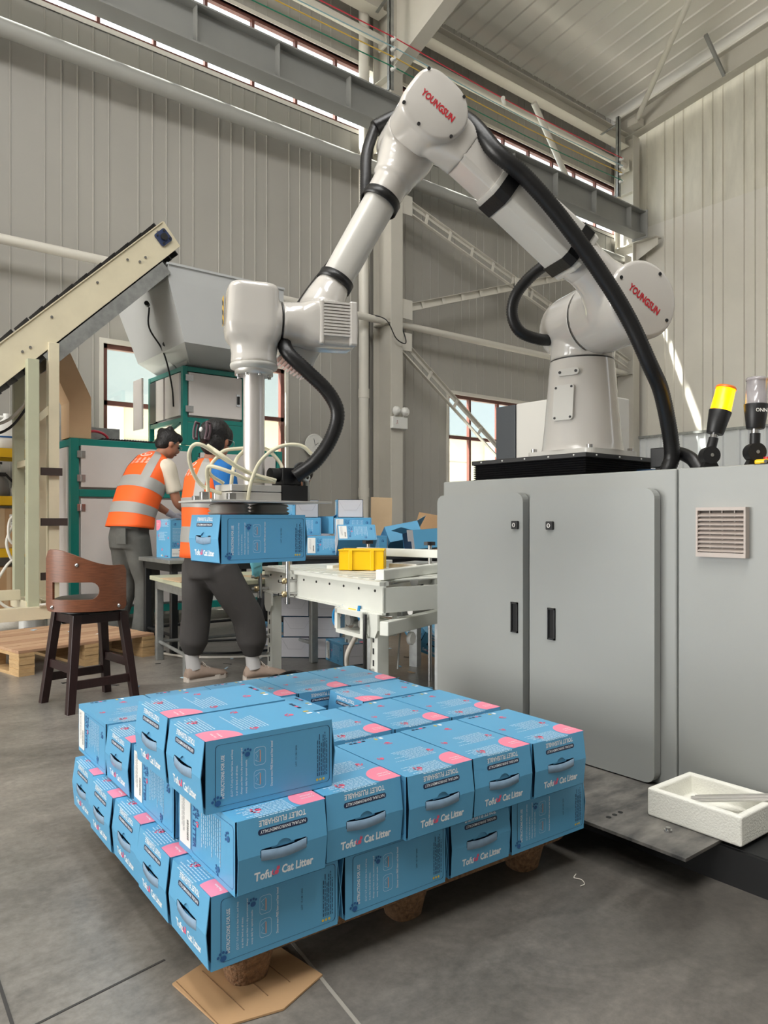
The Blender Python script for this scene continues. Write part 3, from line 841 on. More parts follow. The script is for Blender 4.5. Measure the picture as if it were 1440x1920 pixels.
mb = MB(); mb.lathe([(0.165, 0.02), (0.160, 0.03), (0.157, 0.05), (0.148, 0.14), (0.138, 0.26), (0.129, 0.372), (0.127, 0.384)], M_white, 48); mb.obj('column', RB)
mb = MB(); mb.lathe([(0.1262, 0.384), (0.1262, 0.389)], M_black, 48); mb.obj('column_seam', RB)
# covers on the column
def on_col(ang, z, tilt=0.09):
    a = R(ang); rad = 0.152 - (z - 0.05) * 0.088
    n = Vector((math.cos(a), math.sin(a), tilt)).normalized(); u = Vector((-math.sin(a), math.cos(a), 0))
    return frame(Vector((math.cos(a) * rad, math.sin(a) * rad, z)), u, n.cross(u))
ca = 28
Mc = on_col(ca, 0.205); mb = MB(); mb.prism(rrect(-0.044, 0.044, -0.07, 0.07, 0.012), -0.02, 0.012, M_whitec, Mc); o = mb.obj('access_cover', RB, bevel=0.003)
mb = MB(); [mb.cyl(Mc @ Vector((sx * 0.034, sy * 0.06, 0.012)), Mc @ Vector((sx * 0.034, sy * 0.06, 0.014)), 0.005, M_black, n=8) for sx in (-1, 1) for sy in (-1, 1)]; mb.obj('cover_screws', o)
Mc = on_col(ca + 6, 0.325); mb = MB(); mb.prism(rrect(-0.045, 0.045, -0.014, 0.014, 0.0135), -0.02, 0.012, M_whitec, Mc); o = mb.obj('oval_cover', RB, bevel=0.003)
mb = MB(); [mb.cyl(Mc @ Vector((sx * 0.033, 0, 0.012)), Mc @ Vector((sx * 0.033, 0, 0.014)), 0.006, M_black, n=8) for sx in (-1, 1)]; mb.obj('cover_screws', o)

# shoulder turret: vertical neck running into the horizontal joint body
z2 = 1.785
mb = MB()
rg = []
for z, r_ in ((ZC + 0.389, 0.1265), (1.70, 0.1265), (1.76, 0.124), (z2, 0.12)):
    rg.append(ringc(rp(0, 0.0, z), ERy, ESy, r_, r_))
mb.loft(rg, M_white)
rg = []
for s_, r_ in ((-0.165, 0.02), (-0.163, 0.06), (-0.152, 0.095), (-0.128, 0.122), (-0.09, 0.137), (-0.05, 0.141), (0.11, 0.141)):
    rg.append(ringc(rp(0, s_, z2), ERy, EZ, r_, r_, 40))
mb.loft(rg, M_white)
mb.obj('shoulder_turret', RB, remesh=0.006, smooth_it=4)
mb = MB(); rg = [ringc(rp(0, s_, z2), ERy, EZ, 0.1405, 0.1405, 40) for s_ in (0.11, 0.115)]; mb.loft(rg, M_black, False); mb.obj('shoulder_seam', RB)
# upper arm
J2, J3 = (0.0, z2), (0.79, 2.33)
ad = Vector((J3[0] - J2[0], 0, J3[1] - J2[1])); AL = ad.length; ad.normalize()
an = Vector((-ad.z, 0, ad.x))                          # in-plane normal, upwards
SA = 0.30
def ap(t, n=0.0, s_=SA): return rp(J2[0], s_, J2[1]) + ad * t + an * n
mb = MB()
rg = [ringc(rp(0, s_, z2), ERy, EZ, r_, r_, 40) for s_, r_ in ((0.115, 0.1405), (0.30, 0.139), (0.372, 0.137))]
mb.loft(rg, M_white)
rg = [ringc(ap(t, 0, c), an, ESy, a, b_, 32, p) for t, c, a, b_, p in ((0.0, 0.25, 0.13, 0.115, 2), (0.07, 0.26, 0.125, 0.11, 2), (0.12, 0.285, 0.10, 0.092, 2), (0.16, 0.295, 0.084, 0.08, 2), (0.2, SA, 0.079, 0.078, 2), (0.235, SA, 0.078, 0.078, 2))]
mb.loft(rg, M_white)
mb.obj('shoulder_housing', RB, remesh=0.006, smooth_it=4)
mb = MB(); rg = [ringc(rp(0, s_, z2), ERy, EZ, r_, r_, 48) for s_, r_ in ((0.36, 0.141), (0.378, 0.141), (0.386, 0.134), (0.388, 0.125), (0.388, 0.002))]
mb.loft(rg, M_white); cap1 = mb.obj('shoulder_cap', RB)
capF = frame(rp(0, 0.3895, z2), -ad, Vector((0, 1, 0)).cross(-ad))     # reads along the arm, facing the camera
def logo(parent, M, w, h):
    mb = MB(); mb.text('YOUNGSUN', M @ Matrix.Translation((0, -h / 2, 0)), h * 1.38, M_red, 0.035, w, 'c'); mb.obj('red_logo', parent)
logo(cap1, capF, 0.15, 0.027)
mb = MB(); [mb.cyl(rp(0.118 * math.cos(a), 0.386, z2 + 0.118 * math.sin(a)), rp(0.118 * math.cos(a), 0.3905, z2 + 0.118 * math.sin(a)), 0.0065, M_black, n=10) for a in (R(35), R(125), R(215), R(305))]; mb.obj('cap_screws', cap1)
# tube of the upper arm: chamfered rectangle
def chrect(t, hw, hs, ch):
    P = [(-hw + ch, -hs), (hw - ch, -hs), (hw, -hs + ch), (hw, hs - ch), (hw - ch, hs), (-hw + ch, hs), (-hw, hs - ch), (-hw, -hs + ch)]
    return [ap(t, a, SA + b_) for a, b_ in P]
mb = MB(); rg = [ringc(ap(t), an, ESy, r_, r_, 32) for t, r_ in ((0.225, 0.078), (0.25, 0.0815), (0.27, 0.0815))]; mb.loft(rg, M_white); mb.obj('arm_collar', RB)
mb = MB(); rg = [chrect(t, a, b_, c) for t, a, b_, c in ((0.262, 0.079, 0.077, 0.02), (0.27, 0.08, 0.078, 0.02), (0.66, 0.074, 0.074, 0.02), (0.668, 0.073, 0.073, 0.02))]
mb.loft(rg, M_whitec, True, False); mb.obj('upper_arm_tube', RB, bevel=0.003)
mb = MB(); rg = [chrect(t, a, b_, c) for t, a, b_, c in ((0.66, 0.066, 0.066, 0.016), (0.80, 0.066, 0.066, 0.016), (0.83, 0.064, 0.064, 0.02))]
mb.loft(rg, M_white, True, False); mb.obj('arm_end_block', RB, bevel=0.004)
# elbow housing of the upper arm and its cap (flat-sided towards the far end)
def dring(s_, k, n=40):
    """round towards the shoulder, squarer towards the free end"""
    out = []
    for i in range(n):
        t = 2 * math.pi * i / n
        x, y = math.cos(t), math.sin(t)
        if x > 0: X = math.copysign(abs(x) ** 0.55, x) * 0.112; Y = math.copysign(abs(y) ** 0.62, y) * 0.104
        else: X = x * 0.104; Y = math.copysign(abs(y) ** (0.62 + 0.38 * min(1, -x * 1.4)), y) * 0.104
        out.append(ap(AL, 0, s_) + ad * (X * k + 0.0) + an * (Y * k))
    return out
mb = MB(); mb.loft([dring(s_, k) for s_, k in ((0.375, 1.0), (0.33, 1.0), (0.25, 0.99))], M_white)
rg = [ringc(ap(t, 0, c), an, ESy, a, b_, 32, p) for t, c, a, b_, p in ((0.80, SA, 0.07, 0.068, 5), (0.84, SA, 0.082, 0.07, 3), (0.90, SA, 0.095, 0.07, 2.4), (AL, SA, 0.09, 0.07, 2))]
mb.loft(rg, M_white); mb.obj('elbow_housing', RB, remesh=0.006, smooth_it=3)
mb = MB(); mb.loft([dring(s_, k) for s_, k in ((0.36, 1.03), (0.378, 1.03), (0.387, 0.98), (0.3895, 0.92), (0.39, 0.02))], M_white); cap2 = mb.obj('elbow_cap', RB)
logo(cap2, frame(ap(AL, 0.0, 0.3912) + ad * 0.005, -ad, Vector((0, 1, 0)).cross(-ad)), 0.132, 0.024)
mb = MB()
for (x, y) in ((0.095, 0.075), (0.095, -0.075), (-0.045, 0.088), (-0.085, -0.05), (0.02, -0.096)):
    c = ap(AL, y, 0.386) + ad * x; mb.cyl(c, c + Vector((0, 0.006, 0)), 0.0055, M_black, n=10)
mb.obj('cap_screws', cap2)
# forearm
J4 = (1.15, 1.675)
fd = Vector((J4[0] - J3[0], 0, J4[1] - J3[1])); FL = fd.length; fd.normalize(); fn = Vector((fd.z, 0, -fd.x))
SF = 0.19
def fp(t, n=0.0, s_=SF): return rp(J3[0], s_, J3[1]) + fd * t + fn * n
mb = MB()
mb.loft([dring(s_, k) for s_, k in ((0.25, 0.985), (0.2, 0.98), (0.12, 0.97), (0.085, 0.93), (0.065, 0.82), (0.058, 0.6))], M_white)
rg = [ringc(fp(t, 0, c), fn, ESy, a, b_, 32, p) for t, c, a, b_, p in ((0.0, 0.17, 0.1, 0.085, 2), (0.08, 0.175, 0.098, 0.085, 2.2), (0.13, 0.183, 0.085, 0.08, 2.2), (0.165, SF, 0.074, 0.072, 2), (0.19, SF, 0.072, 0.072, 2), (0.20, SF, 0.063, 0.063, 2), (0.285, SF, 0.062, 0.062, 2))]
mb.loft(rg, M_white); mb.obj('forearm_housing', RB, remesh=0.006, smooth_it=3)
mb = MB(); mb.loft([ringc(fp(t), fn, ESy, r_, r_, 32, 2.6) for t, r_ in ((0.26, 0.057), (0.60, 0.053), (0.64, 0.053))], M_whitec); mb.obj('forearm_tube', RB)
mb = MB(); mb.loft([ringc(fp(t, 0, c), fn, ESy, a, a, 32) for t, c, a in ((0.6, SF, 0.05), (0.64, SF, 0.06), (0.68, 0.2, 0.066), (0.73, 0.21, 0.07), (0.80, 0.2, 0.068), (0.83, 0.2, 0.06))], M_white)
# wrist joint body with the finned motor cover
zw = 1.628; SW = 0.241
rg = [ringc(rp(r_, SW, zw), ESy, EZ, a, b_, 32, p) for r_, a, b_, p in ((1.035, 0.055, 0.06, 5), (1.045, 0.068, 0.074, 5), (1.16, 0.07, 0.077, 5), (1.18, 0.07, 0.076, 4), (1.215, 0.068, 0.07, 2.3), (1.25, 0.068, 0.068, 2), (1.277, 0.068, 0.068, 2))]
mb.loft(rg, M_white); mb.obj('wrist_housing', RB, remesh=0.005, smooth_it=3)
mb = MB(); mb.loft([ringc(rp(r_, SW, zw), ESy, EZ, 0.0672, 0.0672, 32) for r_ in (1.277, 1.281)], M_black, False); mb.obj('wrist_seam', RB)
mb = MB(); mb.box((1.042, SW + 0.05, zw - 0.072 - ZC), (1.068, SW + 0.078, zw + 0.07 - ZC), M_white); mb.box((1.15, SW + 0.05, zw - 0.072 - ZC), (1.165, SW + 0.074, zw + 0.07 - ZC), M_white); mb.box((1.05, SW + 0.05, zw - 0.07 - ZC), (1.16, SW + 0.066, zw + 0.068 - ZC), M_white)
cov = mb.obj('fin_cover', RB, bevel=0.006)
for k in range(11):
    z = zw - 0.045 + k * 0.0102 - ZC
    mb = MB(); mb.box((1.066, SW + 0.062, z), (1.152, SW + 0.0765, z + 0.0062), M_white); mb.obj('cooling_fin', cov)
# lower finned cover of the forearm end, pointing down-left
mb = MB(); mb.loft([ringc(fp(t, nn, 0.15), fn, ESy, a, b_, 28, 4.5) for t, nn, a, b_ in ((0.72, 0.0, 0.06, 0.06), (0.80, 0.01, 0.062, 0.066), (0.915, 0.014, 0.06, 0.066), (0.925, 0.014, 0.05, 0.056))], M_white); cov2 = mb.obj('rear_motor_cover', RB)
for k in range(9):
    c0 = -0.038 + k * 0.013
    mb = MB(); mb.bar(fp(0.927, c0, 0.095), fp(0.927, c0, 0.215), 0.018, 0.006, M_white, up=fn); mb.obj('cooling_fin', cov2)
# tool joint: upright tee
RT = 1.362
mb = MB()
rg = [ringc(rp(r_, SW, zw), ESy, EZ, a, b_, 32, p) for r_, a, b_, p in ((1.281, 0.068, 0.068, 2), (1.30, 0.069, 0.070, 2), (RT, 0.07, 0.08, 2.5))]
mb.loft(rg, M_white)
rg = [ringc(rp(RT + dx, SW, z), ERy, ESy, a, b_, 36, p) for z, dx, a, b_, p in ((1.738, 0.006, 0.06, 0.055, 5), (1.732, 0.006, 0.072, 0.066, 5), (1.72, 0.006, 0.079, 0.072, 5), (1.60, 0.008, 0.084, 0.076, 5), (1.57, 0.006, 0.083, 0.075, 3.5), (1.545, 0.0, 0.074, 0.073, 2.2), (1.52, 0.0, 0.071, 0.071, 2), (1.488, 0.0, 0.073, 0.073, 2))]
mb.loft(rg, M_white); mb.obj('tool_joint_housing', RB, remesh=0.005, smooth_it=3)
mb = MB(); rg = [ringc(rp(RT, SW, z), ERy, ESy, r_, r_, 36) for z, r_ in ((1.489, 0.074), (1.485, 0.075), (1.476, 0.073), (1.47, 0.06))]; mb.loft(rg, M_whitec)
rg = [ringc(rp(RT, SW, z), ERy, ESy, r_, r_, 36) for z, r_ in ((1.472, 0.06), (1.455, 0.06), (1.455, 0.04))]; mb.loft(rg, M_alu); fl_ = mb.obj('tool_flange', RB)
for k in range(8):
    a = k * math.pi / 4 + 0.2; mb = MB(); c = rp(RT + 0.052 * math.cos(a), SW + 0.052 * math.sin(a), 1.448); mb.cyl(c, c + Vector((0, 0, 0.03)), 0.0055, M_chrome, n=8); mb.obj('flange_bolt', fl_)
# hazard sticker on the far side of the tool joint
mb = MB(); x = RT + 0.094
mb.box((x, SW - 0.03, 1.61 - ZC), (x + 0.001, SW + 0.0, 1.70 - ZC), M_yelld)
for k in range(3): mb.poly([(x + 0.0015, SW - 0.03, 1.62 + k * 0.03 - ZC), (x + 0.0015, SW, 1.605 + k * 0.03 - ZC), (x + 0.0015, SW, 1.62 + k * 0.03 - ZC), (x + 0.0015, SW - 0.03, 1.635 + k * 0.03 - ZC)], M_black)
mb.obj('hazard_label', RB)
mb = MB(); mb.cyl(rp(RT, SW, 1.456), rp(RT, SW, 1.063), 0.0335, M_pipe, n=28); mb.obj('tool_pipe', RB)

# straps and black umbilical hoses
mb = MB(); mb.loft([chrect(t, a, b_, 0.02) for t, a, b_ in ((0.285, 0.0825, 0.0805), (0.33, 0.0825, 0.0805))], M_rubber, False, False); mb.obj('hose_strap', RB, solid=0.003)
mb = MB(); mb.loft([chrect(t, a, b_, 0.02) for t, a, b_ in ((0.60, 0.0775, 0.0775), (0.65, 0.0775, 0.0775))], M_rubber, False, False); mb.obj('hose_strap', RB, solid=0.003)
for t0, t1, r_ in ((0.262, 0.295, 0.0665), (0.595, 0.625, 0.060)):
    mb = MB(); mb.loft([ringc(fp(t), fn, ESy, r_, r_, 32) for t in (t0, t1)], M_rubber, False); mb.obj('hose_strap', RB, solid=0.003)
def corrug(pts, r, k=14, pitch=0.009):
    P = catmull(pts, k)
    # resample to even steps
    L = [0]
    for a, c in zip(P[:-1], P[1:]): L.append(L[-1] + (c - a).length)
    n = max(6, int(L[-1] / (pitch / 2))); Q = []
    j = 0
    for i in range(n + 1):
        d = L[-1] * i / n
        while j < len(L) - 2 and L[j + 1] < d: j += 1
        q = (d - L[j]) / max(1e-9, L[j + 1] - L[j]); Q.append(P[j].lerp(P[j + 1], q))
    mb = MB(); mb.tube(Q, [r if i % 2 else r * 0.93 for i in range(len(Q))], M_rubber, 12, 0)
    return mb
WI = lambda p: WR @ (Vector(p) - Vector((2.502, 1.838, ZC)))          # world point in the robot frame
corrug([rp(-0.12, 0.36, 1.172), rp(-0.135, 0.37, 1.25), rp(-0.06, 0.41, 1.44), rp(0.01, 0.432, 1.54), rp(0.107, 0.428, 1.713), rp(0.236, 0.42, 1.884), rp(0.372, 0.415, 2.032), rp(0.49, 0.408, 2.14), rp(0.585, 0.39, 2.215), rp(0.645, 0.32, 2.335), rp(0.70, 0.19, 2.44), rp(0.79, 0.06, 2.475), rp(0.90, 0.05, 2.41)], 0.029).obj('umbilical_hose', RB)
corrug([rp(0.90, 0.05, 2.41), rp(0.945, 0.10, 2.29), rp(0.958, 0.13, 2.18), rp(0.965, 0.14, 2.08), rp(1.005, 0.14, 1.98), rp(1.085, 0.12, 1.865), rp(1.14, 0.11, 1.79), rp(1.19, 0.12, 1.715)], 0.0205).obj('umbilical_hose', RB)
corrug([rp(0.09, 0.12, 2.02), rp(0.19, 0.04, 2.0), rp(0.27, -0.03, 1.915), rp(0.285, -0.06, 1.83), rp(0.25, -0.06, 1.758), rp(0.17, -0.05, 1.73), rp(0.12, -0.05, 1.73)], 0.024).obj('umbilical_hose', RB)
corrug([rp(1.27, 0.24, 1.58), rp(1.262, 0.285, 1.525), rp(1.205, 0.3, 1.469), rp(1.136, 0.3, 1.406), rp(1.104, 0.3, 1.34), rp(1.122, 0.29, 1.262), rp(1.172, 0.28, 1.186), rp(1.236, 0.27, 1.135)], 0.0235).obj('umbilical_hose', RB)

# vacuum gripper hanging on the tool pipe (built in world axes)
GR = MB(); GR.box((0.955, 2.0, 1.052), (1.385, 2.235, 1.059), M_alu, WR @ Matrix.Translation((-2.502, -1.838, -ZC)))
GW = WR @ Matrix.Translation((-2.502, -1.838, -ZC))
GP = GR.obj('gripper_plate', RB, bevel=0.0015)
def gp_(nm, fn, **k):
    mb = MB(); fn(mb); return mb.obj(nm, GP, **k)
for cx in (1.072, 1.214):
    gp_('suction_cup', lambda m: m.lathe([(0.03, 1.052), (0.058, 1.048), (0.064, 1.043), (0.056, 1.038), (0.066, 1.032), (0.057, 1.027), (0.067, 1.021), (0.062, 1.0155), (0.02, 1.0155)], M_cup, 28, GW @ Matrix.Translation((cx, 2.115, 0))))
gp_('valve_block', lambda m: (m.box((1.03, 2.02, 1.0595), (1.205, 2.13, 1.084), M_alu, GW), m.box((1.03, 2.02, 1.086), (1.205, 2.13, 1.107), M_alu, GW)), bevel=0.002)
gp_('black_block', lambda m: m.box((1.206, 2.015, 1.0595), (1.30, 2.13, 1.109), M_black, GW), bevel=0.002)
gp_('hose_socket', lambda m: (m.box((1.215, 2.03, 1.1095), (1.285, 2.10, 1.165), M_black, GW), m.cyl(GW @ Vector((1.215, 2.06, 1.142)), GW @ Vector((1.185, 2.06, 1.142)), 0.022, M_black)), bevel=0.003)
gp_('mounting_block', lambda m: m.box((1.09, 2.04, 1.0595), (1.19, 2.13, 1.066), M_galv, GW))
gp_('fittings', lambda m: [m.box((x - 0.012, y - 0.01, 1.059), (x + 0.012, y + 0.01, z), M_chrome, GW) for x, y, z in ((0.98, 2.10, 1.085), (1.03, 2.0 + 0.02, 1.08), (1.0, 2.2, 1.075), (1.06, 2.18, 1.09), (1.14, 2.17, 1.08))], bevel=0.002)
gp_('filter', lambda m: (m.cyl(GW @ Vector((1.30, 2.05, 1.135)), GW @ Vector((1.345, 2.09, 1.165)), 0.014, M_galv), m.cyl(GW @ Vector((1.325, 2.06, 1.06)), GW @ Vector((1.325, 2.07, 1.15)), 0.011, M_galv), m.lathe([(0.007, -0.012), (0.013, -0.012), (0.013, 0.006), (0.007, 0.006)], M_label, 14, GW @ frame((1.306, 2.035, 1.137), (1, 0.2, 0), (0, 0, 1)), caps=False)))
def milky(pts, r=0.006):
    mb = MB(); mb.tube([GW @ Vector(p) for p in pts], r, M_tube, 10, 8); return mb.obj('air_tube', GP)
milky([(1.190, 2.032, 1.123), (1.090, 2.035, 1.146), (1.012, 2.060, 1.192), (0.956, 2.066, 1.223), (0.935, 2.083, 1.220), (0.931, 2.099, 1.191), (0.948, 2.111, 1.144), (0.978, 2.113, 1.105), (1.018, 2.093, 1.084), (1.047, 2.083, 1.079)])
milky([(1.188, 2.034, 1.118), (1.119, 2.025, 1.134), (1.052, 2.028, 1.162), (1.007, 2.038, 1.194), (0.983, 2.082, 1.224)])
milky([(0.993, 2.100, 1.063), (0.992, 2.101, 1.108), (0.982, 2.083, 1.153), (0.991, 2.064, 1.160), (1.033, 2.030, 1.143), (1.100, 2.028, 1.121), (1.188, 2.034, 1.118)])
milky([(1.047, 2.057, 1.063), (1.053, 2.065, 1.106), (1.066, 2.081, 1.147), (1.108, 2.136, 1.193), (1.146, 2.157, 1.224)])
milky([(1.083, 2.016, 1.056), (1.090, 2.010, 1.108), (1.109, 1.995, 1.169), (1.140, 1.970, 1.209), (1.181, 1.950, 1.228), (1.222, 1.930, 1.226), (1.251, 1.919, 1.202)])
milky([(1.037, 2.193, 1.126), (1.052, 2.207, 1.172), (1.076, 2.213, 1.200), (1.097, 2.197, 1.224), (1.144, 2.171, 1.232), (1.183, 2.141, 1.236), (1.208, 2.120, 1.228), (1.223, 2.095, 1.206), (1.231, 2.064, 1.172), (1.222, 2.045, 1.139)])
milky([(0.990, 2.103, 1.157), (1.002, 2.093, 1.133), (1.039, 2.089, 1.111)])
# ------------------------------------------------------------------ cat litter cartons
CL, CW, CH = 0.294, 0.208, 0.147
def circ(cx, cy, r, n=18, a0=0.0):
    return [(cx + r * math.cos(a0 + 2 * math.pi * i / n), cy + r * math.sin(a0 + 2 * math.pi * i / n)) for i in range(n)]
def paw(mb, M, r, mt, rot=0.0):
    Mr = M @ Matrix.Rotation(rot, 4, 'Z')
    mb.poly([(x, y * 0.85, 0) for x, y in circ(0, -0.15 * r, 0.5 * r, 12)], mt, Mr)
    for a in (-55, -18, 18, 55):
        q = R(90 + a); mb.poly([(x, y, 0) for x, y in circ(0.82 * r * math.cos(q), -0.05 * r + 0.82 * r * math.sin(q), 0.21 * r, 10)], mt, Mr)
def dashes(mb, M, w, n, pitch, h, mt, seed, ragged=0.25):
    rd = random.Random(seed)
    for i in range(n):
        x = 0; end = w * (1 - ragged * rd.random())
        while x < end:
            l = rd.uniform(0.004, 0.013); l = min(l, end - x)
            if l < 0.002: break
            mb.poly([(x, -i * pitch, 0), (x + l, -i * pitch, 0), (x + l, -i * pitch + h, 0), (x, -i * pitch + h, 0)], mt, M)
            x += l + 0.0022
def outline(mb, pts, w, mt, M):
    n = len(pts); c = Vector((sum(p[0] for p in pts) / n, sum(p[1] for p in pts) / n))
    inn = []
    for p in pts:
        v = Vector(p[:2]) - c; inn.append(c + v * (1 - w / max(v.length, 1e-6)))
    for i in range(n):
        j = (i + 1) % n
        mb.poly([(pts[i][0], pts[i][1], 0), (pts[j][0], pts[j][1], 0), (inn[j].x, inn[j].y, 0), (inn[i].x, inn[i].y, 0)], mt, M)

def carton_body():
    mb = MB(); l, w, h = CL / 2, CW / 2, CH; e = 0.0006
    mb.add([(-l, -w, 0), (l, -w, 0), (l, w, 0), (-l, w, 0), (-l, -w, h), (l, -w, h), (l, w, h), (-l, w, h)], [(4, 5, 6, 7), (0, 1, 5, 4), (2, 3, 7, 6)], M_blue)
    mb.add([(-l, -w, 0), (l, -w, 0), (l, w, 0), (-l, w, 0)], [(0, 3, 2, 1)], M_blue)
    # recessed dark ends
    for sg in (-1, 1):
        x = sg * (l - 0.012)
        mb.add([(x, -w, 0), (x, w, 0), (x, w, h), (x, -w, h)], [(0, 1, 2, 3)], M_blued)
    # top print (x from left end, y up the page)
    T = Matrix.Translation((-l, -w, h + e))
    q = [(min(CL, max(0.0, x)), min(CW, max(0.0, y)), 0) for x, y in circ(0.028, 0.012, 0.055, 36)]
    mb.poly(q, M_pink, T)
    mb.text('Free from', T @ Matrix.Translation((0.03, 0.012, e)) @ Matrix.Rotation(R(90), 4, 'Z') @ Matrix.Translation((0, 0, 0)), 0.008, M_prw, 0.01)
    mb.text('Perfumes', T @ Matrix.Translation((0.042, 0.01, e)) @ Matrix.Rotation(R(90), 4, 'Z'), 0.008, M_prw, 0.01)
    RT90 = lambda x, y: T @ Matrix.Translation((x, y, 0)) @ Matrix.Rotation(R(90), 4, 'Z')
    dashes(mb, RT90(0.052, 0.075), 0.115, 9, -0.0072, 0.0029, M_prlb, 3)
    dashes(mb, RT90(0.158, 0.035), 0.13, 9, -0.0075, 0.0029, M_prlb, 5, 0.4)
    for (x, y, r_, a) in ((0.03, 0.145, 0.016, 0.3), (0.125, 0.035, 0.013, 1.8), (0.14, 0.175, 0.012, 0.4), (0.235, 0.085, 0.014, 1.2)):
        paw(mb, T @ Matrix.Translation((x, y, 0)), r_, M_pinkd, a)
    for k, m_ in enumerate((M_prn, M_pinkd, M_prn, M_prn)):
        mb.poly([(p[0], p[1], 0) for p in rrect(0.278, 0.287, 0.125 + 0.0135 * k, 0.135 + 0.0135 * k, 0.002, n=2)], m_, T)
    mb.poly([(p[0], p[1], 0) for p in rrect(0.272, 0.286, 0.07, 0.08, 0.003, n=3)], M_prw, T); mb.poly([(p[0], p[1], 0) for p in rrect(0.272, 0.286, 0.088, 0.096, 0.003, n=3)], M_pry, T)
    # front side: instructions, read upwards
    Fm = frame((-l, -w - e, 0), (1, 0, 0), (0, 0, 1))
    outline(mb, rrect(0.02, 0.288, 0.011, 0.136, 0.008), 0.0013, M_prn, Fm)
    V = lambda x, z: Fm @ Matrix.Translation((x, z, e / 2)) @ Matrix.Rotation(R(90), 4, 'Z')
    mb.text('INSTRUCTIONS FOR USE', V(0.0395, 0.026), 0.0105, M_prw, 0.015, 0.088)
    for i, (tx, wd) in enumerate((('(2-2.7 / 5-7 cm) in the litter box, and keep', 0.096), ('it at this level at all times.', 0.062), ('Always use litter in a dry environment and', 0.096), ('scoop daily for optimal results.', 0.07))):
        mb.text(tx, V(0.058 + 0.0105 * i, 0.026), 0.0062, M_prw, 0.0, wd)
    mb.text('Discover more FREE litters and litter boxes!', V(0.148, 0.03), 0.007, M_prw, 0.012, 0.095)
    paw(mb, Fm @ Matrix.Translation((0.025, 0.02, e)), 0.014, M_prb, 0.3); paw(mb, Fm @ Matrix.Translation((0.09, 0.108, e)), 0.012, M_prb, 0.2)
    for z in (0.05, 0.098):
        outline(mb, rrect(0.105, 0.132, z - 0.019, z + 0.019, 0.007), 0.0009, M_prlb, Fm)
        mb.poly([(p[0], p[1], e) for p in rrect(0.118, 0.1205, z - 0.012, z + 0.012, 0.001, n=2)], mat('print_orange', (214, 160, 140), 0.5), Fm)
        outline(mb, [(0.108, z - 0.008), (0.119, z - 0.014), (0.121, z), (0.119, z + 0.014), (0.108, z + 0.008), (0.113, z)], 0.001, M_prlb, Fm)
    mb.text('LOT  15 / 08 / 2025', V(0.206, 0.06), 0.0055, M_prn, 0.0, 0.045)
    dashes(mb, Fm @ Matrix.Translation((0.258, 0.028, e)) @ Matrix.Rotation(R(90), 4, 'Z'), 0.095, 6, 0.0046, 0.0016, M_prn, 9, 0.3)
    for k in range(3): mb.poly([(x, y, e) for x, y in circ(0.256 + 0.008 * k, 0.02, 0.003, 10)], M_pry, Fm)
    # back side: name and description
    Bm = frame((l, w + e, 0), (-1, 0, 0), (0, 0, 1))
    outline(mb, rrect(0.075, 0.288, 0.011, 0.136, 0.008), 0.0013, M_prb, Bm)
    D = lambda x, z: Bm @ Matrix.Translation((x, z, e / 2)) @ Matrix.Rotation(R(-90), 4, 'Z')
    mb.text('Tofu', D(0.103, 0.13), 0.02, M_prb, 0.03, 0.036); mb.text('CAT LITTER', D(0.083, 0.13), 0.022, M_prb, 0.03, 0.105)
    paw(mb, Bm @ Matrix.Translation((0.108, 0.08, e)), 0.009, M_pinkd)
    dashes(mb, D(0.13, 0.128), 0.105, 10, -0.0105, 0.0026, M_prlb, 11, 0.35)
    paw(mb, Bm @ Matrix.Translation((0.262, 0.105, e)), 0.014, M_prb, 1.0); paw(mb, Bm @ Matrix.Translation((0.215, 0.025, e)), 0.013, M_prb, 2.0)
    return mb
def shipping_label():
    mb = MB(); w = CW / 2; Bm = frame((CL / 2, w + 0.0008, 0), (-1, 0, 0), (0, 0, 1))
    mb.prism(rrect(0.008, 0.07, 0.014, 0.135, 0.003, n=2), 0.0, 0.0005, M_label, Bm)
    dashes(mb, Bm @ Matrix.Translation((0.022, 0.128, 0.0009)) @ Matrix.Rotation(R(-90), 4, 'Z'), 0.1, 3, -0.006, 0.0012, M_prn, 2)
    # bar code bars
    rd = random.Random(4); z = 0.03
    while z < 0.075:
        q = rd.uniform(0.0008, 0.0022); mb.poly([(0.05, z, 0.0009), (0.06, z, 0.0009), (0.06, z + q, 0.0009), (0.05, z + q, 0.0009)], M_black, Bm); z += q + rd.uniform(0.0008, 0.002)
    mb.text('12 L', Bm @ Matrix.Translation((0.052, 0.115, 0.0009)) @ Matrix.Rotation(R(-90), 4, 'Z'), 0.008, M_prn, 0.01) if False else None
    return mb
def end_board():
    """plain end of a carton whose handle panel is not folded yet: white board with fold lines"""
    mb = MB(); w = CW / 2 - 0.004; x = -CL / 2 - 0.001
    F = frame((x, 0, 0), (0, -1, 0), (0, 0, 1))
    mb.box((-w, 0.004, 0.0), (w, CH - 0.004, 0.002), M_board, F)
    fo = mat('fold_line', (150, 148, 150), 0.7)
    for p, q in (((-w, CH - 0.004), (-0.05, 0.06)), ((w, CH - 0.004), (0.05, 0.06)), ((-0.05, 0.06), (0.05, 0.06))):
        mb.bar(F @ Vector((p[0], p[1], 0.0024)), F @ Vector((q[0], q[1], 0.0024)), 0.0014, 0.0008, fo)
    return mb
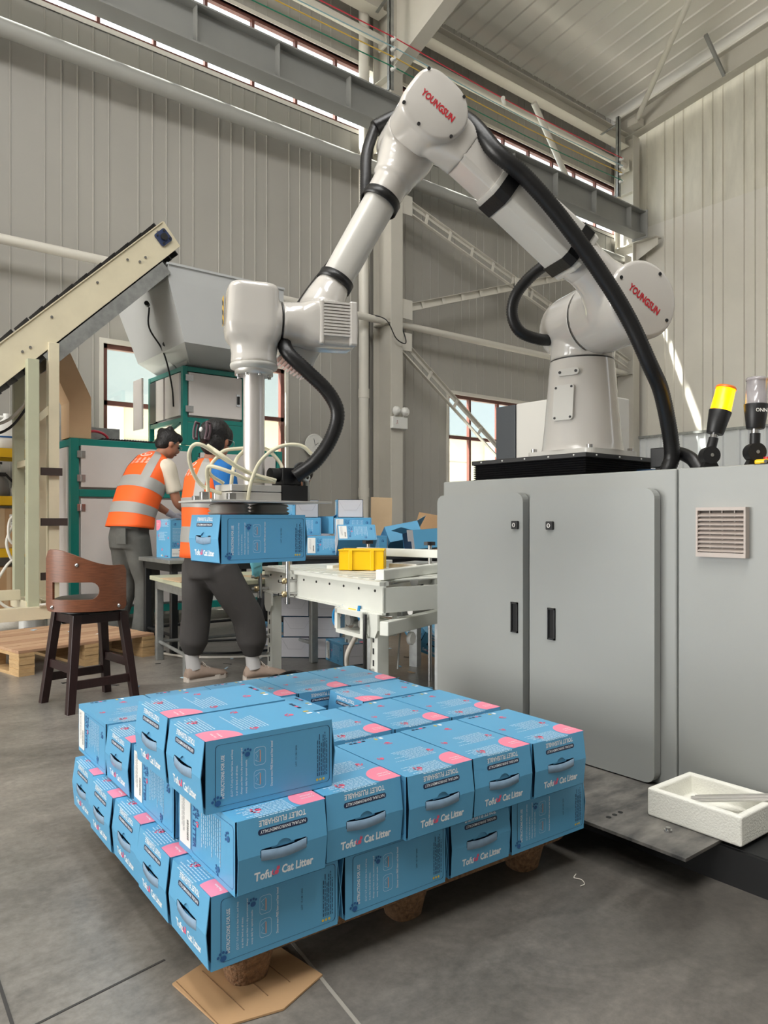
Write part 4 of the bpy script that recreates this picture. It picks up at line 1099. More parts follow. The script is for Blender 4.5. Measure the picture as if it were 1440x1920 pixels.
# end panel: two flaps meeting at a fold that bulges outwards, with the handle slot
def end_panels():
    w = CW / 2 - 0.002; zk = 0.074; l = CL / 2
    A, K, B_ = Vector((-l - 0.0005, 0, CH)), Vector((-l - 0.0095, 0, zk)), Vector((-l - 0.003, 0, 0.003))
    def flap(mb, up):
        o = K; t = (A - K) if up else (B_ - K); hgt = t.length; t = t.normalized()
        U = Vector((0, -1, 0))                             # reading direction seen from outside
        M = frame(o, U, t if up else -t)
        s_ = 1 if up else -1
        sl, sh, rt = 0.054, 0.0095, 0.0165
        slot = [(sl, 0), (sl, s_ * (sh - 0.003)), (sl - 0.003, s_ * sh)]
        for k in range(9):
            a = R(18 + 144 * k / 8); slot.append((rt * 1.05 * math.cos(a), s_ * (sh + (rt - 0.003) * (math.sin(a) - math.sin(R(18))) + 0.0)))
        slot += [(-sl + 0.003, s_ * sh), (-sl, s_ * (sh - 0.003)), (-sl, 0)]
        P = [(w, 0)] + [(w * 0.985, s_ * hgt), (-w * 0.985, s_ * hgt)] + [(-w, 0)] + list(reversed(slot))
        if up: P = P
        else: P = list(reversed(P))
        mb.poly([(x, y, 0) for x, y in P], M_blue, M)
        return M, hgt
    mb = MB(); Mu, hu = flap(mb, True); Ml, hl = flap(mb, False)
    # tabs of the punched finger hole, folded in behind the slot
    for sg in (1, -1): mb.poly([(-l - 0.004, -0.026 * k, zk + sg * q) for k, q in ((-1, 0.004), (1, 0.004), (0.9, 0.03), (-0.9, 0.03))], M_blue)
    panel = mb
    pr = MB(); e = 0.0012
    U180 = Mu @ Matrix.Translation((0, 0, e)) @ Matrix.Rotation(math.pi, 4, 'Z')
    pr.text('TOILET FLUSHABLE', U180 @ Matrix.Translation((0, -0.0645, 0)), 0.0155, M_prw, 0.025, 0.108, 'c')
    pr.poly([(x, y, 0) for x, y in rrect(-0.057, 0.057, -0.048, -0.0365, 0.005, n=4)], M_prn, U180)
    pr.text('NATURAL ENVIRONMENTALLY', U180 @ Matrix.Translation((0, -0.0455, 0.0004)), 0.0088, M_prw, 0.012, 0.104, 'c')
    Lm = Ml @ Matrix.Translation((0, 0, e))
    pr.text('Tofu', Lm @ Matrix.Translation((-0.066, -0.052, 0)), 0.024, M_prw, 0.035, 0.039)
    pr.text('Cat Litter', Lm @ Matrix.Translation((-0.004, -0.052, 0)), 0.024, M_prw, 0.035, 0.074)
    # little pink cat between the words
    pr.poly([(x - 0.016, y - 0.046, 0) for x, y in circ(0, 0, 0.005, 12)], M_pinkd, Lm); pr.poly([(x - 0.0125, y - 0.038, 0) for x, y in circ(0, 0, 0.004, 10)], M_pinkd, Lm)
    pr.poly([(-0.0155, -0.036, 0), (-0.0135, -0.036, 0), (-0.0148, -0.031, 0)], M_pinkd, Lm); pr.poly([(-0.0115, -0.036, 0), (-0.0095, -0.036, 0), (-0.0102, -0.031, 0)], M_pinkd, Lm)
    pr.tube([Lm @ Vector((-0.021, -0.05, 0)), Lm @ Vector((-0.026, -0.046, 0)), Lm @ Vector((-0.024, -0.039, 0))], 0.0012, M_pinkd, 5, 3)
    strap = MB(); rg = []
    for i in range(13):
        t = i / 12; y = -0.052 + 0.104 * t; b_ = math.sin(math.pi * t)
        x = -l - 0.0085 - 0.003 * b_; z = zk - 0.003 - 0.004 * b_
        rg.append([Vector((x, y, z - 0.0105)), Vector((x - 0.0012, y, z - 0.0098)), Vector((x - 0.0012, y, z + 0.0098)), Vector((x, y, z + 0.0105))])
    strap.loft(rg, M_straps, True, True)
    return panel, pr, strap
PROTO = {}
def make_carton(loc, rz, label, group, rot=None, straps=True, ends=True, name='litter_carton', board=False):
    t = thing(name, loc, label, 'carton', group, rz, rot)
    if not PROTO:
        PROTO['body'] = carton_body().obj('body', t)
        PROTO['label'] = shipping_label().obj('shipping_label', t)
        p, q, s_ = end_panels()
        PROTO['panel'] = p.obj('end_panel', t, solid=0.0016)
        PROTO['print'] = q.obj('end_print', PROTO['panel'])
        PROTO['strap'] = s_.obj('handle_strap', PROTO['panel'])
        PROTO['board'] = end_board().obj('end_board', t)
        for k in list(PROTO):
            PROTO[k].parent = None
            COL.objects.unlink(PROTO[k])
    def put(k, par, nm, rot_=(0, 0, 0)):
        c = PROTO[k].copy(); c.name = nm; COL.objects.link(c); c.parent = par; c.rotation_euler = rot_; return c
    put('body', t, 'body'); put('label', t, 'shipping_label')
    for rr in ((0, 0, 0), (0, 0, math.pi)):
        if board: put('board', t, 'end_board', rr); continue
        p = put('panel', t, 'end_panel', rr); put('print', p, 'end_print')
        if straps: put('strap', p, 'handle_strap')
    return t

# pressed wood pallet and the stack on it
TH = R(-2.4); OX, OY = 0.634, 1.341
def stk(x, y, z): return (OX + x * math.cos(TH) - y * math.sin(TH), OY + x * math.sin(TH) + y * math.cos(TH), z)
PA = thing('moulded_pallet', stk(0.573, 0.533, 0), 'brown pressed wood pallet with tapered feet under the stack of blue cartons', 'pallet', rz=TH)
mb = MB(); mb.prism(rrect(-0.545, 0.545, -0.5, 0.5, 0.05), 0.088, 0.1095, M_presswood); mb.obj('deck', PA, bevel=0.004)
for i in range(3):
    for j in range(3):
        mb = MB(); M = Matrix.Translation(((i - 1) * 0.435, (j - 1) * 0.415, 0))
        rg = [ringc(Vector((0, 0, z)), Vector((1, 0, 0)), Vector((0, 1, 0)), a, b_, 28, 2.6) for z, a, b_ in ((0.0, 0.04, 0.038), (0.004, 0.044, 0.042), (0.05, 0.054, 0.052), (0.088, 0.066, 0.064))]
        mb.loft(rg, M_presswood, True, True, M); mb.obj('foot', PA)
LP, WP = 0.311, 0.213
Z1, Z2, Z3 = 0.111, 0.2595, 0.408
rj = random.Random(3)
def jig(a=0.002): return rj.uniform(-a, a)
def place(x, y, z, rot, label, group, ox=0.0, oy=0.0):
    """x, y = lower-left corner of the footprint in the stack's own axes"""
    fx_, fy_ = (LP, WP) if rot == 0 else (WP, LP)
    p = stk(x + fx_ / 2 + jig(), y + fy_ / 2 + jig(), z)
    return make_carton(p, TH + (0 if rot == 0 else R(90)) + jig(0.006), label, group)
rows = ('front corner', 'second from the front', 'middle', 'fourth from the front', 'far corner')
# bottom layer
for k in range(5):
    place(0.0 + (0, -0.004, 0.003, -0.002, 0.002)[k], k * WP, Z1, 0, 'blue bottom-layer carton on the left side of the pallet, ' + rows[k], 'bottom layer cartons')
place(LP + 0.004, 0.002, Z1, 0, 'blue bottom-layer carton showing its instructions side, second from left along the front', 'bottom layer cartons')
for k in range(1, 5): place(LP + 0.004, k * WP, Z1, 0, 'blue carton hidden inside the bottom layer, second column, ' + rows[k], 'hidden bottom layer cartons')
place(2 * LP + 0.008, 0.0, Z1, 90, 'blue bottom-layer carton with its handle end to the front, third from left', 'bottom layer cartons')
for k in range(1, 3): place(2 * LP + 0.008, k * (LP + 0.05), Z1, 90, 'blue carton hidden inside the bottom layer, crosswise column, ' + rows[k], 'hidden bottom layer cartons')
place(2 * LP + WP + 0.010, 0.004, Z1, 0, 'blue bottom-layer carton at the right front corner, instructions side to the front', 'bottom layer cartons')
for k in range(1, 5): place(2 * LP + WP + 0.010, k * WP, Z1, 0, 'blue carton hidden inside the bottom layer, right column, ' + rows[k], 'hidden bottom layer cartons')
# middle layer
ordn = ('leftmost', 'second from left', 'third from left', 'fourth from left', 'rightmost')
for k in range(5):
    place(0.04 + k * WP, -0.035 + (0, 0.012, 0.002, 0.006, 0.0)[k], Z2, 90, 'blue second-layer carton, handle end facing front, ' + ordn[k], 'second layer front row')
for k in range(5):
    place(0.04 + k * WP, -0.035 + LP + 0.016, Z2, 90, 'blue carton lying in the second row of the upper layer, ' + ordn[k], 'second layer second row')
yr = -0.035 + 2 * LP + 0.022
place(0.035, yr, Z2, 0, 'blue carton lying crosswise in the upper layer, its handle end on the left face', 'crosswise upper cartons')
place(0.035 + LP + 0.003, yr, Z2, 0, 'blue crosswise carton in the upper layer just left of the square gap', 'crosswise upper cartons')
place(0.035 + 2 * LP + 0.128, yr, Z2, 0, 'blue crosswise carton in the upper layer just right of the square gap', 'crosswise upper cartons')
for k in range(5):
    place(0.035 + k * WP, yr + WP + 0.006, Z2, 90, 'blue carton of the upper layer in the rearmost row, ' + ordn[k], 'second layer rear row')
# third layer
make_carton((0.651 + CL / 2, 1.365 + CW / 2 + 0.001, Z3), R(-3.6), 'blue carton on top of the stack nearest the camera, instructions side facing front', 'top cartons')
make_carton((0.662 + CL / 2, 1.585 + CW / 2, Z3), R(-2.6), 'blue carton on top of the stack, directly behind the nearest top carton', 'top cartons')
# the carton held by the suction cups
make_carton((0.993 + CL / 2, 2.011 + CW / 2, 0.8675), 0.0, 'blue carton hanging from the grey suction cups of the robot gripper', 'lifted carton')
# cardboard sheet on the floor
CS = MB()
CS.prism([(0.636, 1.52), (0.655, 1.33), (0.78, 1.30), (0.905, 1.345), (0.885, 1.50), (0.76, 1.56)], 0.0015, 0.0055, M_kraft)
for k in range(4): CS.bar((0.655 + 0.06 * k, 1.335 + 0.01 * k, 0.0058), (0.645 + 0.06 * k, 1.52, 0.0058), 0.002, 0.0008, M_edge)
tag(CS.obj('cardboard_sheet'), 'torn flat piece of brown corrugated cardboard on the floor under the near pallet foot', 'cardboard')
# ------------------------------------------------------------------ people
def tri(a, b, t): return Vector(a).lerp(Vector(b), t)
def spine_rings(S_, n=32, grow=0.0, p=2.4):
    out = []
    for (c, a, b_, lam) in S_:
        u = Vector((1, 0, 0)); w = Vector((0, math.cos(lam), -math.sin(lam)))
        out.append(ringc(Vector(c), u, w, a + grow, b_ + grow, n, p))
    return out
def interp_rings(S_, m=4):
    out = []
    for i in range(len(S_) - 1):
        for k in range(m):
            t = k / m; A, B_ = S_[i], S_[i + 1]
            out.append((tuple(Vector(A[0]).lerp(Vector(B_[0]), t)), A[1] + (B_[1] - A[1]) * t, A[2] + (B_[2] - A[2]) * t, A[3] + (B_[3] - A[3]) * t))
    out.append(S_[-1]); return out
def hand_mesh(mb, wrist, direction, palm_n, mt, side=1, sc=1.0, curl=0.5):
    d = Vector(direction).normalized(); n = Vector(palm_n); n = (n - d * n.dot(d)).normalized(); s_ = d.cross(n) * side
    W0 = Vector(wrist)
    rg = []
    for t, a, b_ in ((0.0, 0.024, 0.02), (0.03, 0.032, 0.018), (0.06, 0.039, 0.016), (0.085, 0.039, 0.014)):
        rg.append(ringc(W0 + d * t * sc, s_, n, a * sc, b_ * sc, 14, 2.6))
    mb.loft(rg, mt)
    for k, (o, l) in enumerate(((-0.029, 0.062), (-0.0095, 0.074), (0.0105, 0.07), (0.029, 0.055))):
        b0 = W0 + (d * 0.078 + s_ * o) * sc
        p1 = b0 + (d * l * 0.5 - n * l * 0.12 * curl) * sc; p2 = b0 + (d * l * 0.8 - n * l * 0.42 * curl) * sc; p3 = b0 + (d * l * (1 - 0.2 * curl) - n * l * 0.75 * curl) * sc
        mb.tube([b0, p1, p2, p3], [0.0095 * sc, 0.0088 * sc, 0.007 * sc], mt, 8, 3)
    t0 = W0 + (d * 0.025 - s_ * 0.026) * sc
    mb.tube([t0, t0 + (d * 0.03 - s_ * 0.022 - n * 0.006) * sc, t0 + (d * 0.058 - s_ * 0.026 - n * 0.016) * sc], [0.012 * sc, 0.0105 * sc, 0.008 * sc], mt, 8, 3)
def head_geo(mb, c, fw, up, mt, sc=1.0):
    fw = Vector(fw).normalized(); up = Vector(up); up = (up - fw * up.dot(fw)).normalized(); rt = fw.cross(up)
    M = Matrix.Identity(4)
    for i in range(3): M[i][0], M[i][1], M[i][2], M[i][3] = rt[i], fw[i], up[i], Vector(c)[i]
    M = M @ Matrix.Scale(sc, 4)
    mb.ball((0, -0.012, 0.025), 1, mt, M, 20, 12, (0.074, 0.094, 0.095))
    mb.ball((0, 0.018, -0.03), 1, mt, M, 18, 10, (0.062, 0.072, 0.085))
    mb.ball((0, 0.052, -0.082), 1, mt, M, 12, 8, (0.03, 0.03, 0.026))
    mb.ball((0, 0.096, -0.018), 1, mt, M, 10, 8, (0.013, 0.018, 0.022)); mb.ball((0, 0.084, 0.006), 1, mt, M, 10, 8, (0.01, 0.012, 0.03))
    mb.ball((0, 0.082, -0.055), 1, mt, M, 10, 8, (0.022, 0.01, 0.01))
    for sx in (-1, 1): mb.ball((sx * 0.076, -0.005, -0.008), 1, mt, M, 10, 8, (0.01, 0.02, 0.031))
    return M
def shoe(mb, p, yaw, mt, sole, L=0.27, pitch=0.0):
    M = Matrix.Translation(p) @ Matrix.Rotation(yaw, 4, 'Z') @ Matrix.Rotation(pitch, 4, 'X')
    rg = []
    for y, a, h in ((-0.08, 0.028, 0.06), (-0.065, 0.04, 0.092), (-0.02, 0.042, 0.105), (0.035, 0.042, 0.094), (0.085, 0.046, 0.072), (0.14, 0.049, 0.056), (0.178, 0.041, 0.046), (0.196, 0.022, 0.032)):
        rg.append([Vector((x * a, y, 0.022 + (h - 0.022) * z)) for x, z in ((-1, 0), (-1.02, 0.4), (-0.8, 0.8), (-0.35, 1), (0.35, 1), (0.8, 0.8), (1.02, 0.4), (1, 0))])
    mb.loft(rg, mt, True, True, M)
    pl = []
    for y, a in ((-0.085, 0.02), (-0.075, 0.034), (-0.02, 0.04), (0.05, 0.041), (0.12, 0.05), (0.17, 0.044), (0.198, 0.02)): pl.append((a, y))
    poly = pl + [(-a, y) for a, y in reversed(pl)]
    mb.prism(poly, 0.001, 0.03, sole, M)
    for k in range(5):
        y = 0.03 + 0.017 * k; z = 0.097 - 0.0075 * k * 1.2
        mb.tube([M @ Vector((-0.028, y - 0.005, z - 0.008)), M @ Vector((0, y, z + 0.004)), M @ Vector((0.028, y + 0.005, z - 0.008))], 0.003, sole, 6, 3)
    mb.tube([M @ Vector((0.0, 0.03, 0.1)), M @ Vector((0.02, 0.02, 0.118)), M @ Vector((0.035, 0.035, 0.1))], 0.003, sole, 6, 3)
def limb(mb, pts, rad, mt, n=20, k=6, p=2.0):
    mb.tube(pts, rad, mt, n, k)

def make_person(loc, rz, label, spec):
    t = thing('person', loc, label, 'person', None, rz)
    sp = spec
    # body: one continuous surface under the clothes
    b = MB()
    core = interp_rings(sp['torso'], 2)
    b.loft(spine_rings(core, 24, -0.016), M_skin)
    nk, hd = Vector(sp['neck']), Vector(sp['head'])
    b.tube([nk - Vector((0, 0.01, 0.06)), nk, hd + (nk - hd) * 0.3], [0.062, 0.055, 0.053], M_skin, 16, 4)
    HM = head_geo(b, hd, sp['face'], sp['up'], M_skin, sp.get('hs', 1.0))
    for arm in sp['arms']:
        sh, el, wr = arm['p']
        b.tube([sh, tri(sh, el, 0.5), el, tri(el, wr, 0.4), wr], [0.05, 0.047, 0.04, 0.04, 0.026], M_skin, 14, 5)
        if not arm.get('glove'): hand_mesh(b, wr, arm['dir'], arm['pn'], M_skin, arm['side'])
    for leg in sp['legs']:
        b.tube(leg['p'], [0.075, 0.06, 0.048, 0.045, 0.034], M_skin, 14, 4)
    b.obj('body', t, remesh=0.011, smooth_it=3)
    # face details
    f = MB()
    for sx in (-1, 1): f.ball((sx * 0.03, 0.083, 0.006), 0.0095, M_black, HM, 8, 6)
    f.obj('eyes', t)
    m = MB(); m.ball((0, 0.09, -0.056), 1, mat('lips', (150, 84, 76), 0.5), HM, 10, 6, (0.02, 0.006, 0.0055)); m.obj('mouth', t)
    # hair
    h = MB()
    for c, r3 in sp['hair']: h.ball(c, 1, M_hair, HM, 20, 12, r3)
    h.obj('hair', t, remesh=0.007, smooth_it=1)
    # trousers
    tr = MB()
    tr.loft(spine_rings(interp_rings(sp['pelvis'], 3), 28, 0.0), sp['trs'])
    for leg in sp['legs']: tr.tube(leg['p'][:-1] + [leg['cuff']], leg['r'], sp['trs'], 20, 6)
    tro = tr.obj('trousers', t, remesh=0.013, smooth_it=3)
    # shirt
    s_ = MB(); s_.loft(spine_rings(interp_rings(sp['torso'], 3), 28, 0.002), sp['shirt'])
    for arm in sp['arms']:
        sh, el, wr = arm['p']; q = arm.get('sleeve', 0.75)
        e = tri(sh, el, q) if q <= 1 else None
        P = [tri(sh, (0, sh[1], sh[2]), 0.25), sh, tri(sh, el, min(q, 1) * 0.5), tri(sh, el, min(q, 1))]
        rr = [0.075, 0.077, 0.07, 0.068]
        if q > 1: P.append(tri(el, wr, q - 1)); rr = [0.075, 0.075, 0.066, 0.058, 0.046]
        s_.tube(P, rr, sp['shirt'], 18, 5)
    s_.obj('shirt', t, remesh=0.012, smooth_it=3)
    # vest
    if sp.get('vest'):
        V = sp['vest']; vs = interp_rings(V, 6)
        mb = MB(); mb.loft(spine_rings(vs, 40, 0.0), M_orange, False); vo = mb.obj('safety_vest', t, solid=0.006)
        L_ = len(vs) - 1
        for a, c in sp['bands']:
            i0, i1 = int(a * L_), int(c * L_)
            mb = MB(); mb.loft(spine_rings(vs[i0:i1 + 1], 40, 0.0055), M_reflect, False); mb.obj('reflective_band', vo)
        for j0 in sp['straps']:
            mb = MB(); rr = spine_rings(vs[int(sp['bands'][-1][1] * L_):], 40, 0.0055)
            mb.loft([[r_[(j0 + q) % 40] for q in range(4)] for r_ in rr], M_reflect, False, True, None, False); mb.obj('reflective_strap', vo)
        if 'emblem' in sp:
            rr = spine_rings(vs, 40, 0.007); jc = sp['emblem']
            def on(tq, j):
                f_ = tq * L_; i = int(f_); q = f_ - i; j0 = int(math.floor(j)); w_ = j - j0
                A = rr[i][j0 % 40].lerp(rr[i][(j0 + 1) % 40], w_); B_ = rr[min(i + 1, L_)][j0 % 40].lerp(rr[min(i + 1, L_)][(j0 + 1) % 40], w_); return A.lerp(B_, q)
            mb = MB(); n_ = 16; ctr = on(0.80, jc)
            ring = [on(0.80 + 0.055 * math.sin(2 * math.pi * k / n_), jc + 1.9 * math.cos(2 * math.pi * k / n_)) for k in range(n_)]
            inn = [on(0.80 + 0.042 * math.sin(2 * math.pi * k / n_), jc + 1.5 * math.cos(2 * math.pi * k / n_)) for k in range(n_)]
            pk = mat('vest_print', (255, 214, 200), 0.6)
            for k in range(n_): mb.poly([ring[k], ring[(k + 1) % n_], inn[(k + 1) % n_], inn[k]], pk)
            for (ta, tb, ja, jb) in ((0.775, 0.825, -0.5, -0.2), (0.775, 0.785, -0.2, 0.8), (0.8, 0.81, -0.9, 0.9)):
                mb.poly([on(ta, jc + ja), on(ta, jc + jb), on(tb, jc + jb), on(tb, jc + ja)], pk)
            mb.obj('back_emblem', vo)
            mb = MB()
            for row in range(2):
                for k in range(4):
                    ja = jc - 2.6 + 1.4 * k; ta = 0.62 + 0.055 * row
                    for (a0, a1, b0, b1) in ((0, 1.0, 0.0, 0.006), (0, 1.0, 0.018, 0.024), (0.1, 0.9, 0.034, 0.04), (0.4, 0.6, 0.0, 0.042)):
                        mb.poly([on(ta + b0, ja + a0), on(ta + b0, ja + a1), on(ta + b1, ja + a1), on(ta + b1, ja + a0)], pk)
            mb.obj('back_print', vo)
    # gloves, socks, shoes
    for arm in sp['arms']:
        if arm.get('glove'):
            g = MB(); sh, el, wr = arm['p']; d = (Vector(wr) - Vector(el)).normalized()
            g.tube([Vector(wr) - d * 0.05, Vector(wr), Vector(wr) + d * 0.02], [0.036, 0.03, 0.029], arm['glove'], 14, 3)
            hand_mesh(g, wr, arm['dir'], arm['pn'], arm['glove'], arm['side'], 1.05, arm.get('curl', 0.5)); g.obj('glove', t, remesh=0.0045, smooth_it=1)
    for leg in sp['legs']:
        if sp.get('sock'):
            k = MB(); an_ = Vector(leg['p'][-1]); k.tube([an_ + Vector((0, -0.005, 0.13)), an_ + Vector((0, 0, 0.06)), an_ + Vector((0, 0.01, 0.0))], [0.044, 0.042, 0.046], sp['sock'], 14, 3); k.obj('sock', t)
        sm_ = MB(); shoe(sm_, leg['shoe'], leg.get('yaw', 0), sp['shoe'], sp['sole'], 0.27); sm_.obj('shoe', t)
    return t, HM

# man bending over the machine opening
L1 = R(24)
man, HMm = make_person((2.27, 6.13, 0), R(18 - 90), 'man in orange safety vest and worn grey cargo trousers, seen from behind at the machine', dict(
    torso=[((0, -0.09, 0.90), 0.165, 0.115, R(4)), ((0, -0.06, 1.05), 0.165, 0.12, R(14)), ((0.01, 0.0, 1.22), 0.185, 0.13, L1), ((0.02, 0.09, 1.40), 0.205, 0.125, R(30)), ((0.03, 0.14, 1.49), 0.175, 0.09, R(34)), ((0.035, 0.165, 1.525), 0.085, 0.065, R(36))],
    neck=(0.04, 0.18, 1.535), head=(0.065, 0.265, 1.645), face=(0.32, 0.82, -0.42), up=(0, 0.35, 0.9),
    hair=[((0, -0.028, 0.045), (0.086, 0.098, 0.093)), ((0, -0.05, -0.01), (0.078, 0.068, 0.072)), ((0, 0.04, 0.085), (0.06, 0.055, 0.045)), ((0.05, -0.01, 0.03), (0.036, 0.05, 0.05)), ((-0.05, -0.01, 0.03), (0.036, 0.05, 0.05)), ((0.03, -0.05, 0.12), (0.03, 0.03, 0.03)), ((-0.02, -0.09, 0.08), (0.04, 0.04, 0.04))],
    arms=[dict(p=((0.215, 0.12, 1.43), (0.245, 0.20, 1.15), (0.19, 0.41, 1.03)), dir=(-0.1, 0.7, -0.55), pn=(0.9, 0.1, 0.3), side=1, sleeve=0.72, glove=M_glovew, curl=0.6),
          dict(p=((-0.17, 0.13, 1.43), (-0.24, 0.27, 1.18), (-0.12, 0.46, 1.04)), dir=(0.15, 0.7, -0.5), pn=(-0.9, 0.1, 0.3), side=-1, sleeve=0.72, glove=M_glovew, curl=0.6)],
    pelvis=[((0, -0.10, 0.76), 0.17, 0.125, 0), ((0, -0.10, 0.86), 0.178, 0.132, 0), ((0, -0.08, 0.98), 0.168, 0.122, R(8)), ((0, -0.075, 1.01), 0.162, 0.118, R(8))],
    legs=[dict(p=[(0.085, -0.09, 0.85), (0.1, -0.05, 0.62), (0.105, -0.01, 0.46), (0.11, -0.03, 0.25), (0.11, -0.06, 0.08)], cuff=(0.11, -0.06, 0.045), r=[0.11, 0.1, 0.088, 0.088, 0.082, 0.086], shoe=(0.11, -0.03, 0)),
          dict(p=[(-0.085, -0.09, 0.85), (-0.1, -0.06, 0.62), (-0.105, -0.04, 0.46), (-0.12, -0.09, 0.25), (-0.13, -0.14, 0.08)], cuff=(-0.13, -0.14, 0.045), r=[0.11, 0.1, 0.088, 0.088, 0.082, 0.086], shoe=(-0.13, -0.11, 0))],
    vest=[((0, -0.09, 0.93), 0.21, 0.16, R(6)), ((0, -0.06, 1.05), 0.2, 0.15, R(14)), ((0.01, 0.0, 1.22), 0.208, 0.15, L1), ((0.02, 0.09, 1.39), 0.214, 0.145, R(30)), ((0.03, 0.14, 1.492), 0.19, 0.11, R(34)), ((0.035, 0.163, 1.53), 0.105, 0.08, R(36))],
    bands=[(0.19, 0.27), (0.42, 0.5)], straps=[33, 23], emblem=30.5,
    trs=M_trs, shirt=M_tee, shoe=M_shoed, sole=M_black))
# cargo pocket, back pocket, glasses
mb = MB(); mb.loft([[Vector((0.197 + 0.003 * k, y, z)) for y, z in ((-0.12, 0.68), (0.055, 0.665), (0.06, 0.49), (-0.10, 0.50))] for k in range(2)], M_trs, True, False); mb.obj('cargo_pocket', man, bevel=0.004, recalc=True)
mb = MB(); mb.loft([[Vector((x, -0.228 - 0.01 * k, z)) for x, z in ((0.02, 0.93), (0.135, 0.93), (0.14, 0.80), (0.025, 0.80))] for k in range(2)], M_trs, True, False); mb.obj('back_pocket', man, bevel=0.003, recalc=True)
mb = MB()
for sx in (-1, 1): mb.tube([HMm @ Vector((sx * 0.031 + 0.022 * math.cos(a), 0.101, 0.004 + 0.018 * math.sin(a))) for a in [k * math.pi / 5 for k in range(11)]], 0.0016, M_galv, 6, 0); mb.tube([HMm @ Vector((sx * 0.053, 0.1, 0.006)), HMm @ Vector((sx * 0.076, 0.05, 0.01)), HMm @ Vector((sx * 0.08, -0.01, 0.008))], 0.0016, M_galv, 6, 3)
mb.obj('glasses', man)

# woman standing behind the lifted carton
wom, HMw = make_person((2.02, 4.21, 0), R(-3 - 90), 'woman with clipped black hair, orange vest over a blue shirt, standing behind the lifted carton', dict(
    torso=[((0, -0.03, 0.78), 0.15, 0.11, 0), ((0, -0.03, 0.95), 0.145, 0.105, R(3)), ((0, -0.03, 1.12), 0.16, 0.115, R(5)), ((0, -0.02, 1.25), 0.175, 0.108, R(8)), ((0, -0.01, 1.325), 0.15, 0.08, R(10)), ((0, 0.0, 1.355), 0.07, 0.06, R(10))],
    neck=(0, 0.0, 1.365), head=(-0.005, 0.035, 1.485), face=(-0.5, 0.86, -0.12), up=(0, 0.1, 1), hs=0.97,
    hair=[((0, -0.025, 0.045), (0.088, 0.104, 0.096)), ((0, -0.05, -0.015), (0.082, 0.078, 0.09)), ((0, -0.125, 0.03), (0.045, 0.042, 0.07)), ((0.06, 0.03, 0.03), (0.022, 0.04, 0.06)), ((-0.06, 0.03, 0.03), (0.022, 0.04, 0.06))],
    arms=[dict(p=((0.185, -0.01, 1.28), (0.235, 0.03, 1.02), (0.22, 0.17, 0.80)), dir=(-0.05, 0.25, -0.95), pn=(0.9, 0.2, 0), side=1, sleeve=1.25, glove=M_glovet, curl=0.35),
          dict(p=((-0.185, -0.01, 1.28), (-0.22, 0.12, 1.06), (-0.14, 0.33, 1.0)), dir=(0.1, 0.9, -0.1), pn=(-0.9, 0.1, 0.2), side=-1, sleeve=1.25, glove=M_glovet)],
    pelvis=[((0, -0.03, 0.64), 0.155, 0.12, 0), ((0, -0.035, 0.74), 0.165, 0.128, 0), ((0, -0.03, 0.86), 0.15, 0.115, 0), ((0, -0.03, 0.89), 0.146, 0.112, 0)],
    legs=[dict(p=[(0.075, 0.0, 0.72), (0.09, 0.10, 0.54), (0.1, 0.185, 0.40), (0.1, 0.215, 0.26), (0.1, 0.22, 0.075)], cuff=(0.1, 0.222, 0.15), r=[0.112, 0.105, 0.098, 0.098, 0.092, 0.05], shoe=(0.1, 0.25, 0), yaw=R(-12)),
          dict(p=[(-0.075, -0.05, 0.72), (-0.09, -0.06, 0.54), (-0.09, -0.07, 0.40), (-0.09, -0.085, 0.26), (-0.09, -0.095, 0.075)], cuff=(-0.09, -0.09, 0.16), r=[0.112, 0.1, 0.09, 0.09, 0.088, 0.05], shoe=(-0.09, -0.06, 0), yaw=R(5))],
    vest=[((0, -0.035, 0.77), 0.19, 0.15, 0), ((0, -0.03, 0.95), 0.178, 0.142, R(3)), ((0, -0.03, 1.12), 0.182, 0.142, R(5)), ((0, -0.02, 1.24), 0.186, 0.132, R(8)), ((0, -0.01, 1.325), 0.165, 0.1, R(10)), ((0, 0.0, 1.358), 0.09, 0.075, R(10))],
    bands=[(0.13, 0.21), (0.34, 0.42)], straps=[33, 23], emblem=29.0,
    trs=M_trs2, shirt=M_bshirt, shoe=M_shoe, sole=mat('shoe_sole', (206, 196, 186), 0.6), sock=M_sock))
mb = MB()
for sx in (-1, 1):
    mb.tube([HMw @ Vector((sx * 0.031 + 0.026 * math.cos(a), 0.101, 0.002 + 0.024 * math.sin(a))) for a in [k * math.pi / 6 for k in range(13)]], 0.0016, M_chrome, 6, 0)
    mb.tube([HMw @ Vector((sx * 0.057, 0.1, 0.006)), HMw @ Vector((sx * 0.08, 0.05, 0.01)), HMw @ Vector((sx * 0.084, -0.01, 0.008))], 0.0016, M_chrome, 6, 3)
mb.obj('glasses', wom)
mb = MB(); Mc = HMw @ Matrix.Translation((0.0, -0.155, 0.03)); mt = mat('brown_hair_clip', (92, 72, 78), 0.3)
for sx in (-1, 1):
    for a in (-0.016, 0.016): mb.tube([Mc @ Vector((sx * 0.044, a - 0.01, -0.05)), Mc @ Vector((sx * 0.05, a - 0.01, 0)), Mc @ Vector((sx * 0.042, a - 0.01, 0.05))], 0.008, mt, 6, 3)
    for z in (-0.05, 0.05): mb.tube([Mc @ Vector((sx * 0.043, -0.028, z)), Mc @ Vector((sx * 0.043, 0.008, z))], 0.008, mt, 6, 0)
mb.ball((0.02, -0.045, 0.0), 0.016, M_label, Mc, 10, 6, (0.7, 0.6, 1.0)); mb.obj('hair_clip', wom)

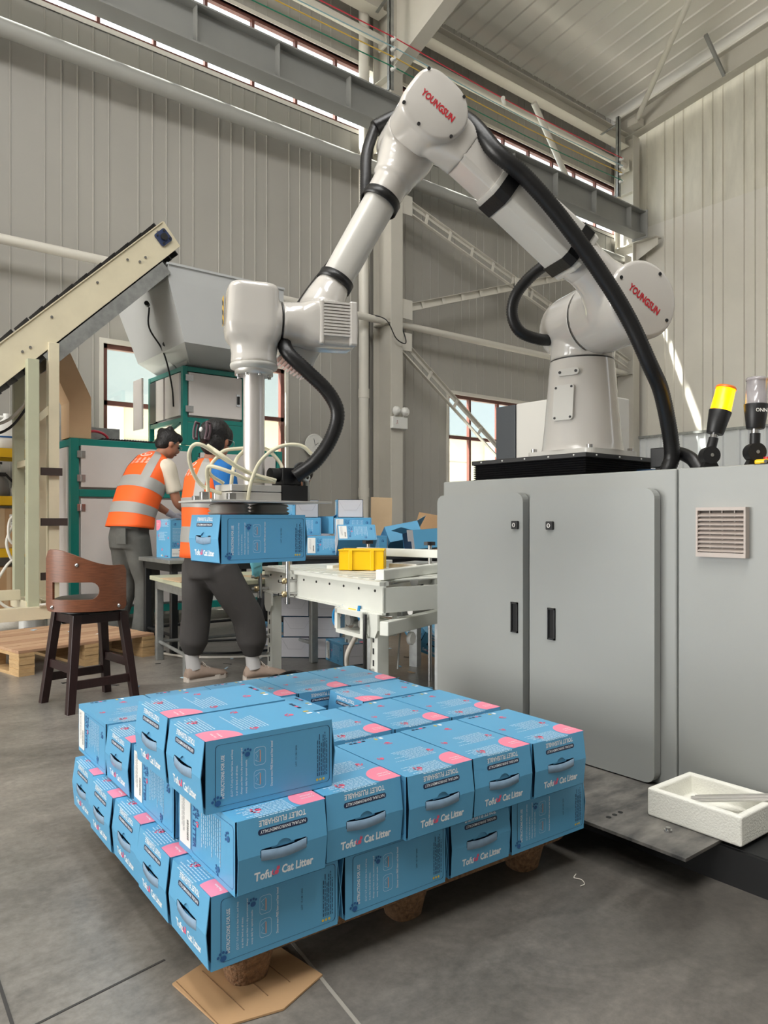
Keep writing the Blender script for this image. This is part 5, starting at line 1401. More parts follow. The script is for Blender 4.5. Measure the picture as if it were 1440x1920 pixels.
# third worker mostly hidden behind the hose and cartons
P3, HM3 = make_person((3.62, 6.33, 0), R(-25 - 90), 'person in black clothes and cap bending over the cartons, half hidden behind the hose', dict(
    torso=[((0, -0.10, 0.84), 0.155, 0.115, R(10)), ((0, -0.02, 0.99), 0.155, 0.115, R(25)), ((0, 0.07, 1.12), 0.17, 0.12, R(35)), ((0, 0.17, 1.24), 0.185, 0.11, R(42)), ((0, 0.22, 1.30), 0.15, 0.085, R(46)), ((0, 0.25, 1.325), 0.07, 0.06, R(46))],
    neck=(0, 0.255, 1.33), head=(0, 0.33, 1.42), face=(0.1, 0.75, -0.6), up=(0, 0.5, 0.8),
    hair=[((0, -0.02, 0.05), (0.09, 0.105, 0.09)), ((0, -0.05, -0.01), (0.082, 0.075, 0.08))],
    arms=[dict(p=((0.19, 0.19, 1.26), (0.22, 0.36, 1.03), (0.16, 0.5, 0.9)), dir=(-0.1, 0.6, -0.7), pn=(0.9, 0.1, 0.2), side=1, sleeve=1.9, glove=M_glovew),
          dict(p=((-0.19, 0.19, 1.26), (-0.22, 0.36, 1.03), (-0.12, 0.5, 0.9)), dir=(0.1, 0.6, -0.7), pn=(-0.9, 0.1, 0.2), side=-1, sleeve=1.9, glove=M_glovew)],
    pelvis=[((0, -0.12, 0.68), 0.16, 0.12, 0), ((0, -0.12, 0.78), 0.165, 0.125, 0), ((0, -0.08, 0.92), 0.155, 0.115, R(14))],
    legs=[dict(p=[(0.08, -0.1, 0.76), (0.09, -0.06, 0.55), (0.1, 0.0, 0.42), (0.1, -0.02, 0.24), (0.1, -0.04, 0.08)], cuff=(0.1, -0.04, 0.05), r=[0.11, 0.1, 0.085, 0.08, 0.075, 0.07], shoe=(0.1, -0.01, 0)),
          dict(p=[(-0.08, -0.1, 0.76), (-0.09, -0.06, 0.55), (-0.1, 0.0, 0.42), (-0.1, -0.02, 0.24), (-0.1, -0.04, 0.08)], cuff=(-0.1, -0.04, 0.05), r=[0.11, 0.1, 0.085, 0.08, 0.075, 0.07], shoe=(-0.1, -0.01, 0))],
    trs=M_black, shirt=mat('black_jacket', (26, 26, 29), 0.8), shoe=M_shoed, sole=M_black))
# ------------------------------------------------------------------ bar stool
ST = thing('bar_stool', (1.269, 4.16, 0), 'dark wooden bar stool with curved brown plywood back beside the carton stack', 'stool', rz=R(6.3))
fh, th_ = 0.178, 0.125
cor = [(-1, -1), (1, -1), (1, 1), (-1, 1)]
for sx, sy in cor:
    mb = MB(); a = Vector((sx * fh, sy * fh, 0)); b_ = Vector((sx * th_, sy * th_, 0.50))
    def sq(c, w): return [c + Vector(p) for p in ((-w, -w, 0), (w, -w, 0), (w, w, 0), (-w, w, 0))]
    mb.loft([sq(a, 0.02), sq(b_, 0.023)], M_chaird, True, False); mb.obj('leg', ST, bevel=0.003)
for i in range(4):
    (x0, y0), (x1, y1) = cor[i], cor[(i + 1) % 4]
    for z, nm, w, h in ((0.14 if i % 2 == 0 else 0.22, 'stretcher', 0.018, 0.045), (0.475, 'apron', 0.02, 0.05)):
        q = fh + (th_ - fh) * z / 0.5
        mb = MB(); mb.bar((x0 * q, y0 * q, z), (x1 * q, y1 * q, z), w, h, M_chaird); o = mb.obj(nm, ST, bevel=0.002)
        if nm == 'stretcher':
            mb = MB(); d = Vector((y0 + y1, -(x0 + x1), 0)); mb.ball((x0 * q * 1.02, y0 * q * 1.02 , z), 0.006, M_chrome, n=8, k=5); mb.obj('bolt_cap', o)
mb = MB(); mb.lathe([(0.05, 0.495), (0.15, 0.497), (0.15, 0.51), (0.05, 0.512)], M_black, 28); mb.obj('swivel_plate', ST)
mb = MB(); mb.lathe([(0.01, 0.512), (0.17, 0.514), (0.195, 0.525), (0.2, 0.545), (0.193, 0.565), (0.165, 0.578), (0.08, 0.583), (0.002, 0.584)], M_leather, 36); mb.obj('seat_cushion', ST)
# curved plywood back facing the camera, with an opening
def back_shell():
    mb = MB(); Rb = 0.235; n = 26; a0, a1 = R(186), R(296)
    def top(t):
        q = min(1, max(0, (t - 0.12) / 0.70)); q = q * q * (3 - 2 * q); return 0.845 - 0.085 * q - 0.05 * max(0, (0.07 - t) / 0.07) ** 2 - 0.03 * max(0, (t - 0.95) / 0.05) ** 2
    def bot(t): return 0.522 + 0.03 * max(0, (0.06 - t) / 0.06) ** 2 + 0.02 * max(0, (t - 0.95) / 0.05) ** 2
    h0, h1 = 0.12, 0.66
    def hb(t): return 0.585 + 0.0 * t
    def ht(t):
        q = (t - h1 + 0.1) / 0.1
        return 0.675 if q <= 0 else 0.63 + 0.045 * math.sqrt(max(0, 1 - q * q))
    def hb2(t):
        q = (t - h1 + 0.1) / 0.1
        return 0.585 if q <= 0 else 0.63 - 0.045 * math.sqrt(max(0, 1 - q * q))
    ts = sorted(set([i / n for i in range(n + 1)] + [h0, h1, h1 - 0.02, h1 - 0.006, h1 - 0.05]))
    def P(t, z):
        a = a0 + (a1 - a0) * t; return (Rb * math.cos(a), Rb * math.sin(a), z)
    def quad(ta, tb, fa, fb, ga, gb): mb.add([P(ta, fa), P(tb, fb), P(tb, gb), P(ta, ga)], [(0, 1, 2, 3)], M_chairw, True)
    for ta, tb in zip(ts[:-1], ts[1:]):
        if ta >= h0 - 1e-6 and tb <= h1 + 1e-6:
            quad(ta, tb, bot(ta), bot(tb), hb2(ta), hb2(tb)); quad(ta, tb, ht(ta), ht(tb), top(ta), top(tb))
        else:
            m_ = 0.63
            quad(ta, tb, bot(ta), bot(tb), 0.585, 0.585); quad(ta, tb, 0.585, 0.585, 0.675, 0.675) if abs(tb - h0) > 1e-6 and abs(ta - h1) > 1e-6 else quad(ta, tb, 0.585, 0.585, 0.675, 0.675)
            quad(ta, tb, 0.675, 0.675, top(ta), top(tb))
    return mb
o = back_shell().obj('backrest', ST, solid=0.014, recalc=True)
for t_, z in ((0.42, 0.765), (0.12, 0.545), (0.88, 0.545)):
    a = R(186) + R(110) * t_; mb = MB(); mb.ball((0.243 * math.cos(a), 0.243 * math.sin(a), z), 0.011, M_chrome, n=10, k=6); mb.obj('screw_cap', o)

# ------------------------------------------------------------------ wooden pallet
WP_ = thing('wooden_pallet', (1.12, 5.10, 0), 'low wooden pallet of planks and blocks on the floor behind the bar stool', 'pallet', rz=R(11.5))
PLn, PWd = 0.98, 0.98
for k in range(9):
    mb = MB(); y = k * PWd / 9; mb.box((0.004 * (k % 3), y + 0.005, 0.146), (PLn - 0.005 * (k % 2), y + PWd / 9 - 0.005, 0.165 - 0.001 * (k % 2)), M_wood if k % 3 else M_wood2); o = mb.obj('plank', WP_, bevel=0.002)
for k in range(3):
    x = k * (PLn - 0.1) / 2
    mb = MB(); mb.box((x, 0, 0.0), (x + 0.1, PWd, 0.02), M_woodd); mb.obj('bottom_board', WP_)
    mb = MB(); mb.box((x, 0, 0.126), (x + 0.1, PWd, 0.146), M_woodd); mb.obj('stringer_board', WP_)
    for j in range(3):
        y = j * (PWd - 0.14) / 2
        for q in range(4):
            mb = MB(); e = 0.003 * (q % 2); mb.box((x + e, y + e, 0.0205 + q * 0.0265), (x + 0.1 + e, y + 0.14 + e, 0.0205 + q * 0.0265 + 0.0255), M_woodd); mb.obj('block_layer', WP_)

# ------------------------------------------------------------------ worktables
def table(name, loc, rz, L, Wd, H, label, top_m, leg_m, tt=0.03, leg=0.05, rail=True):
    t = thing(name, loc, label, 'table', None, rz)
    mb = MB(); mb.box((0, 0, H - tt), (L, Wd, H), top_m); mb.obj('tabletop', t, bevel=0.004)
    mb = MB(); i = 0.03
    mb.box((i, i, H - tt - 0.06), (L - i, i + 0.02, H - tt), leg_m); mb.box((i, Wd - i - 0.02, H - tt - 0.06), (L - i, Wd - i, H - tt), leg_m)
    mb.box((i, i, H - tt - 0.06), (i + 0.02, Wd - i, H - tt), leg_m); mb.box((L - i - 0.02, i, H - tt - 0.06), (L - i, Wd - i, H - tt), leg_m); mb.obj('apron', t)
    for x in (i, L - i - leg):
        for y in (i, Wd - i - leg):
            mb = MB(); mb.box((x, y, 0), (x + leg, y + leg, H - tt), leg_m); mb.obj('leg', t, bevel=0.006)
    if rail:
        mb = MB(); mb.cyl((i + leg / 2, i + leg, 0.13), (i + leg / 2, Wd - i - leg, 0.13), 0.012, leg_m); mb.cyl((L - i - leg / 2, i + leg, 0.13), (L - i - leg / 2, Wd - i - leg, 0.13), 0.012, leg_m)
        mb.obj('side_rail', t); mb = MB(); mb.cyl((i + leg, Wd - i - leg / 2, 0.13), (L - i - leg, Wd - i - leg / 2, 0.13), 0.012, leg_m); mb.obj('back_rail', t)
    return t
table('worktable', (1.90, 4.40, 0), R(-7), 1.0, 0.78, 0.60, 'low galvanised worktable with pale top right behind the standing woman', M_creamg, M_galv)
tz = [('torn brown cardboard sheet lying on the low table left of the woman', (2.06, 4.62), 0.3, 0.36), ('brown cardboard sheets lying on the low table right of the woman', (2.62, 4.5), 0.34, 0.36)]
for lb, (x, y), a, b_ in tz:
    mb = MB(); mb.prism([(x - a / 2, y - b_ / 2), (x + a / 2, y - b_ / 2 + 0.02), (x + a / 2 - 0.01, y + b_ / 2), (x - a / 2 + 0.02, y + b_ / 2 + 0.02)], 0.601, 0.606, M_kraft2)
    tag(mb.obj('cardboard_sheet'), lb, 'cardboard')
table('packing_table', (2.16, 5.22, 0), R(-2), 0.95, 0.68, 0.70, 'steel packing table in front of the machine opening where the man works', M_galv, M_dark)
# upright carton the man is filling
c = make_carton((2.42, 5.63, 0.702 + CL / 2), 0, 'blue carton standing upright on the packing table in front of the man', 'cartons in the background', rot=(R(90), R(90), R(-82)))
table('sorting_table', (3.009, 4.956, 0), R(-38.7), 1.5, 0.62, 0.718, 'dark steel table under the heap of blue cartons behind the conveyor', M_dark, M_dark, rail=False)

# ------------------------------------------------------------------ extruder / packing machine behind the workers
MC = thing('packing_machine', (1.9, 6.75, 0), 'long grey packing machine with teal frame behind the two workers', 'machine')
ml, md, mh = 2.1, 0.85, 1.715
def bars(nm, segs, w, parent, mt=M_teal):
    for i, (a, b_) in enumerate(segs):
        mb = MB(); g = w / 2 - (0.0 if 'post' in nm else 0.0012 + 0.0007 * i); lo = []; hi = []
        for p, q in zip(a, b_):
            e = -w / 2 - 0.0005 if (abs(p - q) > 1e-6 and 'rail' in nm) else g
            lo.append(min(p, q) - e); hi.append(max(p, q) + e)
        mb.box(lo, hi, mt); mb.obj(nm, parent, bevel=0.004)
w = 0.07; h = w / 2
z0 = 0.13
bars('frame_post', [((h, h, z0), (h, h, mh - h)), ((ml, h, z0), (ml, h, mh - h)), ((h, md, z0), (h, md, mh - h)), ((ml, md, z0), (ml, md, mh - h)), ((1.16, h, z0), (1.16, h, mh - h))], w, MC)
bars('frame_rail', [((h, h, mh - h), (ml, h, mh - h)), ((h, h, z0 + h), (ml, h, z0 + h)), ((h, h, 1.235), (ml, h, 1.235)), ((h, h, mh - h), (h, md, mh - h)), ((h, h, z0 + h), (h, md, z0 + h)), ((h, md, mh - h), (ml, md, mh - h))], w, MC)
mb = MB(); mb.box((0.05, 0.04, z0), (ml, md - 0.02, mh - 0.01), M_mgrey); mb.obj('body', MC)
def mdoor(x0, x1, za, zc, nm='door', y=-0.006, hinges=True):
    mb = MB(); mb.box((x0, y, za), (x1, y + 0.02, zc), M_mgrey); d = mb.obj(nm, MC, bevel=0.004)
    if hinges:
        for z in (za + 0.08, zc - 0.08):
            mb = MB(); mb.box((x0 - 0.035, y - 0.008, z - 0.03), (x0 - 0.004, y, z + 0.03), M_chrome); mb.box((x0 + 0.004, y - 0.008, z - 0.03), (x0 + 0.035, y, z + 0.03), M_chrome); mb.cyl((x0, y - 0.006, z - 0.03), (x0, y - 0.006, z + 0.03), 0.006, M_chrome, n=8); mb.obj('hinge', d)
    return d
mdoor(0.085, 1.11, 1.285, 1.655); mdoor(0.085, 1.11, 0.22, 1.185); mdoor(1.21, 2.05, 1.285, 1.655)
mb = MB(); mb.prism(rrect(1.0, 1.16, 0.86, 1.12, 0.06, (0, 0, 1, 1)), 0, 0.02, M_black, frame((0, -0.03, 0), (1, 0, 0), (0, 0, 1))); mb.obj('filling_opening', MC)
for k, (ya, yb) in enumerate(((0.08, 0.44), (0.46, 0.82))):
    mb = MB(); mb.box((-0.012, ya, 0.22), (0.01, yb, 1.64), M_mgrey); mb.obj('side_panel', MC, bevel=0.003)
for sx in (0.15, 1.0, 1.9):
    mb = MB(); mb.cyl((sx, 0.1, 0), (sx, 0.1, z0), 0.03, M_dark, n=12); mb.obj('levelling_foot', MC); mb = MB(); mb.cyl((sx, 0.75, 0), (sx, 0.75, z0), 0.03, M_dark, n=12); mb.obj('levelling_foot', MC)
# clutter on top of the machine
mb = MB()
for lo, hi in (((0, 0, 0), (0.5, 0.004, 0.14)), ((0, 0.3, 0), (0.5, 0.304, 0.14)), ((0, 0, 0), (0.004, 0.3, 0.14)), ((0.496, 0, 0), (0.5, 0.3, 0.14)), ((0, 0, 0), (0.5, 0.3, 0.004))): mb.box(lo, hi, M_galv)
o = mb.obj('metal_tray'); o.location = (1.93, 7.05, mh + 0.002); tag(o, 'open galvanised metal tray standing on the left end of the packing machine', 'tray')
mb = MB(); mb.tube([(2.16 + 0.13 * math.cos(R(a)), 6.92 + 0.03 * math.cos(R(a)), mh + 0.016 + 0.075 * max(0, math.sin(R(a)))) for a in range(0, 181, 20)], 0.012, M_redh, 8, 2); tag(mb.obj('red_hose'), 'short red hose arched on top of the packing machine', 'hose')
mb = MB(); mb.box((2.2, 6.83, mh + 0.002), (2.75, 7.1, mh + 0.012), M_dark)
for k in range(22): mb.box((2.2 + k * 0.025, 6.83, mh + 0.012), (2.21 + k * 0.025, 7.1, mh + 0.024), M_dark)
tag(mb.obj('vent_grating'), 'flat dark grating lying on top of the packing machine under the hopper stand', 'grating')

# weighing unit with the big hopper
HS = thing('hopper_machine', (2.93, 6.75, mh + 0.002), 'grey hopper on a teal framed weighing unit above the packing machine', 'machine')
ul, ud, uh = 0.66, 0.86, 0.765
bars('frame_post', [((0.025, 0.025, 0.026), (0.025, 0.025, uh - 0.025)), ((ul, 0.025, 0.026), (ul, 0.025, uh - 0.025)), ((0.025, ud, 0.026), (0.025, ud, uh - 0.025)), ((ul, ud, 0.026), (ul, ud, uh - 0.025))], 0.05, HS)
bars('frame_rail', [((0.025, 0.025, uh - 0.025), (ul, 0.025, uh - 0.025)), ((0.025, 0.025, uh - 0.025), (0.025, ud, uh - 0.025)), ((0.025, 0.025, 0.25), (ul, 0.025, 0.25)), ((0.025, 0.025, 0.25), (0.025, ud, 0.25)), ((ul, 0.025, uh - 0.025), (ul, ud, uh - 0.025))], 0.05, HS)
mb = MB(); mb.box((0.03, 0.04, 0.26), (ul - 0.01, ud, uh - 0.01), M_mgrey); mb.obj('body', HS)
mb = MB(); mb.box((0.06, -0.012, 0.29), (ul - 0.035, 0.012, uh - 0.06), M_mgrey); d = mb.obj('door', HS, bevel=0.004)
for z in (0.35, 0.65):
    mb = MB(); mb.box((0.02, -0.02, z - 0.03), (0.1, -0.012, z + 0.03), M_chrome); mb.obj('hinge', d)
mb = MB(); mb.box((ul - 0.1, -0.022, 0.42), (ul - 0.06, -0.012, 0.54), M_chrome); mb.box((ul - 0.09, -0.034, 0.44), (ul - 0.07, -0.022, 0.52), M_black); mb.obj('latch', d)
mb = MB(); mb.box((0.05, 0.002, 0.0), (ul, 0.02, 0.225), M_teal); mb.obj('front_apron', HS)
for ya, yb in ((0.07, 0.42), (0.46, 0.66)):
    mb = MB(); mb.box((-0.008, ya, 0.29), (0.014, yb, uh - 0.06), M_mgrey); mb.obj('side_door', HS, bevel=0.003)
mb = MB(); mb.box((-0.17, 0.62, 0.2), (-0.15, 0.86, uh - 0.05), M_mgrey); mb.obj('open_door', HS, bevel=0.003)
mb = MB(); mb.box((0.0, 0.68, 0.28), (0.02, 0.84, uh - 0.06), M_black); mb.obj('open_bay', HS)
mb = MB(); mb.bar((0.02, 0.1, 0.24), (0.02, 0.84, 0.06), 0.03, 0.04, M_teal); mb.obj('brace', HS)
# hopper
X0 = Vector((2.93, 6.75, mh + 0.002))
def hp(x, y, z): return Vector((x, y, z)) - X0
mb = MB()
top_r = [hp(2.60, 6.3, 3.27), hp(3.78, 6.3, 3.27), hp(3.78, 7.6, 3.27), hp(2.60, 7.6, 3.27)]
sk_r = [hp(2.60, 6.3, 3.13), hp(3.78, 6.3, 3.13), hp(3.78, 7.6, 3.13), hp(2.60, 7.6, 3.13)]
mid_r = [hp(2.76, 6.32, 2.60), hp(3.66, 6.32, 2.60), hp(3.66, 7.52, 2.60), hp(2.78, 7.52, 2.60)]
bot_r = [hp(3.06, 6.86, uh + mh + 0.005), hp(3.5, 6.86, uh + mh + 0.005), hp(3.5, 7.5, uh + mh + 0.005), hp(3.0, 7.5, uh + mh + 0.005)]
mb.loft([top_r, sk_r, mid_r, bot_r], M_hop, True, False); hop = mb.obj('hopper', HS, recalc=True)
mb = MB()
for a, b_ in zip(top_r, top_r[1:] + top_r[:1]): mb.bar(a, b_, 0.03, 0.02, M_hop)
mb.obj('hopper_rim', hop)
for (xa, xb, ya) in ((2.86, 3.0, 6.42),):
    mb = MB(); mb.loft([[hp(xa, ya, 2.62), hp(xb + 0.14, ya, 2.62), hp(xb + 0.14, 7.0, 2.62), hp(xa, 7.0, 2.62)], [hp(xa + 0.12, ya + 0.36, 2.5), hp(xb + 0.12, ya + 0.36, 2.5), hp(xb + 0.12, 7.0, 2.5), hp(xa + 0.12, 7.0, 2.5)]], M_hop, True, False); mb.obj('outlet_chute', hop, recalc=True)
for ya in (6.95, 7.25):
    mb = MB(); mb.loft([[hp(2.80, ya, 2.61), hp(3.2, ya, 2.61), hp(3.2, ya + 0.24, 2.61), hp(2.80, ya + 0.24, 2.61)], [hp(3.0, ya + 0.08, 2.49), hp(3.2, ya + 0.08, 2.49), hp(3.2, ya + 0.24, 2.49), hp(3.0, ya + 0.24, 2.49)]], M_hop, True, False); mb.obj('outlet_chute', hop, recalc=True)
mb = MB(); mb.tube([hp(2.60, 6.75, 2.98), hp(2.62, 6.8, 2.8), hp(2.78, 6.85, 2.6), hp(2.86, 6.85, 2.3), hp(2.9, 6.9, 2.1)], 0.008, M_black, 6); mb.obj('sensor_cable', hop)
for p in ((2.585, 6.75, 3.0), (2.78, 6.8, 2.66)):
    mb = MB(); mb.cyl(hp(*p), hp(p[0] - 0.03, p[1] - 0.05, p[2]), 0.022, M_black, n=12); mb.obj('level_sensor', hop)

# inclined belt conveyor feeding the hopper
IC = thing('inclined_conveyor', (1.47, 6.3, 0), 'cream inclined belt conveyor rising to the grey hopper on the left', 'conveyor')
o0 = Vector((1.47, 6.3, 0)); cd = Vector((0.716, 0, 0.698)).normalized(); cn_ = Vector((-cd.z, 0, cd.x))
end = Vector((2.625, 6.3, 3.53)) - o0
def cp(t, n, y): return end - cd * t + cn_ * n + Vector((0, y, 0))
for y in (0.0, 0.45):
    mb = MB(); a, b_ = cp(3.2, 0, y), cp(0, 0, y)
    vs = []
    for yy in (y - 0.008, y + 0.008):
        for t, n in ((3.2, -0.12), (0, -0.12), (-0.02, 0.12), (3.2, 0.12)): vs.append(cp(t, n, yy))
    mb.add(vs, [(0, 1, 2, 3), (7, 6, 5, 4), (0, 4, 5, 1), (1, 5, 6, 2), (2, 6, 7, 3), (3, 7, 4, 0)], M_cream); so = mb.obj('side_plate', IC, bevel=0.003)
    mb = MB(); mb.bar(cp(3.2, 0.122, y - 0.006), cp(0, 0.122, y - 0.006), 0.03, 0.008, M_cream, up=cn_); mb.obj('flange', so)
    if y == 0:
        for t, n in ((0.35, -0.02), (0.42, -0.02), (0.5, 0.05), (0.85, 0.05), (1.35, 0.05), (1.72, -0.02), (1.65, -0.03), (2.2, 0.05), (0.1, 0.08), (2.6, -0.05)):
            mb = MB(); mb.cyl(cp(t, n, y - 0.018), cp(t, n, y - 0.008), 0.011, M_chrome, n=8); mb.obj('bolt', so)
        mb = MB(); M = frame(cp(0.09, 0.02, y - 0.008), cd, cn_); mb.prism(rrect(-0.06, 0.06, -0.06, 0.06, 0.02), 0, 0.02, mat('bearing_blue', (46, 60, 96), 0.5), M); mb.cyl(M @ Vector((0, 0, 0.0)), M @ Vector((0, 0, 0.04)), 0.03, M_dark, n=16)
        for sx in (-1, 1):
            for sy in (-1, 1): mb.cyl(M @ Vector((sx * 0.04, sy * 0.04, 0.02)), M @ Vector((sx * 0.04, sy * 0.04, 0.028)), 0.01, M_dark, n=8)
        mb.obj('bearing_block', so)
mb = MB(); mb.add([cp(3.2, 0.09, 0.01), cp(0, 0.09, 0.01), cp(0, 0.09, 0.44), cp(3.2, 0.09, 0.44)], [(0, 1, 2, 3)], M_rubber); mb.add([cp(3.2, -0.10, 0.01), cp(0, -0.10, 0.01), cp(0, -0.10, 0.44), cp(3.2, -0.10, 0.44)], [(0, 3, 2, 1)], M_rubber); bo = mb.obj('belt', IC, solid=0.01)
for k in range(40):
    mb = MB(); mb.bar(cp(0.06 + 0.08 * k, -0.135, 0.02), cp(0.06 + 0.08 * k, -0.135, 0.43), 0.012, 0.06, M_rubber, up=cn_); mb.obj('cleat', bo)
    if k % 2 == 0:
        mb = MB(); mb.bar(cp(0.06 + 0.08 * k, 0.125, 0.02), cp(0.06 + 0.08 * k, 0.125, 0.43), 0.012, 0.06, M_rubber, up=cn_); mb.obj('cleat', bo)
mb = MB(); vs = []
for t in (0.25, 1.62):
    for n, y in ((-0.13, -0.02), (-0.24, -0.02), (-0.24, 0.47), (-0.13, 0.47)): vs.append(cp(t, n, y))
mb.add(vs, [(0, 4, 5, 1), (1, 5, 6, 2), (2, 6, 7, 3)], M_galv); mb.obj('drip_tray', IC, solid=0.004)
# legs and ground frame
for nm, x, y, m_, w_ in (('leg', 0.0, -0.05, M_creamg, 0.085), ('leg', 0.165, 0.0, M_cream, 0.08), ('leg', 0.0, 0.40, M_creamg, 0.08), ('leg', 0.18, 0.40, M_cream, 0.08)):
    zt_ = (end - cd * ((end.x - x) / cd.x)).z - 0.15
    mb = MB(); mb.box((x - w_ / 2, y - w_ / 2, 0.29), (x + w_ / 2, y + w_ / 2, zt_), m_); mb.obj(nm, IC, bevel=0.003)
for z in (0.52, 0.95, 1.35):
    mb = MB(); mb.box((0.06, -0.07, z), (0.26 if z < 1.2 else 0.22, -0.052, z + 0.06), mat('rusty_bracket', (58, 46, 42), 0.7)); mb.obj('bracket', IC)
for lo, hi in (((-0.9, -0.14, 0.22), (0.24, -0.07, 0.32)), ((-0.9, 0.1, 0.36), (-0.05, 0.16, 0.44)), ((0.1, -0.07, 0.28), (0.22, 0.46, 0.36)), ((-0.05, -0.07, 0.28), (0.06, 0.46, 0.36))):
    mb = MB(); mb.box(lo, hi, M_cream); mb.obj('ground_beam', IC, bevel=0.003)
for x, y in ((0.19, 0.0), (0.2, 0.4), (-0.85, -0.1), (-0.85, 0.4)):
    mb = MB(); mb.cyl((x, y, 0.012), (x, y, 0.28), 0.025, M_galv, n=12); mb.cyl((x, y, 0.0), (x, y, 0.014), 0.05, M_dark, n=16); mb.obj('levelling_foot', IC)
mb = MB(); mb.bar((0.0, 0.0, 1.75), (0.155, 0.0, 1.9), 0.03, 0.05, M_cream); mb.bar((0.0, 0.0, 1.45), (0.0, 0.42, 1.45), 0.04, 0.05, M_cream); mb.obj('cross_brace', IC)

# tan sheet-metal duct beside the conveyor
DU = MB(); mt = mat('tan_duct', (206, 172, 134), 0.45, var=0.05, vscale=5)
def sec(x0, x1, z, y=6.80, d=0.25, dz=0.0): return [Vector((x0, y, z)), Vector((x1, y, z + dz)), Vector((x1, y + d, z + dz)), Vector((x0, y + d, z))]
DU.loft([sec(1.68, 1.88, 2.50, dz=0.03), sec(1.90, 2.09, 2.03, dz=0.06), sec(1.90, 2.09, 1.72)], mt, True, False)
tag(DU.obj('duct', recalc=True, bevel=0.004), 'bent tan sheet metal duct beneath the inclined conveyor', 'duct')

# hoses and cables hanging at the conveyor posts
for lb, mt, r_, pts in (('pale air hose running from the left edge up to the conveyor post', M_pvc, 0.013, [(0.9, 6.75, 1.74), (1.31, 6.7, 1.78), (1.46, 6.5, 1.92), (1.49, 6.31, 2.1)]),
                        ('black cable below the pale hose at the conveyor post', M_black, 0.011, [(0.9, 6.75, 1.64), (1.31, 6.66, 1.70), (1.45, 6.45, 1.86), (1.49, 6.3, 2.05)]),
                        ('white hose coiled loosely beside the yellow shelf', M_pvc, 0.012, [(1.62, 6.9, 1.45), (1.52, 6.9, 1.5), (1.5, 6.9, 1.4), (1.6, 6.9, 1.4), (1.56, 6.88, 1.1), (1.44, 6.86, 1.0), (1.44, 6.86, 0.82), (1.56, 6.88, 0.78), (1.6, 6.9, 0.95), (1.5, 6.9, 0.98), (1.42, 6.9, 0.8), (1.5, 6.9, 0.6), (1.62, 6.9, 0.62)]),
                        ('white hose looping down in front of the shelf cartons', M_pvc, 0.012, [(1.5, 6.74, 1.5), (1.52, 6.8, 1.1), (1.55, 6.8, 0.75), (1.4, 6.78, 0.62), (1.3, 6.76, 0.4), (1.42, 6.74, 0.26), (1.56, 6.72, 0.36)]),
                        ('white hose hanging over the ground beam at the conveyor foot', M_pvc, 0.012, [(1.5, 6.15, 0.335), (1.6, 6.14, 0.33), (1.73, 6.14, 0.26), (1.77, 6.4, 0.014), (1.9, 6.45, 0.014)])):
    mb = MB(); mb.tube(pts, r_, mt, 8, 6); tag(mb.obj('hose' if 'hose' in lb else 'cable'), lb, 'hose' if 'hose' in lb else 'cable')

# yellow storage rack at the far left with its load
RK = thing('storage_rack', (0.3, 7.3, 0), 'storage rack with yellow beams against the wall at the far left', 'shelf')
for x in (0.0, 1.42):
    for y in (0.0, 0.5):
        mb = MB(); mb.box((x, y, 0), (x + 0.06, y + 0.05, 2.0), mat('rack_blue', (70, 84, 110), 0.5)); mb.obj('post', RK)
for z in (0.66, 1.13, 1.56):
    mb = MB(); mb.box((0.06, -0.01, z), (1.42, 0.03, z + 0.08), M_yelld); mb.box((0.06, 0.5, z), (1.42, 0.54, z + 0.08), M_yelld); mb.obj('beam', RK)
    mb = MB(); mb.box((0.02, 0.03, z + 0.066), (1.46, 0.5, z + 0.08), M_galv); mb.obj('shelf_board', RK)
def jug(name, x, y, z, s, label, col=M_label, grp='jugs on the rack'):
    t = thing(name, (x, y, z), label, 'jug', grp)
    mb = MB(); rg = []
    for zz, a, b_ in ((0, 0.09, 0.07), (0.01, 0.1, 0.08), (0.2, 0.1, 0.08), (0.25, 0.07, 0.06), (0.285, 0.03, 0.03), (0.3, 0.028, 0.028)): rg.append(ringc(Vector((0, 0, zz * s)), Vector((1, 0, 0)), Vector((0, 1, 0)), a * s, b_ * s, 24, 4 if zz < 0.22 else 2.5))
    mb.loft(rg, col); mb.obj('bottle', t)
    mb = MB(); mb.cyl((0, 0, 0.3 * s), (0, 0, 0.33 * s), 0.032 * s, col, n=14); mb.obj('cap', t)
    mb = MB(); mb.tube([(-0.07 * s, 0, 0.235 * s), (-0.08 * s, 0, 0.29 * s), (-0.03 * s, 0, 0.3 * s)], 0.012 * s, col, 8, 4); mb.obj('handle', t)
    mb = MB(); mb.box((-0.085 * s, -0.0835 * s, 0.1 * s), (0.085 * s, -0.0815 * s, 0.115 * s), M_prb); mb.obj('blue_stripe', t)
    return t
jug('plastic_jug', 1.34, 7.42, 1.641, 0.95, 'white plastic jug on the top rack shelf, leftmost in view')
jug('plastic_jug', 1.53, 7.42, 1.641, 0.98, 'white plastic jug with a blue stripe on the top rack shelf, second in view')
jug('plastic_jug', 1.69, 7.45, 1.641, 0.85, 'white plastic jug on the top rack shelf, half behind the conveyor post')
jug('plastic_jug', 1.56, 6.62, 0.0, 1.0, 'white plastic jug on the floor behind the conveyor foot', M_label, None)
SPR = thing('hand_sprayer', (1.47, 7.42, 1.212), 'clear pump sprayer with black head on the middle rack shelf', 'sprayer')
mb = MB(); mb.lathe([(0.07, 0), (0.08, 0.01), (0.08, 0.1), (0.065, 0.15), (0.03, 0.18)], mat('smoky_plastic', (110, 108, 104), 0.3), 20); mb.obj('tank', SPR)
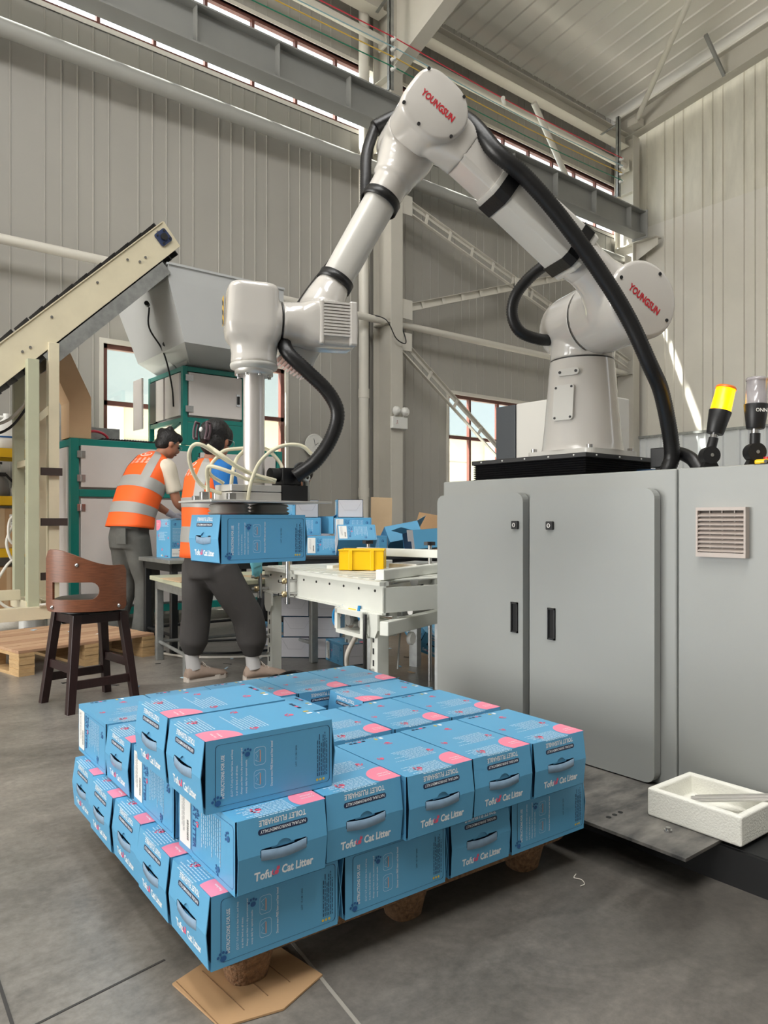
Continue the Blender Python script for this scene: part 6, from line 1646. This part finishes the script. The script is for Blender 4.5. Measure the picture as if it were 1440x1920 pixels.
mb = MB(); mb.box((-0.05, -0.025, 0.18), (0.05, 0.025, 0.215), M_black); mb.bar((0.05, 0, 0.2), (0.12, 0, 0.12), 0.02, 0.02, M_black); mb.bar((-0.05, 0, 0.2), (-0.09, 0, 0.205), 0.012, 0.012, M_black); mb.obj('spray_head', SPR, bevel=0.003)
mb = MB(); mb.cyl((0, 0, 0.215), (0, 0, 0.29), 0.01, M_label, n=10); mb.cyl((0, 0, 0.29), (0, 0, 0.31), 0.022, M_black, n=12); mb.obj('pump_rod', SPR)
for i, (x, hh) in enumerate(((1.58, 0.1), (1.66, 0.13), (1.74, 0.12))):
    t = thing('small_bottle', (x, 7.4, 1.212), 'small white bottle beside the sprayer on the middle shelf, %s' % ('nearest the sprayer', 'in the middle', 'farthest right')[i], 'bottle', 'small bottles')
    mb = MB(); mb.lathe([(0.028, 0), (0.03, 0.005), (0.03, hh * 0.7), (0.014, hh * 0.85), (0.014, hh)], M_label, 14); mb.obj('bottle_body', t)
def plain_box(name, lo, hi, label, lines=True, cat='box', grp=None):
    t = thing(name, lo, label, cat, grp)
    d = [b_ - a for a, b_ in zip(lo, hi)]
    mb = MB(); mb.box((0, 0, 0), d, M_kraft); mb.obj('carton_body', t, bevel=0.003)
    mb = MB(); mb.box((0, -0.0008, d[2] * 0.5 - 0.002), (d[0], 0.0, d[2] * 0.5), M_edge) if False else mb.box((d[0] * 0.45, -0.001, 0), (d[0] * 0.55, 0.0, d[2]), M_kraft2); mb.obj('tape', t)
    if lines:
        mb = MB(); mb.box((d[0] * 0.62, -0.0012, d[2] * 0.55), (d[0] * 0.95, -0.0003, d[2] * 0.85), M_label)
        for k in range(3): mb.box((d[0] * 0.65, -0.002, d[2] * (0.6 + 0.07 * k)), (d[0] * 0.88, -0.0013, d[2] * (0.615 + 0.07 * k)), M_dark)
        mb.obj('paper_label', t)
    return t
plain_box('cardboard_box', (1.2, 7.34, 0.742), (1.74, 7.78, 1.10), 'brown cardboard box with white paper label on the lower rack shelf')
plain_box('cardboard_box', (1.3, 7.2, 0.0), (1.66, 7.6, 0.36), 'brown cardboard box on the floor under the rack', False)
plain_box('cardboard_box', (1.34, 7.25, 0.362), (1.68, 7.55, 0.57), 'smaller brown box stacked on the box under the rack', False)
mb = MB()
rs = random.Random(5); rg = []
for i in range(9):
    x = 0.9 + i * 0.12; a = 0.09 + 0.03 * math.sin(i * 1.7) ; a *= (0.4 if i in (0, 8) else 1)
    rg.append([Vector((x, 6.95 + math.cos(2 * math.pi * k / 14) * (0.22 + rs.uniform(-0.02, 0.02)), max(0.003, a * 0.9 + math.sin(2 * math.pi * k / 14) * a + rs.uniform(-0.008, 0.008)))) for k in range(14)])
mb.loft(rg, M_sack); tag(mb.obj('woven_sack'), 'crumpled pale woven sack on the floor behind the wooden pallet', 'sack')
# ------------------------------------------------------------------ white roller conveyor behind the stack
def mbox(lo, hi, mt, name, parent, bevel=0.0, M=None):
    mb = MB(); mb.box(lo, hi, mt, M); return mb.obj(name, parent, bevel=bevel)
CA = thing('conveyor_table', (2.29, 2.86, 0), 'white steel conveyor table with yellow crate standing behind the carton stack', 'conveyor', rz=R(-6))
cl, cw, ch = 1.46, 0.62, 0.69
def cframe_plate(x, nm='side_frame'):
    o = mbox((x, 0, ch - 0.155), (x + 0.012, cl, ch - 0.005), M_offw, nm, CA)
    mbox((x - 0.025, -0.0, ch - 0.02), (x + 0.03, cl, ch), M_offw, 'frame_lip', o)
    mbox((x - 0.012, 0, ch - 0.165), (x + 0.012, cl, ch - 0.155), M_offw, 'frame_lip', o)
    return o
f1 = cframe_plate(0.0); cframe_plate(cw)
for k in range(9):
    y = 0.08 + 0.16 * k
    mb = MB(); mb.cyl((-0.004, y, ch - 0.05), (0.0, y, ch - 0.05), 0.007, M_dark, n=8); mb.obj('slot', f1)
mbox((0, cl - 0.012, ch - 0.155), (cw, cl, ch), M_offw, 'end_plate', CA); mbox((0.0, 0.0, ch - 0.155), (cw, 0.012, ch - 0.03), M_offw, 'end_plate', CA)
for k in range(13):
    y = 0.06 + k * (cl - 0.12) / 12
    mbox((0.02, y, ch - 0.006), (cw - 0.01, y + 0.062, ch + 0.004), M_offw, 'top_slat', CA, 0.003)
for x, y in ((-0.01, 0.08), (-0.01, cl - 0.1), (cw - 0.05, 0.08), (cw - 0.05, cl - 0.1)):
    o = mbox((x, y - 0.035, 0.0), (x + 0.07, y + 0.035, ch - 0.19), M_offw, 'leg', CA, 0.004)
    mb = MB(); mb.prism([(-0.055, 0.1), (0.055, 0.1), (0.055, 0.02), (0.03, -0.02), (-0.03, -0.02), (-0.055, 0.02)], 0, 0.012, M_offw, frame((x - 0.012, y, ch - 0.265), (0, 1, 0), (0, 0, 1)) @ Matrix.Identity(4)); mb.obj('leg_bracket', o)
    for k in range(6): mbox((x - 0.002, y - 0.006, 0.08 + k * 0.06), (x + 0.001, y + 0.006, 0.11 + k * 0.06), M_dark, 'slot', o)
    for z in (0.13, 0.24):
        mb = MB(); mb.cyl((x - 0.022, y, z), (x, y, z), 0.009, M_chrome, n=8); mb.obj('clamp_bolt', o)
# guide posts with star knobs
for y in (0.98, 1.40):
    mb = MB(); mb.cyl((-0.06, y, ch - 0.2), (-0.06, y, ch + 0.16), 0.014, M_chrome, n=14); o = mb.obj('guide_post', CA)
    for z in (ch - 0.14, ch - 0.06):
        mb = MB(); mb.cyl((-0.12, y, z), (0.0, y, z), 0.01, M_chrome, n=10); mb.ball((-0.085, y, z), 0.02, mat('brass_clamp', (196, 178, 140), 0.3, metal=0.8), n=10, k=6); mb.obj('clamp', o)
    mb = MB(); st = [((0.038 if k % 2 == 0 else 0.02) * math.cos(k * math.pi / 5), (0.038 if k % 2 == 0 else 0.02) * math.sin(k * math.pi / 5)) for k in range(10)]
    mb.prism(st, ch + 0.165, ch + 0.185, M_black, Matrix.Translation((-0.06, y, 0))); mb.cyl((-0.06, y, ch + 0.14), (-0.06, y, ch + 0.165), 0.012, M_black, n=10); mb.obj('star_knob', o)
mb = MB(); mb.cyl((-0.03, 0.99, ch + 0.09), (-0.03, 1.42, ch + 0.09), 0.01, M_chrome, n=10); mb.obj('guide_rod', CA)
# drive unit hung under the frame
DR = mbox((-0.05, 0.12, 0.395), (0.16, 0.40, 0.415), M_offw, 'drive_cradle', CA)
for y in (0.12, 0.385): mbox((-0.05, y, 0.415), (-0.03, y + 0.028, ch - 0.16), M_offw, 'cradle_post', DR); mbox((0.14, y, 0.415), (0.16, y + 0.02, ch - 0.16), M_offw, 'cradle_post', DR)
mbox((-0.05, 0.12, ch - 0.19), (0.16, 0.413, ch - 0.165), M_offw, 'cradle_top', DR)
mb = MB(); mb.cyl((-0.02, 0.30, 0.47), (0.14, 0.30, 0.47), 0.045, M_chrome, n=20); mb.cyl((-0.034, 0.30, 0.47), (-0.02, 0.30, 0.47), 0.03, M_galv, n=16); mb.obj('motor', DR)
mbox((-0.015, 0.25, 0.515), (0.13, 0.33, 0.53), M_yellow, 'yellow_valve', DR, 0.003)
mb = MB(); mb.cyl((-0.02, 0.2, 0.46), (0.1, 0.2, 0.46), 0.02, M_galv, n=12); mb.tube([(0.0, 0.2, 0.46), (-0.02, 0.21, 0.5), (-0.01, 0.22, 0.55)], 0.009, M_blueh, 8, 5); mb.obj('regulator', DR)
mb = MB(); mb.tube([(0.0, 0.41, 0.53), (-0.02, 0.47, 0.5), (-0.02, 0.47, 0.43), (0.0, 0.40, 0.4)], 0.008, M_blueh, 8, 6); mb.obj('air_tube', DR)
mb = MB(); mb.tube([(-0.04, 0.11, ch - 0.17), (-0.05, 0.1, 0.4), (-0.03, 0.13, 0.2), (0.02, 0.2, 0.1), (0.05, 0.3, 0.02)], 0.009, M_black, 8, 6); mb.obj('motor_cable', DR)
mb = MB(); mb.tube([(0.03, 0.3, 0.4), (0.0, 0.36, 0.28), (0.03, 0.42, 0.18), (0.02, 0.44, 0.02)], 0.013, M_sack, 8, 6); mb.obj('fabric_hose', DR)

# yellow crate with ribs on the table
YC = thing('yellow_crate', (2.72, 3.60, ch + 0.006), 'yellow plastic crate standing on the white conveyor table', 'crate', rz=R(-43))
def yc(lo, hi, nm, b=0.002): return mbox(lo, hi, M_yellow, nm, YC, b)
yc((-0.135, -0.1, 0), (0.135, 0.1, 0.006), 'base')
for nm, lo, hi in (('wall', (-0.135, -0.1, 0), (0.135, -0.094, 0.125)), ('wall', (-0.135, 0.094, 0), (0.135, 0.1, 0.125)), ('wall', (-0.135, -0.1, 0), (-0.129, 0.1, 0.125)), ('wall', (0.129, -0.1, 0), (0.135, 0.1, 0.125))): yc(lo, hi, nm)
yc((-0.14, -0.106, 0.117), (0.14, -0.1, 0.125), 'rim')
for x in (-0.075, 0.055): yc((x, -0.112, 0.0), (x + 0.022, -0.1, 0.118), 'rib')

# roller section running off behind the grey cabinet
CBv = thing('roller_conveyor', (2.30, 2.87, 0), 'white framed roller conveyor leading from the table behind the grey cabinet', 'conveyor', rz=R(20))
mbox((0, 0, 0.696), (1.35, 0.05, 0.748), M_offw, 'front_beam', CBv, 0.004); mbox((0.62, 0.75, 0.655), (1.35, 0.8, 0.715), M_offw, 'rear_beam', CBv, 0.004)
for k in range(4):
    mb = MB(); mb.cyl((0.56, 0.14 + 0.17 * k, 0.645), (1.33, 0.14 + 0.17 * k, 0.645), 0.028, M_chrome, n=14); mb.obj('roller', CBv)
mbox((-0.06, -0.06, 0.43), (1.35, -0.01, 0.5), M_offw, 'lower_beam', CBv, 0.004); mbox((0.5, 0.0, 0.44), (1.35, 0.4, 0.446), M_galv, 'lower_tray', CBv)
for k in range(3):
    mb = MB(); mb.cyl((0.55, 0.16 + 0.06 * k, 0.47 + 0.012 * k), (1.3, 0.16 + 0.06 * k, 0.47 + 0.012 * k), 0.018, M_alu, n=10); mb.obj('guide_tube', CBv)
mbox((0.12, 0.05, 0.50), (0.135, 0.09, 0.62), M_galv, 'sensor_bracket', CBv)
mb = MB(); mb.cyl((0.22, 0.03, 0.56), (0.22, 0.03, 0.64), 0.012, M_chrome, n=12); mb.tube([(0.22, 0.03, 0.56), (0.21, 0.02, 0.48), (0.15, 0.0, 0.36), (0.1, -0.02, 0.24)], 0.005, M_galv, 6, 5); mb.obj('proximity_sensor', CBv)
for x in (0.72, 1.25):
    mbox((x, 0.5, 0), (x + 0.06, 0.56, 0.3), M_galv, 'leg', CBv); mbox((x, 0.05, 0.46), (x + 0.05, 0.09, 0.655), M_offw, 'upright', CBv); mbox((x, 0.05, 0.0), (x + 0.05, 0.09, 0.4), M_galv, 'leg', CBv)
mb = MB(); mb.tube([(0.66, 0.15, 0.62), (0.72, 0.13, 0.56), (0.74, 0.1, 0.45)], 0.009, M_black, 8, 6); mb.obj('cable', CBv)
mb = MB(); mb.lathe([(0.03, 0), (0.034, 0.004), (0.034, 0.02), (0.03, 0.024)], M_label, 24, frame((0.2, -0.03, 0.385), (1, 0, 0), (0, 0, 1))); mb.obj('belt_pulley', CBv)
# guide rail standing behind
GRl = thing('guide_rail', (2.93, 3.93, 0), 'long white guide rail on posts behind the yellow crate', 'rail')
mb = MB(); mb.bar((0, 0, 0.79), (0.2, -0.9, 0.79), 0.04, 0.05, M_offw); mb.obj('rail_bar', GRl, bevel=0.004)
for k, t_ in enumerate((0.06, 0.6)):
    p = Vector((0.2 * t_, -0.9 * t_, 0)); mb = MB(); mb.cyl(p + Vector((0.03, 0, 0)), p + Vector((0.03, 0, 0.84)), 0.013, M_chrome, n=12); o = mb.obj('post', GRl)
    mb = MB(); mb.prism([((0.038 if q % 2 == 0 else 0.02) * math.cos(q * math.pi / 5), (0.038 if q % 2 == 0 else 0.02) * math.sin(q * math.pi / 5)) for q in range(10)], 0.84, 0.862, M_black, Matrix.Translation(p + Vector((0.03, 0, 0)))); mb.obj('star_knob', o)
AB = MB(); AB.box((0, 0, 0), (0.34, 0.2, 0.052), M_alu); o = AB.obj('aluminium_box', bevel=0.003); o.location = (2.98, 3.40, 0.674); o.rotation_euler = (0, 0, R(20)); tag(o, 'flat aluminium box on the rollers to the right of the yellow crate', 'box')

# the roller section and guide rail are bolted to the table: parts of one conveyor
bpy.context.view_layer.update()
for src in (CBv, GRl):
    m_ = CA.matrix_basis.inverted() @ src.matrix_basis
    for ch in list(src.children):
        L_ = ch.matrix_basis.copy(); ch.parent = CA; ch.matrix_parent_inverse = Matrix.Identity(4); ch.matrix_basis = m_ @ L_
    bpy.data.objects.remove(src)
# ------------------------------------------------------------------ heap of cartons behind the conveyor
G = 'cartons in the background'
E_ = R(51.3); S_ = R(141.3)
def bgc(x, y, z, rz, label, rot=None, board=True): return make_carton((x, y, z), rz, label, G, rot=rot, straps=False, board=board)
def cs(r_, f_): return (0.7804 * r_ + 0.6252 * f_, -0.6252 * r_ + 0.7804 * f_)
def at_(px, D): return cs((px - 720) / 1385 * D, D)
# under and behind the conveyor table, ends towards the camera
lv = ('on the floor', 'second level', 'third level', 'top level')
for cidx, (px, D) in enumerate(((560, 5.5), (616, 5.46))):
    for l in range(4):
        x, y = at_(px + rj.uniform(-2, 2), D)
        bgc(x, y, 0.001 + l * 0.1485, E_ + rj.uniform(-0.08, 0.08), 'blue carton with plain white end under the conveyor table, %s column, %s' % (('left', 'right')[cidx], lv[l]))
x, y = at_(652, 5.2); bgc(x, y, 0.001, E_ + R(28), 'blue carton with grey end alone on the floor below the conveyor drive')
x, y = at_(505, 6.0); bgc(x, y, 0.001, E_ - R(15), 'blue carton on the floor behind the low worktable')
x, y = at_(790, 5.3); bgc(x, y, 0.10, E_ + R(20), 'blue carton tilted on its corner on the floor under the roller conveyor', rot=(R(25), R(-18), E_ + R(15)), board=False)
# on the sorting table
zt3 = 0.7195
x, y = at_(610, 5.95); bgc(x, y, zt3, S_ + R(4), 'blue carton lying on the sorting table behind the lifted carton, printed side facing front')
x, y = at_(695, 6.12); bgc(x, y, zt3, S_ - R(6), 'blue carton on the sorting table behind the tilted one', )
x, y = at_(560, 6.2); bgc(x, y, zt3, E_ + R(10), 'blue carton at the left end of the sorting table')
x, y = at_(662, 6.05); bgc(x, y, zt3 + 0.1485, S_ + R(2), 'blue carton lying on the second level of the heap, printed side facing front')
x, y = at_(654, 6.2); bgc(x, y, zt3 + 0.297, E_ + R(8), 'blue carton with white end on the very top of the heap')
x, y = at_(566, 6.25); bgc(x, y, zt3 + 0.1485, S_ + R(12), 'blue carton on the second level at the left of the heap')
x, y = at_(562, 6.3); bgc(x, y, zt3 + 0.297, E_ + R(30), 'blue carton on the third level at the left of the heap')
x, y = at_(668, 5.72); bgc(x, y, zt3 + 0.06, 0, 'blue carton leaning at a slant in front of the heap', rot=(R(38), 0, S_ + R(10)))
# opened cartons with loose flaps
def open_carton(x, y, z, rz, label, rot=None):
    t = thing('open_carton', (x, y, z), label, 'carton', 'opened cartons', rz, rot)
    l, w, h = CL / 2, CW / 2, CH
    for nm, lo, hi in (('side', (-l, -w, 0), (l, -w + 0.002, h)), ('side', (-l, w - 0.002, 0), (l, w, h)), ('base', (-l, -w, 0), (l, w, 0.002)), ('top', (-l, -w, h - 0.002), (l, w, h)), ('back', (l - 0.002, -w, 0), (l, w, h))):
        mb = MB(); mb.box(lo, hi, M_blue); mb.obj(nm, t)
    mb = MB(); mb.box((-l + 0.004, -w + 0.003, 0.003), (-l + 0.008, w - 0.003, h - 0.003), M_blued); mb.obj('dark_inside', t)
    mb = MB(); mb.add([(-l, -w, 0), (-l, -w, h), (-l - 0.07, -w - 0.05, h), (-l - 0.07, -w - 0.05, 0.06), (-l - 0.03, -w - 0.02, 0.06), (-l - 0.03, -w - 0.02, 0)], [(0, 1, 2, 3, 4, 5)], M_board); mb.obj('flap', t, solid=0.002)
    mb = MB(); mb.add([(-l, -w, h), (-l, w, h), (-l - 0.09, w, h + 0.03), (-l - 0.09, -w, h + 0.03)], [(0, 1, 2, 3)], M_blue); mb.obj('flap', t, solid=0.002)
    mb = MB(); mb.add([(-l, -w, 0), (-l, w, 0), (-l - 0.08, w, -0.0), (-l - 0.08, -w, 0)], [(0, 1, 2, 3)], M_board); mb.obj('flap', t, solid=0.002)
    mb = MB(); T = Matrix.Translation((-l, -w, h + 0.0008)); mb.poly([(p[0], p[1], 0) for p in rrect(0.03, 0.2, 0.03, 0.17, 0.02)], M_prlb, T); paw(mb, T @ Matrix.Translation((0.14, 0.1, 0.0004)), 0.03, M_pink); mb.obj('top_print', t)
    return t
x, y = at_(800, 5.75); open_carton(x, y, zt3 + 0.05, E_ + R(-62), 'opened blue carton with dark inside, right end of the heap beside the cabinet', rot=(R(-8), R(-4), E_ + R(-68)))
x, y = at_(757, 6.1); open_carton(x, y, zt3 + 0.07, 0, 'opened blue carton tipped over left of the other opened one', rot=(R(30), R(10), S_ + R(20)))
x, y = at_(628, 6.35); open_carton(x, y, zt3 + 0.16, E_ + R(20), 'opened blue carton with black inside beside the bending worker', rot=(0, 0, E_ + R(35)))
# brown cardboard leaning at the column and flattened behind
x, y = at_(714, 7.7); mb = MB(); M = Matrix.Translation((x, y, 0)) @ Matrix.Rotation(R(-38.7), 4, 'Z') @ Matrix.Rotation(R(-6), 4, 'X')
mb.prism([(-0.11, 0.0), (0.1, 0.0), (0.12, 1.235), (-0.105, 1.245)], -0.004, 0.004, M_kraft2, M @ frame((0, 0, 0), (1, 0, 0), (0, 0, 1)))
tag(mb.obj('cardboard_sheet'), 'tall brown cardboard sheet leaning upright against the middle column', 'cardboard')
for i, (px, D, w_, hh, a, b_) in enumerate(((778, 7.6, 0.5, 1.12, -30, 16), (800, 7.75, 0.55, 1.18, -34, 26), (822, 7.9, 0.6, 1.22, -36, 32))):
    x, y = at_(px, D); mb = MB(); M = Matrix.Translation((x, y, 0.004)) @ Matrix.Rotation(R(-38.7), 4, 'Z') @ Matrix.Rotation(R(a * 0.4), 4, 'X') @ Matrix.Rotation(R(b_), 4, 'Y')
    mb.prism([(-w_ / 2, -0.12 + 0.06 * i), (w_ / 2, 0.2), (w_ / 2, hh), (-w_ / 2, hh - 0.05)], -0.004, 0.004, M_kraft if i % 2 == 0 else M_kraft2, M @ frame((0, 0, 0), (1, 0, 0), (0, 0, 1)))
    tag(mb.obj('cardboard_sheet'), 'flattened brown cardboard piled slanting under the far window, ' + ('front sheet', 'middle sheet', 'rear sheet')[i], 'cardboard')
# loose scraps and cables on the floor
rd = random.Random(21)
mb = MB()
for k in range(46):
    f_ = rd.uniform(4.3, 6.4); r_ = rd.uniform(-0.47, 0.06) * f_
    x, y = cs(r_, f_); a = rd.uniform(0, 3.14); l = rd.uniform(0.02, 0.07); w_ = rd.uniform(0.008, 0.03)
    m_ = rd.choice((M_blue, M_kraft2, M_label, M_dark, M_dark, M_prlb))
    mb.box((-l / 2, -w_ / 2, 0.001), (l / 2, w_ / 2, 0.003), m_, Matrix.Translation((x, y, 0)) @ Matrix.Rotation(a, 4, 'Z'))
tag(mb.obj('paper_scraps'), 'scattered paper and cardboard scraps littering the floor around the tables', 'scraps', kind='stuff')
for i, (x, y, a, lb, m_) in enumerate(((1.62, 5.75, 0.3, 'small pale blue paper scrap on the wooden pallet, nearest the stool leg', M_prlb), (1.42, 6.0, 1.0, 'pale paper scrap lying at the back of the wooden pallet', M_prlb), (1.75, 5.5, -0.2, 'white paper scrap near the right edge of the wooden pallet', M_label))):
    mb = MB(); mb.prism([(-0.03, -0.012), (0.02, -0.02), (0.035, 0.01), (-0.01, 0.022)], 0.166, 0.168, m_, Matrix.Translation((x, y, 0)) @ Matrix.Rotation(a, 4, 'Z')); tag(mb.obj('paper_scrap'), lb, 'scrap')
for lb, m_, r_, P in (('black cable coiled on the floor beneath the conveyor drive', M_black, 0.009, [(2.5, 3.5, 0.01), (2.35, 3.6, 0.02), (2.25, 3.8, 0.011), (2.3, 4.0, 0.02), (2.45, 4.0, 0.03), (2.5, 3.8, 0.02), (2.4, 3.65, 0.03), (2.3, 3.7, 0.03), (2.3, 3.9, 0.04), (2.45, 3.95, 0.05), (2.55, 3.8, 0.03), (2.9, 3.7, 0.01)]),
                      ('black cable trailing on the floor under the low worktable', M_black, 0.009, [(2.9, 4.9, 0.01), (2.5, 5.0, 0.011), (2.3, 5.3, 0.01), (2.5, 5.6, 0.012), (2.9, 5.5, 0.01)]),
                      ('pale cable crossing the floor from the worktable to the machine', M_sack, 0.009, [(1.9, 5.9, 0.01), (2.1, 5.4, 0.01), (2.25, 5.0, 0.011), (2.7, 4.7, 0.01), (2.9, 4.6, 0.01)])):
    mb = MB(); mb.tube(P, r_, m_, 8, 6); tag(mb.obj('cable'), lb, 'cable')
mb = MB(); mb.tube([(1.722, 1.285, 0.002), (1.70, 1.275, 0.002), (1.705, 1.255, 0.003), (1.693, 1.235, 0.002), (1.675, 1.235, 0.002)], 0.0013, M_sack, 6, 5); tag(mb.obj('string_scrap'), 'small curl of pale string on the dark floor right of the stack', 'string')

# ------------------------------------------------------------------ signal lamps and items on top of the cabinet
def beacon(x, y, tilt, lens, label, lit, txt):
    t = thing('signal_lamp', (x, y, zt + 0.001), label, 'lamp', None, 0)
    mb = MB(); mb.prism(rrect(-0.04, 0.04, -0.035, 0.035, 0.01), 0, 0.006, M_black); mb.prism([(-0.03, 0.006), (0.03, 0.006), (0.012, 0.04), (-0.012, 0.04)], -0.014, 0.014, M_black, frame((0, 0, 0), cs(1, 0) + (0,), (0, 0, 1))); mb.obj('foot', t)
    v = Vector(cs(1, 0) + (0,)); nrm = Vector(cs(0, 1) + (0,)); nf = -nrm
    mb = MB(); mb.cyl(Vector((0, 0, 0.05)) - nrm * 0.02, Vector((0, 0, 0.05)) + nrm * 0.02, 0.03, M_black, n=24); o = mb.obj('knuckle', t)
    mb = MB(); mb.cyl(Vector((0, 0, 0.05)) - nrm * 0.024, Vector((0, 0, 0.05)) - nrm * 0.019, 0.006, M_chrome, n=12); mb.obj('knuckle_screw', o)
    d = (Vector((0, 0, 1)) * math.cos(R(tilt)) + v * math.sin(R(tilt))).normalized(); c0 = Vector((0, 0, 0.05))
    mb = MB(); mb.cyl(c0 + d * 0.02, c0 + d * 0.062, 0.016, M_black, n=16); mb.obj('stem', t)
    mb = MB(); mb.cyl(c0 + d * 0.062, c0 + d * 0.076, 0.0125, M_chrome, n=16); mb.obj('metal_neck', t)
    mb = MB(); F = frame(c0, d.cross(nf) * -1 if False else nf.cross(d), nf); Mz = Matrix.Identity(4)
    u = nf.cross(d).normalized()
    for i in range(3): Mz[i][0], Mz[i][1], Mz[i][2], Mz[i][3] = u[i], -nf[i] * -1, d[i], c0[i]
    mb.lathe([(0.026, 0.076), (0.028, 0.08), (0.037, 0.155), (0.036, 0.157)], M_black, 28, Mz); o = mb.obj('lamp_socket', t)
    mb = MB(); Tm = Matrix.Identity(4); rt = d.cross(nf).normalized()
    ax = (nf * 0.0345 * 1.0); side = rt
    for i in range(3): Tm[i][0], Tm[i][1], Tm[i][2], Tm[i][3] = side[i], d[i], nf[i], (c0 + d * 0.128 + nf * 0.0365)[i]
    if txt: mb.text(txt, Tm, 0.016, M_label, 0.02, None, 'c'); mb.obj('socket_lettering', o)
    mb = MB(); mb.lathe([(0.035, 0.157), (0.0335, 0.158), (0.031, 0.235), (0.029, 0.24), (0.001, 0.241)], lens, 28, Mz); o = mb.obj('lens', t)
    mb = MB(); mb.lathe([(0.0335, 0.2335), (0.0335, 0.239), (0.030, 0.2435), (0.0292, 0.243)], M_amberr if lit else M_mirror, 28, Mz, caps=False); mb.obj('lens_rim', t)
    return t
beacon(2.45, 1.277, 14, M_amber, 'lit amber signal lamp on a tilting black foot on the cabinet top', True, '')
beacon(2.45, 1.125, 2, M_mirror, 'unlit clear signal lamp with black base at the right edge of the cabinet top', False, 'ONN')
t = thing('teach_pendant', (2.42, 1.06, zt + 0.001), 'yellow handheld pendant lying on the cabinet top at the right edge', 'pendant')
mbox((-0.03, -0.12, 0.006), (0.1, 0.04, 0.022), M_yellow, 'case', t, 0.006); mbox((-0.032, -0.1, 0.003), (0.1, 0.02, 0.009), M_black, 'rubber_edge', t, 0.002)
mb = MB(); mb.cyl((-0.031, 0.0, 0.014), (-0.036, 0.0, 0.014), 0.006, M_black, n=10); mb.cyl((0.0, 0.01, 0.022), (0.0, 0.01, 0.03), 0.012, M_red, n=14); mb.obj('buttons', t)
# black cable entry behind the robot
t = thing('cable_gland', (2.60, 1.52, zt + 0.001), 'black cable gland block and thick elbow hose behind the robot foot', 'fitting')
mbox((-0.02, -0.01, 0.03), (0.05, 0.06, 0.105), M_black, 'gland_block', t, 0.003); mbox((0.0, 0.0, 0.0), (0.03, 0.05, 0.03), M_black, 'gland_foot', t)
mb = MB(); mb.tube([(0.02, 0.02, 0.075), (-0.03, -0.06, 0.078), (-0.06, -0.13, 0.05), (-0.075, -0.17, 0.005)], 0.024, M_rubber, 14, 6); mb.obj('elbow_hose', t)
mb = MB(); mb.box((0.05, 0.06, 0.001), (0.1, 0.2, 0.03), mat('blue_box', (60, 92, 130), 0.5)); mb.obj('blue_connector', t)
